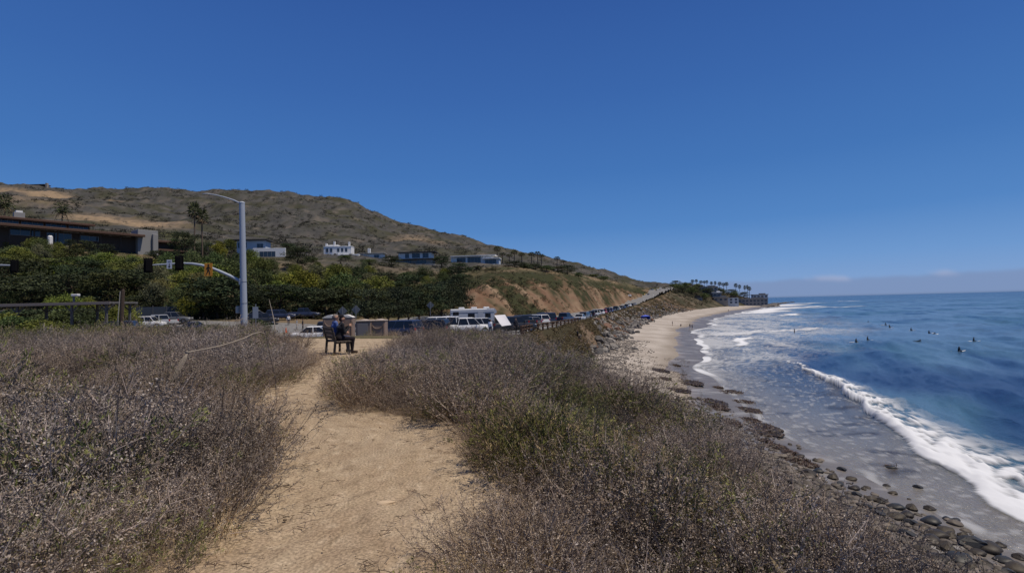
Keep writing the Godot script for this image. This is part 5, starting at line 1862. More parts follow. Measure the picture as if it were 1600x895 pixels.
func build_roads() -> void:
	var worn := noise_tex(FastNoiseLite.TYPE_SIMPLEX, 0.03, 5, 0.7, 1.0, 71)
	var asphalt := tex(mat(0.235, 0.232, 0.225, 0.92).duplicate(), worn, null, 0.12)
	ribbon_road("highway", -8.0, 11.0, 0.05, 54.0, 560.0, asphalt)
	var paint := mat(0.62, 0.62, 0.60, 0.8)
	var yellow := mat(0.50, 0.33, 0.05, 0.8)
	ribbon_road("road_marking", -6.6, -6.44, 0.062, 56.0, 540.0, paint)
	ribbon_road("road_marking", 6.4, 6.56, 0.062, 56.0, 540.0, paint)
	ribbon_road("road_marking", -0.25, -0.10, 0.062, 56.0, 540.0, yellow)
	ribbon_road("road_marking", 0.10, 0.25, 0.062, 56.0, 540.0, yellow)
	ribbon_road("road_marking", -3.4, -3.28, 0.062, 58.0, 300.0, paint, 4.0)
	ribbon_road("road_marking", 3.3, 3.42, 0.062, 58.0, 300.0, paint, 4.0)
	# the beach car park, down to the fence
	var b := MB.new()
	var x := -70.0
	while x < 15.0:
		var f := 43.0
		while f < 110.0:
			var ok := f < lerpf(66.0, 108.0, clampf((x + 50.0) / 62.0, 0.0, 1.0)) and x < edge(f) - 1.2 and x > -60.0 - (f - 60.0) * 2.0 and (f > 44.5 or x > -34.0)
			if x < -26.0 and f < 57.0 + (-26.0 - x) * 0.15: ok = false
			if x < -28.0 and f < 86.0 and f > 57.0: ok = true
			if x < -30.0 and f >= base_f(x, f) - 1.0: ok = false
			if x < -46.0 and f < 70.0: ok = false
			if ok:
				b.quad(Vector3(x, high(x, f) + 0.03, -f), Vector3(x + 1, high(x + 1, f) + 0.03, -f), Vector3(x + 1, high(x + 1, f + 1) + 0.03, -f - 1), Vector3(x, high(x, f + 1) + 0.03, -f - 1))
			f += 1.0
		x += 1.0
	tag(struct("parking_lot", b.mesh(), asphalt), "pale worn asphalt of the beach car park")
	for k in 9:      # bay lines
		var q := Vector3(-26.0 + k * 2.8, 0, -(53.0 + k * 0.6))
		var l := MB.new()
		for n in 5:
			var a := q + Vector3(0.5, 0, -1.1) * n
			var e := q + Vector3(0.5, 0, -1.1) * (n + 1)
			a.y = high(a.x, -a.z) + 0.045
			e.y = high(e.x, -e.z) + 0.045
			l.quad(a, a + Vector3(0.14, 0, 0), e + Vector3(0.14, 0, 0), e)
		struct("parking_line", l.mesh(), paint)
	# side road climbing behind the row of trunks
	b = MB.new()
	for k in 24:
		var s := k / 23.0
		var q: Vector3 = P(lerpf(588, 722, s), lerpf(498, 488, s), lerpf(86, 122, s))
		for w in 5:
			var r := q + Vector3(0.6, 0, 3.4).lerp(Vector3(-0.6, 0, -3.6), w / 4.0)
			r.y = high(r.x, -r.z) + 0.14
			b.p(r)
		if k > 0:
			for w in 4:
				var a := k * 5 + w
				b.t(a - 5, a, a + 1); b.t(a - 5, a + 1, a - 4)
	tag(struct("side_road", b.mesh(), asphalt), "pale side road behind a row of cypress trunks")

func window(parent: Node3D, at: Vector3, w: float, h: float, bays := 1, turn := 0.0) -> void:   # pane and frame on a wall whose outside is +z (turned)
	var o := Node3D.new()
	o.name = "window"
	parent.add_child(o, true)
	o.position = at
	o.rotation.y = turn
	for k in bays:
		var pw := w / bays
		var g := MB.new()
		g.box(Vector3(-w * 0.5 + pw * (k + 0.5), 0, 0.02), Vector3(pw - 0.12, h - 0.12, 0.03), 0.0)
		obj("pane", g.mesh(), mat(0.03, 0.045, 0.065, 0.08), o)
	var f := MB.new()
	for s in [-1.0, 1.0]: f.box(Vector3(0, s * (h * 0.5 - 0.03), 0.03), Vector3(w, 0.08, 0.08), 0.0)
	for k in bays + 1: f.box(Vector3(-w * 0.5 + w / bays * k, 0, 0.033), Vector3(0.08, h - 0.09, 0.08), 0.0)
	obj("frame", f.mesh(), mat(0.30, 0.30, 0.30, 0.6), o)

func part(parent: Node3D, called: String, at: Vector3, size: Vector3, m: Material, bev := 0.05, bs := Basis()) -> void:
	var b := MB.new()
	b.box(at, size, bev, bs)
	obj(called, b.mesh(), m, parent)

func house(called: String, label: String, px: float, py: float, f: float, turn: float, group := "houses on the hillside") -> Node3D:
	return thing(called, label, "house", P(px, py, f), turn, group)

func build_houses() -> void:
	var white := mat(0.70, 0.70, 0.68, 0.8)
	var pale := mat(0.42, 0.48, 0.54, 0.8)
	var grey := mat(0.23, 0.23, 0.225, 0.85)
	var dark := mat(0.035, 0.034, 0.034, 0.8)
	var brown := tex(mat(0.155, 0.085, 0.055, 0.85).duplicate(), noise_tex(FastNoiseLite.TYPE_SIMPLEX, 0.03, 4, 0.65, 1.0, 81, 256), null, 0.4)
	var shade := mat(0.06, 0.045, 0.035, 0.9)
	var stone := mat(0.28, 0.25, 0.21, 0.9)
	# the long brown-roofed building, running away to the right
	var a := P(-60, 374, 148)
	var e := P(214, 396, 184)
	var L := Vector2(e.x - a.x, e.z - a.z).length()
	var h := thing("brown_roofed_building", "long low building with two stepped brown roofs and shaded glazing", "building", a, turn_to(a, e))
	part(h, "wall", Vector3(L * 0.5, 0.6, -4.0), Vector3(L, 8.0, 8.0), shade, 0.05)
	part(h, "roof", Vector3(L * 0.5 - 0.5, 5.55, -2.4), Vector3(L + 3.0, 0.85, 13.0), brown, 0.1, Basis(Vector3.RIGHT, 0.10))
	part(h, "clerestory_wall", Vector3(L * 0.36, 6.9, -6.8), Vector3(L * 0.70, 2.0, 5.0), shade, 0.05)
	part(h, "upper_roof", Vector3(L * 0.36, 8.3, -6.0), Vector3(L * 0.74, 0.75, 8.5), brown, 0.1, Basis(Vector3.RIGHT, 0.10))
	part(h, "chimney", Vector3(L * 0.30, 9.2, -5.0), Vector3(2.6, 2.0, 1.5), grey)
	part(h, "chimney_cap", Vector3(L * 0.30, 10.3, -5.0), Vector3(1.6, 0.9, 1.2), white)
	for k in 5: window(h, Vector3(L * (0.10 + 0.135 * k), 7.0, -4.28), 5.2, 1.1, 4)
	window(h, Vector3(L * 0.31, 3.5, 0.02), 7.0, 2.2, 3)
	window(h, Vector3(L * 0.50, 2.2, 0.02), 6.2, 3.6, 3)
	window(h, Vector3(L * 0.68, 3.0, 0.02), 5.0, 1.6, 2)
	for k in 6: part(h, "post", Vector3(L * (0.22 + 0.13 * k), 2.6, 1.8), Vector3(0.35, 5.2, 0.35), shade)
	part(h, "terrace_wall", Vector3(L * 0.47, -1.2, 4.5), Vector3(9.0, 1.7, 0.5), stone)
	part(h, "gable_wall", Vector3(L * 0.425, 1.0, 4.0), Vector3(1.2, 3.0, 1.2), white, 0.3)
	part(h, "stucco_tower", Vector3(L + 2.6, 2.6, -1.0), Vector3(6.4, 9.6, 6.0), grey, 0.1)
	part(h, "tower_fin", Vector3(L + 4.6, 1.5, 2.3), Vector3(1.7, 9.0, 1.6), grey, 0.1)
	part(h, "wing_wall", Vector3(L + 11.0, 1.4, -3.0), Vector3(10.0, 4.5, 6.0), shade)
	part(h, "wing_roof", Vector3(L + 11.0, 4.1, -2.4), Vector3(12.0, 0.8, 9.0), brown, 0.1, Basis(Vector3.RIGHT, 0.10))
	part(h, "balcony", Vector3(L + 11.2, 0.6, 0.6), Vector3(10.0, 0.7, 1.6), brown)
	# pale blue flat-roofed house
	h = house("flat_roofed_house", "pale blue flat-roofed house above a white garage wall", 392, 392, 205, 0.12)
	part(h, "wall", Vector3(0, 1.6, -3.0), Vector3(11.0, 5.2, 6.0), pale)
	part(h, "roof", Vector3(0.0, 4.45, -2.8), Vector3(13.0, 0.5, 8.0), dark)
	window(h, Vector3(-3.4, 2.3, 0.01), 3.4, 2.2, 3)
	window(h, Vector3(3.4, 1.9, 0.01), 2.4, 2.0, 2)
	part(h, "garden_wall", Vector3(7.6, -1.0, 2.0), Vector3(12.5, 3.6, 0.6), white)
	window(h, Vector3(7.0, -1.6, 2.32), 6.0, 2.2, 4)
	# white house with chimneys
	h = house("white_house", "white house with two tall white chimneys on the hillside", 527, 398, 262, 0.05)
	part(h, "wall", Vector3(0, 1.6, -3), Vector3(14.0, 5.4, 6.0), white)
	part(h, "upper_wall", Vector3(-3.2, 4.6, -3.4), Vector3(6.0, 1.4, 4.4), white)
	part(h, "parapet", Vector3(0, 4.35, -3), Vector3(14.3, 0.3, 6.3), white)
	for q in [[-1.9, 5.4], [5.6, 5.0], [-6.0, 4.4]]: part(h, "chimney", Vector3(q[0], q[1], -1.6), Vector3(0.9, 3.4, 0.9), white)
	for q in [-5.2, -3.2, 0.4, 2.4, 4.4]: window(h, Vector3(q, 2.4, 0.01), 1.2, 2.0, 1)
	part(h, "terrace", Vector3(2.0, -0.6, 1.6), Vector3(19.0, 1.0, 2.6), white)
	h = house("low_grey_house", "low house with flat grey roofs and one white chimney", 580, 403, 268, 0.05)
	part(h, "wall", Vector3(0, 0.6, -3), Vector3(12.0, 3.4, 5.0), white)
	part(h, "roof", Vector3(0, 2.45, -2.8), Vector3(14.0, 0.4, 6.6), grey)
	part(h, "side_roof", Vector3(-9.0, 1.4, -2.0), Vector3(8.0, 0.4, 5.0), grey)
	part(h, "side_wall", Vector3(-9.0, 0.2, -2.0), Vector3(7.0, 2.0, 4.0), pale)
	part(h, "chimney", Vector3(-1.6, 3.9, -2.4), Vector3(1.4, 2.8, 1.2), white)
	window(h, Vector3(2.6, 0.9, -0.49), 2.6, 1.6, 2)
	# dark-roofed modern house
	h = house("modern_house", "modern white house under a wide flat dark roof", 648, 411, 262, -0.05)
	part(h, "wall", Vector3(0, 3.6, -3.6), Vector3(17.0, 3.4, 7.0), white)
	part(h, "roof", Vector3(1.0, 5.6, -3.2), Vector3(20.0, 0.5, 9.0), dark)
	part(h, "lower_wall", Vector3(-0.5, 0.4, -3.0), Vector3(19.0, 3.2, 7.4), grey)
	part(h, "lower_roof", Vector3(-0.5, 1.95, -2.0), Vector3(23.0, 0.35, 9.5), dark)
	for q in [[-4.0, 2.0], [0.6, 4.0], [5.6, 3.0]]: window(h, Vector3(q[0], 3.8, -0.09), q[1], 2.4, 2)
	for q in [[-3.0, 3.0], [3.6, 5.0]]: window(h, Vector3(q[0], 0.4, 0.71), q[1], 2.2, 3)
	part(h, "terrace", Vector3(0, -1.4, 2.0), Vector3(22.0, 0.9, 4.0), grey)
	# glass-fronted modern house
	h = house("glass_fronted_house", "wide modern house with glass front and white frame at the slope's end", 742, 413, 290, -0.12)
	part(h, "wall", Vector3(-2, 2.0, -4), Vector3(24.0, 5.2, 7.0), white)
	part(h, "roof", Vector3(-1.0, 4.85, -3.6), Vector3(26.0, 0.5, 9.5), white)
	part(h, "wing_roof", Vector3(9.5, 3.0, -2.0), Vector3(10.0, 0.45, 8.0), white)
	part(h, "wing_wall", Vector3(9.5, 0.8, -2.6), Vector3(9.0, 4.0, 6.0), pale)
	window(h, Vector3(-8.0, 2.4, -0.49), 5.0, 3.4, 3)
	window(h, Vector3(-0.5, 2.4, -0.49), 7.6, 3.6, 4)
	window(h, Vector3(9.2, 1.2, 0.41), 6.4, 2.4, 3)
	part(h, "white_column", Vector3(5.2, 2.2, -0.2), Vector3(0.9, 5.2, 0.8), white)
	part(h, "terrace_wall", Vector3(4.0, -1.3, 3.2), Vector3(22.0, 1.6, 0.4), white)
	# house on the skyline
	h = house("ridge_house", "tiny house with pale gateposts on the bare ridge at upper left", 58, 295, 745, 0.0)
	part(h, "wall", Vector3(0, 0.5, 0), Vector3(26.0, 8.0, 8.0), shade)
	part(h, "roof", Vector3(0, 5.0, 0), Vector3(29.0, 1.2, 11.0), shade)
	for q in [-16.0, 17.0]: part(h, "gatepost", Vector3(q, 3.0, 4.0), Vector3(2.4, 8.0, 3.0), stone)
	for q in [-7.0, 4.0]: window(h, Vector3(q, 2.0, 4.01), 4.0, 2.5, 2)
	# headland
	var spots := [["beach_villa", "white two-storey villa below the palms on the headland", 1109, 458, 575, [18.0, 7.0, 12.0], stone, grey], ["beach_cottage", "low dark-windowed cottage at the back of the beach", 1087, 473, 505, [13.0, 5.0, 9.0], grey, dark], ["beach_house", "beach house with dark roof and violet shade beside the seawall", 1143, 475, 555, [15.0, 7.0, 10.0], pale, shade], ["seawall_house", "long grey house row on the seawall at the headland", 1177, 477, 598, [32.0, 7.5, 10.0], grey, grey], ["point_house", "tall grey house at the very tip of the headland", 1189, 468, 640, [17.0, 6.0, 12.0], pale, grey], ["slope_house", "small white-roofed house in the middle of the headland slope", 1121, 463, 560, [9.0, 4.0, 7.0], grey, white], ["terrace_house", "pale terraced house left of the violet-shaded beach house", 1127, 472, 545, [14.0, 5.0, 8.0], stone, grey]]
	for s in spots:
		var sz: Array = s[5]
		h = house(s[0], s[1], s[2], s[3], s[4], -0.25, "houses on the far headland")
		part(h, "wall", Vector3(0, sz[1] * 0.5 - 2.0, -sz[2] * 0.5), Vector3(sz[0], sz[1] + 4.0, sz[2]), s[6])
		part(h, "roof", Vector3(0, sz[1] + 0.3, -sz[2] * 0.5), Vector3(sz[0] + 1.6, 0.7, sz[2] + 1.6), s[7])
		part(h, "upper_roof", Vector3(sz[0] * 0.2, sz[1] + 1.2, -sz[2] * 0.6), Vector3(sz[0] * 0.4, 1.4, sz[2] * 0.5), s[7])
		var n := int(sz[0] / 4.0)
		for k in n:
			var x: float = -sz[0] * 0.5 + sz[0] * (k + 0.5) / n
			window(h, Vector3(x, sz[1] - 2.2, 0.01), 2.4, 2.0, 2)
			if sz[1] > 6.0: window(h, Vector3(x, 1.8, 0.01), 2.2, 2.0, 2)

func sign_pole(label: String, px: float, f: float, top_py: float, kind: String) -> void:
	var g := at_f(px, f)
	var h := P(px, top_py, f).y - g.y
	var o := thing("road_sign", label, "road sign", g, 0.0)
	var b := MB.new()
	b.tube([Vector3(0, -0.3, 0), Vector3(0, h, 0)], [0.035], 8)
	obj("post", b.mesh(), mat(0.24, 0.24, 0.24, 0.5, 0.6), o)
	b = MB.new()
	if kind == "diamond":
		b.box(Vector3(0, h - 0.45, -0.05), Vector3(0.8, 0.8, 0.012), 0.003, Basis(Vector3.BACK, PI / 4))
		obj("panel", b.mesh(), mat(0.13, 0.14, 0.15, 0.6, 0.2), o)
	else:
		b.box(Vector3(0, h - 0.6, 0.05), Vector3(0.36, 0.8, 0.012), 0.003, Basis(Vector3.UP, 0.6))
		obj("panel", b.mesh(), mat(0.16, 0.19, 0.25, 0.5, 0.1), o)

func signal_head(o: Node3D, at: Vector3, turn: float) -> void:   # seen from its black back
	var n := Node3D.new()
	n.name = "signal_head"
	o.add_child(n, true)
	n.position = at
	n.rotation.y = turn
	n.scale = Vector3(0.92, 0.82, 0.9)
	var black := mat(0.008, 0.008, 0.009, 0.95, 0.0, 0.15)
	part(n, "backplate", Vector3(0, 0, -0.05), Vector3(0.62, 1.32, 0.02), black, 0.005)
	part(n, "housing", Vector3(0, 0, 0.05), Vector3(0.36, 1.06, 0.18), black, 0.03)
	var vs := MB.new()
	for k in 3:
		var ring := []
		for s in 11:
			var an := PI * (0.0 + s / 10.0)
			ring.append(Vector3(cos(an) * 0.15, -0.35 + 0.35 * k + sin(an) * 0.15, 0))
		for s in 10: vs.quad(ring[s] + Vector3(0, 0, -0.06), ring[s] + Vector3(0, -0.02, -0.30), ring[s + 1] + Vector3(0, -0.02, -0.30), ring[s + 1] + Vector3(0, 0, -0.06))
	obj("visor", vs.mesh(), black, n)
	for k in 3:
		var ln := MB.new()
		ln.ball(Vector3(0, -0.35 + 0.35 * k, -0.06), Vector3(0.13, 0.13, 0.03), 5, 12)
		obj("lens", ln.mesh(), mat([0.02, 0.10, 0.14][k], [0.08, 0.07, 0.02][k], [0.05, 0.01, 0.015][k], 0.3), n)

func walker(b: MB, s: float, at: Vector3) -> void:   # the walking figure of the pedestrian sign
	b.ball(at + Vector3(0.0, 0.36, 0) * s, Vector3(0.075, 0.085, 0.008) * s, 6, 12)
	for q in [[0.0, 0.25, -0.03, 0.0, 0.075, 0.07], [-0.02, 0.24, -0.16, 0.10, 0.03, 0.028], [-0.16, 0.10, -0.17, 0.0, 0.026, 0.022], [0.02, 0.24, 0.13, 0.12, 0.03, 0.028], [0.13, 0.12, 0.20, 0.02, 0.026, 0.022], [-0.03, 0.0, -0.07, -0.20, 0.048, 0.036], [-0.07, -0.20, -0.20, -0.40, 0.036, 0.028], [-0.01, 0.0, 0.09, -0.19, 0.048, 0.036], [0.09, -0.19, 0.12, -0.42, 0.036, 0.028]]:
		var p0 := Vector2(q[0], q[1]) * s
		var p1 := Vector2(q[2], q[3]) * s
		var n := (p1 - p0).normalized().orthogonal()
		var c := [p0 + n * q[4] * s, p1 + n * q[5] * s, p1 - n * q[5] * s, p0 - n * q[4] * s]
		b.quad(at + Vector3(c[3].x, c[3].y, 0.004), at + Vector3(c[2].x, c[2].y, 0.004), at + Vector3(c[1].x, c[1].y, 0.004), at + Vector3(c[0].x, c[0].y, 0.004))
		b.quad(at + Vector3(c[0].x, c[0].y, 0), at + Vector3(c[1].x, c[1].y, 0), at + Vector3(c[2].x, c[2].y, 0), at + Vector3(c[3].x, c[3].y, 0))

func build_street() -> void:
	var steel := mat(0.33, 0.37, 0.43, 0.55, 0.0, 0.5)
	# tall pole with a curved mast arm and a slim lamp arm
	var f := 38.0
	var g := at_f(381, f)
	var top := P(377.5, 317, f)
	var pole := thing("signal_pole", "tall grey steel signal pole with mast arm and slim lamp arm", "signal pole", g)
	var b := MB.new()
	b.tube([Vector3(0, -0.5, 0), top - g], [0.255, 0.19], 20)
	obj("pole", b.mesh(), steel, pole)
	b = MB.new()
	b.lathe(Vector3(top.x - g.x, top.y - g.y - 0.005, top.z - g.z), [Vector2(0.205, -0.02), Vector2(0.205, 0.05), Vector2(0.12, 0.10), Vector2(0, 0.11)], 18)
	obj("pole_cap", b.mesh(), steel, pole)
	b = MB.new()
	var arm := []
	for q in [[377.5, 319], [365, 313], [350, 308], [336, 304.5], [325, 303]]: arm.append(P(q[0], q[1], f) - g)
	b.tube(arm, [0.06, 0.055, 0.048, 0.042, 0.04], 8)
	obj("lamp_arm", b.mesh(), steel, pole)
	b = MB.new()
	b.ball(P(321.5, 303.2, f) - g, Vector3(0.30, 0.07, 0.14), 6, 12)
	obj("lamp_head", b.mesh(), mat(0.30, 0.32, 0.34, 0.5), pole)
	b = MB.new()
	arm = []
	for q in [[378, 441], [360, 431.5], [342, 423.5], [328, 418], [314, 414.2], [300, 412], [285, 411.4], [262, 412.5], [238, 414.2]]: arm.append(P(q[0], q[1], f) - g)
	b.tube(arm, [0.115, 0.11, 0.105, 0.10, 0.095, 0.09, 0.08, 0.065, 0.055], 12)
	obj("mast_arm", b.mesh(), steel, pole)
	b = MB.new()
	b.box(P(378.5, 440, f) - g, Vector3(0.40, 0.5, 0.42), 0.05)
	obj("arm_clamp", b.mesh(), steel, pole)
	b = MB.new()
	for y in [1.6, 3.1, 4.7]: b.lathe(Vector3((top.x - g.x) * y / (top.y - g.y), y, 0), [Vector2(0.252 - 0.006 * y, -0.02), Vector2(0.266 - 0.006 * y, -0.015), Vector2(0.266 - 0.006 * y, 0.015), Vector2(0.252 - 0.006 * y, 0.02)], 20)
	obj("band", b.mesh(), mat(0.22, 0.24, 0.27, 0.5, 0.4), pole)
	b = MB.new()
	b.box(P(380.5, 500, f) - g + Vector3(0, 0, 0.24), Vector3(0.16, 0.30, 0.05), 0.02)
	obj("hand_hole", b.mesh(), mat(0.27, 0.30, 0.34, 0.5, 0.2), pole)
	signal_head(pole, P(282, 411, f) - g + Vector3(0, 0, 0.22), 0.25)
	signal_head(pole, P(234, 415, f) - g + Vector3(0, 0, 0.22), 0.6)
	b = MB.new()
	b.box(P(371, 484, f) - g, Vector3(0.22, 0.55, 0.25), 0.03)
	obj("control_box", b.mesh(), mat(0.36, 0.36, 0.33, 0.6), pole)
	# amber pedestrian sign and the white turn sign on the arm
	var sg := thing("pedestrian_sign", "amber rectangular sign with a black walking figure on the mast arm", "sign", P(327, 421.5, f) + Vector3(0, 0, 0.16), 0.0)
	part(sg, "panel", Vector3.ZERO, Vector3(0.60, 0.94, 0.012), mat(0.75, 0.28, 0.015, 0.5), 0.004)
	b = MB.new()
	walker(b, 0.92, Vector3(0, 0.0, 0.008))
	obj("walking_figure", b.mesh(), mat(0.01, 0.01, 0.01, 0.7), sg)
	sg = thing("turn_sign", "small white lane sign with black arrow on the mast arm", "sign", P(265.5, 413, f) + Vector3(0, 0, 0.12), 0.15)
	part(sg, "panel", Vector3.ZERO, Vector3(0.36, 0.66, 0.012), mat(0.50, 0.53, 0.60, 0.5), 0.004)
	b = MB.new()
	b.box(Vector3(0.0, -0.06, 0.008), Vector3(0.05, 0.26, 0.006), 0.0)
	b.tri(Vector3(-0.10, -0.14, 0.011), Vector3(0.0, -0.28, 0.011), Vector3(0.10, -0.14, 0.011))
	b.box(Vector3(0.0, 0.20, 0.008), Vector3(0.20, 0.05, 0.006), 0.0)
	obj("arrow", b.mesh(), mat(0.012, 0.012, 0.012, 0.7), sg)
	# the other signal, whose arm comes in from the left
	g = at_f(-70, 44)
	var p2 := thing("signal_pole", "grey signal arm with black signal head entering from the left edge", "signal pole", g)
	b = MB.new()
	b.tube([Vector3(0, -0.4, 0), P(-70, 404, 44) - g], [0.20, 0.15], 14)
	obj("pole", b.mesh(), steel, p2)
	b = MB.new()
	b.tube([P(-70, 420, 44) - g, P(-30, 413, 44) - g, P(24, 415, 44) - g], [0.10, 0.085, 0.07], 10)
	obj("mast_arm", b.mesh(), steel, p2)
	signal_head(p2, P(25, 416, 44) - g + Vector3(0, 0, 0.22), 0.4)
	sign_pole("grey back of a diamond road sign behind the left toilet roof", 534.5, 60, 480, "diamond")
	sign_pole("grey back of a diamond road sign, right one of the pair", 555.5, 62, 478, "diamond")
	sign_pole("tall bluish sign panel seen edge-on just right of the signal pole", 399, 36, 475, "tall")
	sign_pole("small grey diamond sign by the side road behind the wagons", 672, 74, 472, "diamond")
	# brown bollard-like weathered post at left
	g = at_f(190, 31)
	var wp := thing("wooden_post", "weathered brown wooden post leaning beside the yellow bush", "post", g)
	b = MB.new()
	b.tube([Vector3(0, -0.4, 0), Vector3(-0.05, 1.0, 0), P(190.5, 455, 31) - g + Vector3(0.02, 0, 0), P(192, 452, 31) - g], [0.13, 0.115, 0.105, 0.06], 9)
	obj("shaft", b.mesh(), tex(mat(0.12, 0.08, 0.055, 0.95).duplicate(), noise_tex(FastNoiseLite.TYPE_SIMPLEX, 0.03, 4, 0.4, 1.0, 91, 256), null, 2.0), wp)
	b = MB.new()
	b.tube([Vector3(0.02, -0.3, 0.14), Vector3(-0.16, 0.5, 0.12), Vector3(-0.17, 1.6, 0.10), P(189, 455, 31) - g + Vector3(0, 0, 0.1)], [0.022], 6)
	obj("loose_strap", b.mesh(), mat(0.36, 0.34, 0.31, 0.8), wp)
	# dark fence screen behind the left cars
	var a := at_f(196, 88)
	var e := at_f(300, 90)
	var fs := thing("fence_screen", "dark blue-grey fence screen behind the parked pickup trucks", "fence", a, turn_to(a, e))
	var l := Vector2(e.x - a.x, e.z - a.z).length()
	for k in 5: part(fs, "panel", Vector3(l * (k + 0.5) / 5.0, 0.9, 0), Vector3(l / 5.0 - 0.08, 1.9, 0.05), mat(0.035, 0.05, 0.07, 0.8), 0.01)
	for k in 6: part(fs, "post", Vector3(l * k / 5.0, 1.0, 0.02), Vector3(0.09, 2.2, 0.09), mat(0.10, 0.10, 0.10, 0.6), 0.01)
	# open wooden shelter
	g = at_f(70, 56)
	var ry := P(70, 474, 56).y - g.y
	g.x += 1.2
	var sh := thing("wooden_shelter", "open grey wooden shelter with a low flat roof and braced posts", "shelter", g, 0.06)
	var gw := tex(mat(0.16, 0.155, 0.15, 0.9).duplicate(), noise_tex(FastNoiseLite.TYPE_SIMPLEX, 0.02, 4, 0.6, 1.0, 92, 256), null, 1.2)
	part(sh, "roof", Vector3(-4.6, ry - 0.1, -1.5), Vector3(21.5, 0.22, 4.6), gw, 0.03)
	part(sh, "fascia", Vector3(-4.6, ry - 0.12, 0.84), Vector3(21.6, 0.30, 0.08), mat(0.19, 0.165, 0.15, 0.85), 0.01)
	for x in [-12.0, -9.0, -3.6, 2.0, 5.6]:
		for z in [0.5, -3.2]:
			part(sh, "post", Vector3(x, ry * 0.5 - 0.3, z), Vector3(0.22, ry + 0.3, 0.22), gw, 0.02)
			for s in [-1.0, 1.0]: part(sh, "brace", Vector3(x + s * 0.42, ry - 0.62, z), Vector3(0.10, 1.15, 0.10), gw, 0.01, Basis(Vector3.BACK, -s * 0.75))
	part(sh, "rail", Vector3(3.8, 0.9, 0.5), Vector3(3.6, 0.12, 0.08), gw, 0.01)
	g = P(138, 463, 58)
	var fl := thing("floodlight", "small pale floodlight fitting standing on the shelter roof", "floodlight", Vector3(g.x, at_f(70, 56).y + ry, g.z + 2.0))
	part(fl, "stem", Vector3(0, 0.35, 0), Vector3(0.16, 0.7, 0.16), mat(0.12, 0.12, 0.12, 0.6), 0.02)
	part(fl, "hood", Vector3(0.2, 0.82, 0), Vector3(0.8, 0.26, 0.4), mat(0.55, 0.56, 0.56, 0.4), 0.06)
	# portable toilets
	var tan_ := mat(0.245, 0.175, 0.135, 0.65)
	var tan2 := mat(0.215, 0.16, 0.13, 0.65)
	var roofm := mat(0.70, 0.68, 0.63, 0.5)
	for k in 4:
		var px: float = [517.5, 541.0, 569.5, 591.5][k]
		var ff: float = [41.0, 42.0, 39.5, 39.8][k]
		g = at_f(px, ff)
		var toi := thing("portable_toilet", ["tan portable toilet with white arched roof, outermost beside the asphalt", "tan portable toilet with white arched roof behind the seated pair", "tan portable toilet with grey door and flat tan roof", "tan portable toilet with moulded arch panel, nearest the navy wagon"][k], "portable toilet", g, [0.12, 0.12, 0.05, 0.05][k], "portable toilets")
		var h: float = P(px, [497.0, 496.5, 502.0, 501.5][k], ff).y - g.y
		part(toi, "cabin", Vector3(0, h * 0.5, 0), Vector3(1.12, h, 1.15), tan_ if k != 2 else tan2, 0.05)
		part(toi, "skid", Vector3(0, 0.04, 0.02), Vector3(1.2, 0.14, 1.24), mat(0.03, 0.03, 0.03, 0.8), 0.02)
		var r := MB.new()
		if k < 2:
			var poly := []
			for s in 9: poly.append(Vector2(-0.60 + 1.2 * s / 8.0, h + 0.03 + 0.24 * sin(PI * s / 8.0)))
			r.prism(poly, -0.60, 0.60, Basis(Vector3.UP, PI / 2))
			part(toi, "vent_pipe", Vector3(0.35, h + 0.28, -0.3), Vector3(0.12, 0.34, 0.12), mat(0.03, 0.03, 0.03, 0.7), 0.03)
		else:
			r.box(Vector3(0, h + 0.045, 0), Vector3(1.20, 0.10, 1.24), 0.03)
			r.ball(Vector3(-0.2 + 0.1 * k, h + 0.08, 0), Vector3(0.36, 0.10, 0.36), 6, 14)
		obj("roof", r.mesh(), roofm if k < 2 else mat(0.36, 0.30, 0.25, 0.6), toi)
		if k == 2:
			part(toi, "door", Vector3(-0.04, h * 0.48, 0.59), Vector3(0.80, h * 0.86, 0.03), mat(0.20, 0.185, 0.18, 0.5), 0.01)
			part(toi, "handle", Vector3(0.28, h * 0.5, 0.615), Vector3(0.05, 0.16, 0.03), mat(0.03, 0.03, 0.03, 0.5), 0.01)
		else:
			var ar := MB.new()
			var rim_ := []
			for s in 13: rim_.append(Vector3(cos(PI * s / 12.0) * 0.38, h * 0.84 - sin(PI * s / 12.0) * 0.30, 0.60))
			ar.tube(rim_, [0.03], 6)
			for s in [-1.0, 1.0]: ar.box(Vector3(0.46 * s, h * 0.5, 0.585), Vector3(0.05, h * 0.9, 0.04), 0.01)
			obj("moulding", ar.mesh(), tan_, toi)
			part(toi, "vent_panel", Vector3(0, h * 0.30, 0.585), Vector3(0.56, h * 0.26, 0.03), tan2, 0.01)
			part(toi, "vent_slot", Vector3(0, h * 0.30, 0.605), Vector3(0.34, 0.10, 0.02), mat(0.05, 0.04, 0.035, 0.8), 0.005)
			part(toi, "side_rib", Vector3(-0.57, h * 0.5, 0.2), Vector3(0.03, h * 0.85, 0.10), tan_, 0.01)
	# traffic cones
	for q in [[262, 70, "left of the pair in front of the dark sedan"], [298, 70, "right of the pair in front of the dark sedan"], [446, 72, "standing alone on the asphalt by the walkers"]]:
		g = at_f(q[0], q[1])
		var co := thing("traffic_cone", "orange traffic cone, %s" % q[2], "traffic cone", g + Vector3(0, 0.05, 0), 0.3, "orange cones on the asphalt")
		part(co, "base", Vector3(0, 0.02, 0), Vector3(0.42, 0.04, 0.42), mat(0.02, 0.02, 0.02, 0.8), 0.01)
		b = MB.new()
		b.lathe(Vector3(0, 0.04, 0), [Vector2(0.17, 0), Vector2(0.04, 0.72), Vector2(0.0, 0.73)], 14)
		obj("cone", b.mesh(), mat(0.75, 0.11, 0.03, 0.6), co)
	# white utility cabinet and pale bollards near the cones
	g = at_f(322, 66)
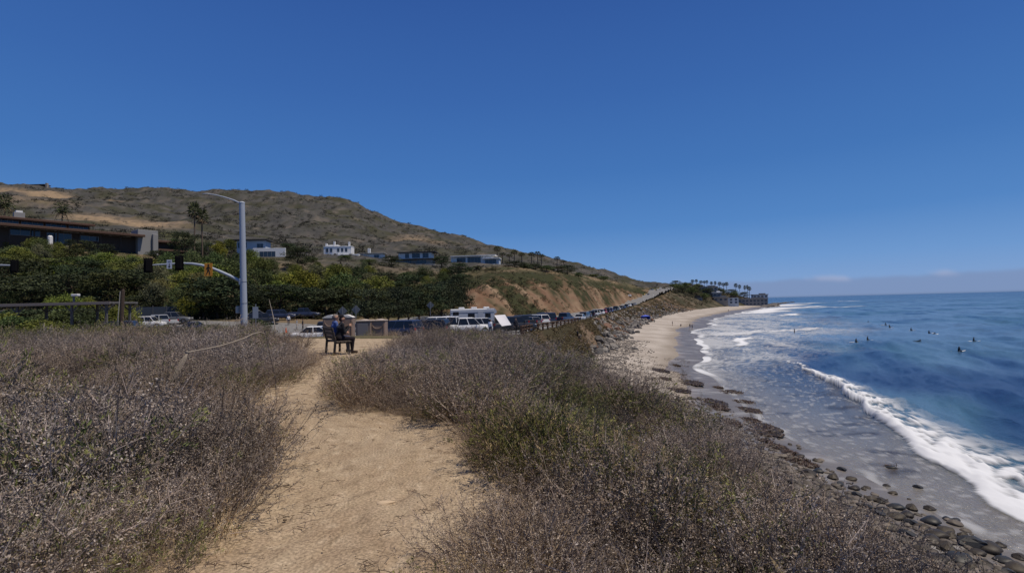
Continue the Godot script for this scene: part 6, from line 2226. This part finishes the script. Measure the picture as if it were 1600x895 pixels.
	var cab := thing("utility_cabinet", "pale concrete barrier block standing beside the dark sedan", "barrier", g)
	part(cab, "block", Vector3(0, 0.5, 0), Vector3(0.75, 1.3, 0.6), mat(0.55, 0.54, 0.50, 0.8), 0.05)
	part(cab, "foot", Vector3(0, 0.06, 0), Vector3(0.95, 0.16, 0.8), mat(0.45, 0.44, 0.42, 0.8), 0.04)
	# rail fence along the edge of the car park
	var post_m := tex(mat(0.15, 0.085, 0.05, 0.9).duplicate(), noise_tex(FastNoiseLite.TYPE_SIMPLEX, 0.04, 3, 0.55, 1.0, 93, 256), null, 3.0)
	g = Vector3(1.0, 0, -52.0)
	var fe := thing("wooden_fence", "low wooden rail fence along the edge of the car park", "fence", Vector3(1.0, high(1.0, 52.0), -52.0))
	var prev := Vector3.ZERO
	for k in 16:
		var ff := 52.0 + k * 1.9 + k * k * 0.06
		var x := edge(ff) - 0.35
		var q := Vector3(x, high(x, ff), -ff) - fe.position
		part(fe, "post", q + Vector3(0, 0.42, 0), Vector3(0.24, 1.15, 0.24), post_m, 0.03)
		if k > 0:
			for y in [0.52, 0.88]:
				var rl := MB.new()
				rl.tube([prev + Vector3(0, y, 0), q + Vector3(0, y, 0)], [0.06], 6)
				obj("rail", rl.mesh(), post_m, fe)
		prev = q
	# tilted white awning on poles
	g = at_f(785, 50)
	var aw := thing("white_awning", "large tilted white awning panel on dark poles beside the motorhome", "awning", g)
	var q0 := P(772, 492.5, 52.2) - g
	var q1 := P(789, 491.5, 52.2) - g
	var q2 := P(799, 507.5, 50) - g
	var q3 := P(784, 509.5, 50) - g
	var back := Vector3(0.5, 0.25, -1.0)
	b = MB.new()
	for k in 6:
		for m in 6:
			var c := []
			for d in [[0, 0], [1, 0], [1, 1], [0, 1]]:
				var u: float = (k + d[0]) / 6.0
				var v: float = (m + d[1]) / 6.0
				c.append(q0.lerp(q1, u).lerp(q3.lerp(q2, u), v) + back * (0.25 * sin(PI * u) * sin(PI * v)))
			b.quad(c[3], c[2], c[1], c[0])
			b.quad(c[0] + Vector3(0, 0, -0.03), c[1] + Vector3(0, 0, -0.03), c[2] + Vector3(0, 0, -0.03), c[3] + Vector3(0, 0, -0.03))
	obj("canvas", b.mesh(), mat(0.60, 0.60, 0.62, 0.8), aw)
	b = MB.new()
	for q in [q0, q1, q2, q3]: b.tube([Vector3(q.x, -0.2, q.z - 0.1), q + Vector3(0, 0, -0.05)], [0.025], 6)
	obj("pole", b.mesh(), mat(0.03, 0.03, 0.03, 0.5), aw)
	# beach tent
	g = on_ground(1009, 499.5, 60.0)
	var tn := thing("beach_tent", "small bright blue tent pitched on the sand below the boulders", "tent", g, 0.3)
	b = MB.new()
	var pk := Vector3(0, 2.1, 0)
	var cs := [Vector3(-1.6, 1.55, 1.3), Vector3(1.6, 1.55, 1.3), Vector3(1.6, 1.55, -1.3), Vector3(-1.6, 1.55, -1.3)]
	for k in 4: b.tri(cs[k], cs[(k + 1) % 4], pk)
	obj("canopy", b.mesh(), mat(0.05, 0.10, 0.55, 0.7), tn)
	b = MB.new()
	for k in [1, 2, 3]: b.quad(cs[k] * Vector3(1, 0, 1), cs[(k + 1) % 4] * Vector3(1, 0, 1), cs[(k + 1) % 4], cs[k])
	obj("side_wall", b.mesh(), mat(0.06, 0.09, 0.42, 0.8), tn)
	for c in cs:
		b = MB.new()
		b.tube([c * Vector3(1, -0.1, 1), c], [0.03], 6)
		obj("leg", b.mesh(), mat(0.4, 0.4, 0.4, 0.4, 0.7), tn)
	# old rope barrier in the scrub: a thin dark rod, pale rope with frayed end
	f = 9.4
	g = at_f(430, f)
	var rod := thing("metal_rod", "thin dark rod leaning out of the scrub beside the path", "rod", g)
	b = MB.new()
	b.tube([Vector3(0, -0.2, 0), P(430, 592, f) - g, P(421, 553, f) - g, P(413.5, 517, f) - g], [0.0055], 6)
	obj("rod", b.mesh(), mat(0.05, 0.04, 0.035, 0.7), rod)
	b = MB.new()
	b.box(P(413.5, 518, f) - g, Vector3(0.02, 0.04, 0.02), 0.004)
	obj("tip", b.mesh(), mat(0.06, 0.05, 0.045, 0.6), rod)
	var rope := thing("frayed_rope", "pale frayed rope strung from the thin rod across the left scrub", "rope", P(413.5, 522, f))
	var rm := tex(mat(0.46, 0.39, 0.31, 0.9).duplicate(), noise_tex(FastNoiseLite.TYPE_SIMPLEX, 0.08, 3, 0.5, 1.0, 94, 256), null, 12.0)
	b = MB.new()
	var rp := []
	for q in [[413.5, 522, 9.4], [406, 519, 9.3], [394, 522, 9.1], [382, 528, 8.8], [365, 534, 8.5], [345, 540, 8.1], [322, 545, 7.7], [305, 548, 7.4], [293, 550.5, 7.2]]: rp.append(P(q[0], q[1], q[2]) - rope.position)
	b.tube(rp, [0.011], 7)
	obj("strand", b.mesh(), rm, rope)
	b = MB.new()
	b.ball(rp[8], Vector3(0.03, 0.028, 0.028), 6, 9)
	b.tube([rp[8] + Vector3(0, 0.02, 0), rp[8] + Vector3(0.03, 0.05, 0.01)], [0.008], 5)
	obj("knot", b.mesh(), rm, rope)
	b = MB.new()
	for k in 5:
		var s := (k - 2) * 0.017
		b.tube([rp[8], P(286 + s * 40.0, 562, 7.1) - rope.position + Vector3(s * 0.6, 0, 0), P(278 + s * 60.0, 577, 7.0) - rope.position + Vector3(s, 0, s), P(273 + s * 50.0, 594 + k * 0.8, 6.95) - rope.position + Vector3(s * 0.5, 0, -s)], [0.006, 0.004, 0.0035, 0.0015], 5)
	obj("frayed_end", b.mesh(), rm, rope)
	# bare pale stalks standing above the scrub
	for q in [[420, 468, 27.0, 433, 528], [124, 514, 24.0, 112, 520], [6, 484, 26.0, -10, 490]]:
		var st := thing("dry_stalk", ["tall pale dry stalk crossing the scrub beside the signal pole", "pale dead stick poking out of the scrub below the shelter", "pale dead stick in the green bush at the left edge"][0 if q[0] > 400 else 1 if q[0] > 100 else 2], "dry stalk", P(q[3], q[4], q[2]))
		b = MB.new()
		var tip := P(q[0], q[1], q[2]) - st.position
		b.tube([Vector3(0, -0.5, 0) - tip * 0.2, tip * 0.5 + Vector3(0.02, 0, 0), tip], [0.028, 0.02, 0.008], 6)
		obj("stem", b.mesh(), mat(0.42, 0.36, 0.28, 0.9), st)
		b = MB.new()
		b.tube([tip * 0.6, tip * 0.8 + Vector3(0.06, 0.04, 0)], [0.008, 0.003], 5)
		obj("twig", b.mesh(), mat(0.40, 0.34, 0.26, 0.9), st)
	# flat stone in the path
	g = on_ground(601, 786, 2.0, 20.0)
	var fst := rock(3, 0.5)
	var stn := obj("flat_stone", fst, mat(0.50, 0.38, 0.25, 0.95))
	tag(stn, "flat pale stone bedded in the dirt path", "stone")
	stn.position = g
	stn.scale = Vector3(0.10, 0.025, 0.055)

func rock(seed_: int, jag: float) -> ArrayMesh:   # a unit boulder: a cut and worn ball
	var b := MB.new()
	b.ball(Vector3.ZERO, Vector3.ONE, 7 if jag > 0.6 else 8, 9 if jag > 0.6 else 12)
	var cuts := []
	var r := RandomNumberGenerator.new()
	r.seed = seed_
	for k in 12: cuts.append([Vector3(r.randf_range(-1, 1), r.randf_range(-1, 1), r.randf_range(-1, 1)).normalized(), r.randf_range(0.45, 0.8)])
	for k in b.v.size():
		var q := b.v[k]
		for c in cuts:
			var o: float = q.dot(c[0]) - c[1]
			if o > 0: q -= c[0] * o * (0.97 * jag)
		b.v[k] = q * (1.0 + 0.16 * nr.get_noise_3d(q.x * 60.0 + seed_ * 9.0, q.y * 60.0, q.z * 60.0))
	if jag < 0.6: return b.mesh()
	var o := MB.new()      # sharp facets
	for k in b.i: o.i.append(o.p(b.v[k]))
	return o.mesh()

func build_rocks() -> void:
	var meshes := []
	for k in 6: meshes.append(rock(k + 1, 1.0))
	var round_ := []
	for k in 4: round_.append(rock(k + 40, 0.55))
	var fine := noise_tex(FastNoiseLite.TYPE_SIMPLEX, 0.06, 4, 0.55, 1.0, 95, 256)
	var tones := []
	for c in [Color(0.40, 0.37, 0.33), Color(0.27, 0.245, 0.22), Color(0.155, 0.145, 0.135), Color(0.27, 0.15, 0.10)]: tones.append(tex(mat(c.r, c.g, c.b, 0.92).duplicate(), fine, null, 0.9))
	var say := ["pale grey boulder", "grey-brown boulder", "dark grey boulder", "rust-red boulder"]
	# riprap below the highway: the large ones singly, the rest together
	var w := [[], [], [], [], [], []]
	var t := [[], [], [], [], [], []]
	var n := 0
	for k in 2300:
		var f := 66.0 + 330.0 * pow(rng.randf(), 1.45)
		var e := edge(f)
		var tt := toe(f)
		var s := rng.randf_range(0.10, 1.45)
		if f < 86.0 or f < 112.0 and s < 0.7: continue
		if s > 1.1 and rng.randf() < (s - 1.1) * 3.0: continue
		if f > 260.0 and (s > 1.1 or s < 0.2): continue
		var x := lerpf(e, tt, s)
		if x > tt + (7.0 if f < 200.0 else 4.0): continue
		var size := rng.randf_range(0.28, 0.62) * (1.0 + 0.9 * pow(rng.randf(), 3.0))
		var bs := Basis(rv().normalized(), rng.randf() * TAU).scaled_local(Vector3(size * rng.randf_range(0.9, 1.5), size * rng.randf_range(0.6, 1.0), size))
		var q := Vector3(x, high(x, f) + size * 0.25, -f)
		var tone := [0, 0, 0, 1, 1, 2, 2, 3][rng.randi() % 8] as int
		if tone == 3 and rng.randf() < 0.6: tone = 1
		if size * 800.0 / f > 3.1 and n < 290:
			n += 1
			var o := obj("boulder", meshes[k % 6], tones[tone])
			o.transform = Transform3D(bs, q)
			var place := "at the sand's edge" if s > 0.95 else "high on the riprap" if s < 0.45 else "midway up the riprap"
			var zone := "beside the eroded bluff" if f < 115.0 else "left of the blue tent" if f < 165.0 else "behind the blue tent" if f < 225.0 else "below the highway rise"
			tag(o, "", "boulder", "boulders of the riprap bank")
			tell(o, "%s%s %s %s" % ["large " if size > 0.62 else "", say[tone], place, zone], "", 800.0 * x / f)
		else:
			w[k % 6].append(Transform3D(bs, q))
			t[k % 6].append([Color(0.40, 0.37, 0.33), Color(0.27, 0.245, 0.22), Color(0.155, 0.145, 0.135), Color(0.27, 0.15, 0.10)][tone] * rng.randf_range(0.8, 1.15))
	# cobbles on the upper beach and at the foot of the bluff
	for k in 6500:
		var f := 20.0 + 95.0 * pow(rng.randf(), 0.8)
		var tt := toe(f)
		var dens := smoothstep(38.0, 62.0, f)
		var x := tt + rng.randf_range(-2.0, 1.0 + 4.5 * dens) * (1.0 if rng.randf() < 0.8 else 1.5)
		if rng.randf() > 0.35 + 0.65 * dens: continue
		var size := rng.randf_range(0.05, 0.17)
		var q := Vector3(x, high(x, f) + size * 0.2, -f)
		w[k % 6].append(Transform3D(Basis(rv().normalized(), rng.randf() * TAU).scaled_local(Vector3(size * 1.4, size * 0.7, size)), q))
		var g := rng.randf_range(0.5, 1.2)
		t[k % 6].append((Color(0.42, 0.375, 0.33) if f > 45.0 else Color(0.16, 0.14, 0.12)) * g)
	for k in 1500:      # rubble weathering out of the bluff
		var f := 42.0 + 60.0 * rng.randf()
		var e := edge(f)
		var s := rng.randf_range(0.12, 1.0)
		var x := lerpf(e, toe(f), s)
		if nr.get_noise_2d(x * 6.0, f * 6.0) < 0.02: continue
		var size := rng.randf_range(0.08, 0.30) * (1.0 + pow(rng.randf(), 3.0))
		w[k % 6].append(Transform3D(Basis(rv().normalized(), rng.randf() * TAU).scaled_local(Vector3(size * 1.3, size * 0.7, size)), Vector3(x, high(x, f) + size * 0.1, -f)))
		t[k % 6].append((Color(0.36, 0.31, 0.26) if k % 3 else Color(0.22, 0.13, 0.085)) * rng.randf_range(0.6, 1.1))
	var st := thing("beach_cobbles", "grey cobbles and smaller riprap stones between bluff and sand", "cobbles")
	st.set_meta("kind", "stuff")
	for k in 6: many("cobbles", meshes[k], tex(vmat(0.9), fine, null, 0.9), w[k], t[k], st)
	# dark wet rocks near the foot of the bluff, lower right
	var wet := [tex(mat(0.062, 0.052, 0.042, 0.55, 0.0, 0.35).duplicate(), fine, null, 1.6), tex(mat(0.095, 0.078, 0.055, 0.6, 0.0, 0.35).duplicate(), fine, null, 1.6), tex(mat(0.055, 0.056, 0.056, 0.5, 0.0, 0.35).duplicate(), fine, null, 1.6)]
	var wsay := ["dark brown wet rock", "olive-brown wet rock", "dark grey wet rock"]
	var spots := [[1462, 838, 30], [1486, 836, 26], [1455, 812, 30], [1455, 785, 18], [1478, 826, 24], [1520, 848, 44], [1545, 852, 40], [1505, 845, 26], [1568, 870, 26], [1598, 860, 24], [1588, 885, 36], [1574, 893, 24], [1527, 862, 22], [1505, 830, 22], [1480, 800, 14], [1395, 830, 28], [1400, 812, 26], [1372, 812, 24], [1418, 805, 22], [1425, 790, 24], [1400, 792, 22], [1380, 785, 22], [1360, 783, 20], [1340, 778, 16], [1380, 803, 20], [1302, 748, 24], [1280, 738, 18], [1268, 748, 26], [1330, 745, 16], [1316, 728, 14], [1335, 765, 18], [1350, 762, 12], [1393, 722, 13], [1387, 750, 12], [1395, 762, 14], [1435, 752, 14], [1250, 712, 14], [1274, 716, 12], [1492, 802, 16], [1565, 840, 20], [1440, 826, 22], [1425, 820, 20], [1455, 850, 30], [1480, 862, 34], [1500, 880, 36], [1540, 884, 34], [1440, 868, 30], [1420, 845, 26], [1465, 884, 32], [1520, 893, 28], [1310, 762, 18], [1325, 790, 20], [1290, 770, 18], [1355, 800, 18]]
	var k2 := 0
	for s in spots:
		var q := on_level(s[0], s[1], 0.35)
		q.y = high(q.x, -q.z)
		var r: float = s[2] * 0.56 * -q.z / 800.0
		var o := obj("beach_rock", round_[k2 % 4] if k2 % 2 == 0 else meshes[k2 % 6], wet[k2 % 3])
		o.transform = Transform3D(Basis(Vector3.UP, rng.randf_range(-0.6, 0.6)).scaled_local(Vector3(r * 1.1, r * 0.50, r * 0.9)), Vector3(q.x, maxf(q.y, -0.02), q.z) + Vector3(0, r * 0.16, 0))
		tell(o, "%s%s %s" % ["large " if s[2] > 26 else "small " if s[2] < 17 else "", wsay[k2 % 3], "below the scrub edge" if s[0] < 1430 else "in the lower right corner"], "", s[0])
		tag(o, "", "rock", "dark wet rocks on the lower beach")
		k2 += 1
	var w3 := [[], [], [], []]
	var t3 := [[], [], [], []]
	for k in 2600:
		var f := 14.0 + 40.0 * pow(rng.randf(), 1.3)
		var x := 14.6 + absf(rng.randfn(0.0, 2.0)) - 0.8 + 1.6 * smoothstep(32.0, 20.0, f) * rng.randf()
		var size := rng.randf_range(0.05, 0.20) * (1.0 + 0.8 * pow(rng.randf(), 4.0))
		w3[k % 4].append(Transform3D(Basis(Vector3.UP, rng.randf() * TAU).scaled_local(Vector3(size * 1.3, size * 0.6, size)), Vector3(x, high(x, f) + size * 0.1, -f)))
		t3[k % 4].append(Color(0.085, 0.072, 0.058) * rng.randf_range(0.5, 2.0))
	var ws := thing("wet_stones", "small dark wet stones strewn along the foot of the bluff", "stones")
	ws.set_meta("kind", "stuff")
	for k in 4: many("stones", round_[k], vmat(0.6, 0.35), w3[k], t3[k], ws)
	# the red slumped boulders in the bluff
	for q in [[948, 512, 26, "rust-red boulder slumped out of the bluff, upper one"], [962, 515, 20, "rust-red boulder slumped out of the bluff, right one"], [935, 531, 24, "broad dark brown rock ledge in the eroded bluff"], [958, 543, 22, "dark slab lying at the foot of the eroded bluff"], [990, 546, 14, "dark wedge-shaped stone alone on the pale sand"]]:
		var p := on_ground(q[0], q[1], 50.0)
		var r: float = q[2] * 0.5 * -p.z / 800.0
		var o := obj("boulder", meshes[int(q[0]) % 6], tones[3] if q[1] < 520 else tones[2])
		o.transform = Transform3D(Basis(Vector3.UP, q[0]).scaled_local(Vector3(r * 1.2, r * 0.6, r)), p)
		tag(o, q[3], "boulder", "boulders of the riprap bank")
	# dark reef rocks at the tip of the headland
	for k in 16:
		var px := 1196.0 + k * 2.7
		var f := 660.0 + k * 22.0
		var x := (px - 800.0) / 800.0 * f
		var o := obj("reef_rock", meshes[k % 6], tones[2])
		var r := rng.randf_range(5.0, 9.0) * (1.0 - k * 0.03)
		o.transform = Transform3D(Basis(Vector3.UP, k).scaled_local(Vector3(r * 1.5, 2.6 - k * 0.08, r)), Vector3(x, 0.5, -f))
		tag(o, "", "rock", "reef rocks off the headland")
		tell(o, "low dark reef rock off the tip of the headland", "", px)
	for k in 14:
		var f := 575.0 + k * 8.0
		var x := water(f) - 4.0
		var o := obj("shore_rock", meshes[k % 6], tones[1 + k % 2])
		var r := rng.randf_range(3.0, 6.0)
		o.transform = Transform3D(Basis(Vector3.UP, k * 2.0).scaled_local(Vector3(r * 1.3, 1.8, r)), Vector3(x, 0.8, -f))
		tag(o, "", "rock", "rocks below the seawall")
		tell(o, "dark shore rock below the seawall houses", "", x)
	# kelp heaps
	var kelp_m := vmat(0.55, 0.4)
	var heaps := [[1075, 600, 40, 12], [1030, 585, 30, 8], [1060, 615, 34, 10], [1240, 722, 40, 14], [1262, 730, 30, 10], [1106, 631, 52, 16], [1122, 640, 30, 8], [1141, 609, 36, 7], [1122, 603, 14, 4], [1163, 624, 28, 7], [1170, 637, 34, 12], [1185, 664, 50, 22], [1172, 654, 26, 10], [1190, 675, 60, 14], [1140, 663, 30, 14], [1212, 700, 34, 14], [1196, 690, 20, 7], [1235, 710, 20, 8], [1056, 572, 12, 4], [1040, 598, 16, 6], [1393, 723, 12, 6]]
	for h in heaps:
		var p := on_level(h[0], h[1], 0.25)
		p.y = high(p.x, -p.z)
		var d := -p.z / 800.0
		var rx: float = h[2] * 0.5 * d
		var rz: float = h[3] * 0.5 * d * -p.z / 11.0
		var b := MB.new()
		b.col = Color(0.04, 0.028, 0.018)
		for k in 9: b.ball(Vector3(rx * (k - 4) / 5.0, -0.01, rz * 0.5 * sin(k * 2.0) * 0.6 + rx * 0.25 * (k - 4) / 5.0), Vector3(rx * 0.26, 0.06, maxf(rz * 0.6, rx * 0.1)), 4, 9)
		for k in 26:      # matted lumps
			var an := rng.randf() * TAU
			var rr := sqrt(rng.randf()) * 0.9
			b.col = Color(0.035, 0.024, 0.016) * rng.randf_range(0.6, 1.4)
			b.ball(Vector3(cos(an) * rr * rx, 0.0, sin(an) * rr * rz + cos(an) * rr * rx * 0.25), Vector3(rng.randf_range(0.12, 0.35), rng.randf_range(0.05, 0.13), rng.randf_range(0.12, 0.4)) * clampf(rx, 0.5, 1.3), 4, 7)
		for k in 190:
			var an := rng.randf() * TAU
			var rr := sqrt(rng.randf())
			var q := Vector3(cos(an) * rr * rx, 0.03 + 0.10 * (1.0 - rr) * rng.randf(), sin(an) * rr * rz + cos(an) * rr * rx * 0.25)
			b.col = Color(0.055, 0.034, 0.022) * rng.randf_range(0.6, 1.7)
			var dd := Vector3(rng.randf_range(-1, 1), rng.randf_range(-0.05, 0.25), rng.randf_range(-1, 1)).normalized()
			var ln := rng.randf_range(0.10, 0.34)
			var sd := dd.cross(Vector3.UP).normalized() * rng.randf_range(0.015, 0.045)
			b.quad(q - sd, q + sd, q + dd * ln * 0.5 + sd + Vector3(0, 0.05, 0), q + dd * ln * 0.5 - sd + Vector3(0, 0.05, 0))
			b.tri(q + dd * ln * 0.5 - sd + Vector3(0, 0.05, 0), q + dd * ln * 0.5 + sd + Vector3(0, 0.05, 0), q + dd * ln)
		var o := obj("kelp_heap", b.mesh(), kelp_m)
		o.position = p
		tag(o, "", "kelp", "kelp heaps washed up on the sand")
		tell(o, "%s heap of dark brown kelp on the wet sand" % ("broad" if h[2] > 40 else "small" if h[2] < 25 else "long thin"), "", h[0])
	# scattered kelp bits further up
	var bit := MB.new()
	for k in 8:
		var a := rv(0.3) * Vector3(1, 0.1, 1)
		var d := rv(0.4) * Vector3(1, 0.15, 1)
		bit.quad(a, a + Vector3(0.06, 0.01, 0.02), a + d + Vector3(0.05, 0.05, 0.02), a + d + Vector3(0, 0.05, 0))
	var wk := []
	var tk := []
	for k in 420:
		var p := on_level(rng.randf_range(985, 1075), rng.randf_range(560, 612), 0.6)
		var wv := wet_from(-p.z) - p.x
		if absf(wv) > 6.0: continue
		p.y = high(p.x, -p.z) + 0.03
		var s := rng.randf_range(0.5, 1.3)
		wk.append(Transform3D(Basis(Vector3.UP, rng.randf() * TAU).scaled_local(Vector3(s, s, s)), p))
		tk.append(Color(0.055, 0.038, 0.026) * rng.randf_range(0.6, 1.8))
	tag(many("kelp_bits", bit.mesh(), vmat(0.6), wk, tk, self), "scattered dark bits of dried kelp on the beach", "kelp")

func build_sky(env: Environment) -> void:
	var w := 2048
	var h := 1024
	var im := Image.create(w, h, false, Image.FORMAT_RGBF)
	var stops := [[-90.0, Color(0.085, 0.13, 0.235)], [-0.2, Color(0.085, 0.13, 0.235)], [0.0, Color(0.235, 0.335, 0.545)], [1.5, Color(0.215, 0.355, 0.62)], [4.0, Color(0.155, 0.315, 0.615)], [8.0, Color(0.088, 0.235, 0.545)], [14.0, Color(0.058, 0.178, 0.470)], [22.0, Color(0.043, 0.135, 0.405)], [32.0, Color(0.031, 0.098, 0.335)], [50.0, Color(0.024, 0.072, 0.24)], [90.0, Color(0.018, 0.055, 0.19)]]
	var cl := FastNoiseLite.new()
	cl.seed = 8
	cl.frequency = 0.012
	cl.fractal_octaves = 4
	for y in h:
		var el := 90.0 - (y + 0.5) / h * 180.0
		var k := 0
		while k < stops.size() - 2 and el > stops[k + 1][0]: k += 1
		var c: Color = stops[k][1].lerp(stops[k + 1][1], clampf((el - stops[k][0]) / (stops[k + 1][0] - stops[k][0]), 0, 1))
		im.fill_rect(Rect2i(0, y, w, 1), c)
		if el > -0.3 and el < 3.2:      # a low bank of haze and cloud along the sea horizon
			for x in w:
				var az := (float(x) / w - 0.5) * 360.0
				var ring := sin(deg_to_rad(az)) * 400.0
				var ring2 := cos(deg_to_rad(az)) * 400.0
				var top := 1.25 + 0.55 * smoothstep(15.0, 50.0, absf(az)) + 0.35 * cl.get_noise_2d(ring * 0.7, ring2 * 0.7) + 0.18 * cl.get_noise_2d(ring * 3.0, ring2 * 3.0)
				var d := smoothstep(top + 0.25, top - 0.15, el) * 0.85
				var lit := clampf((cl.get_noise_2d(ring * 1.6 + 90.0, ring2 * 1.6 + el * 14.0) - 0.12) * 3.0, 0.0, 1.0) * smoothstep(0.45, 0.0, absf(el - top - 0.05)) * 0.6
				im.set_pixel(x, y, c.lerp(Color(0.200, 0.285, 0.485), d).lerp(Color(0.37, 0.42, 0.60), lit))
	var sm := PanoramaSkyMaterial.new()
	sm.panorama = ImageTexture.create_from_image(im)
	sm.energy_multiplier = 1.0
	var sky := Sky.new()
	sky.sky_material = sm
	env.background_mode = Environment.BG_SKY
	env.sky = sky

func _ready() -> void:
	rng.seed = 20240607
	var cam := Camera3D.new()
	cam.name = "camera"
	cam.fov = 2.0 * rad_to_deg(atan(447.5 / FOCAL))
	cam.near = 0.05
	cam.far = 90000.0
	cam.position = EYE
	cam.rotation = Vector3(deg_to_rad(PITCH), 0, deg_to_rad(ROLL))
	add_child(cam)
	cam_basis = cam.basis
	var env := Environment.new()
	env.tonemap_mode = Environment.TONE_MAPPER_LINEAR
	env.tonemap_exposure = 1.0
	env.sdfgi_enabled = true
	env.ssao_enabled = true
	env.ssil_enabled = true
	build_sky(env)
	var we := WorldEnvironment.new()
	we.name = "world_environment"
	we.environment = env
	add_child(we)
	var sun := DirectionalLight3D.new()
	sun.name = "sun"
	sun.light_energy = 1.3
	sun.light_color = Color(1.0, 0.95, 0.88)
	sun.light_angular_distance = 0.5
	sun.shadow_enabled = true
	add_child(sun)
	sun.look_at_from_position(Vector3(0.62, 1.50, 0.14), Vector3.ZERO)   # high, from the sea side
	setup_land()
	build_land()
	build_path()
	build_beach()
	build_sea()
	build_roads()
	build_scrub()
	build_trees()
	build_hill_shrubs()
	build_houses()
	build_street()
	build_vehicles()
	build_rocks()
	build_people()
	tell_all()
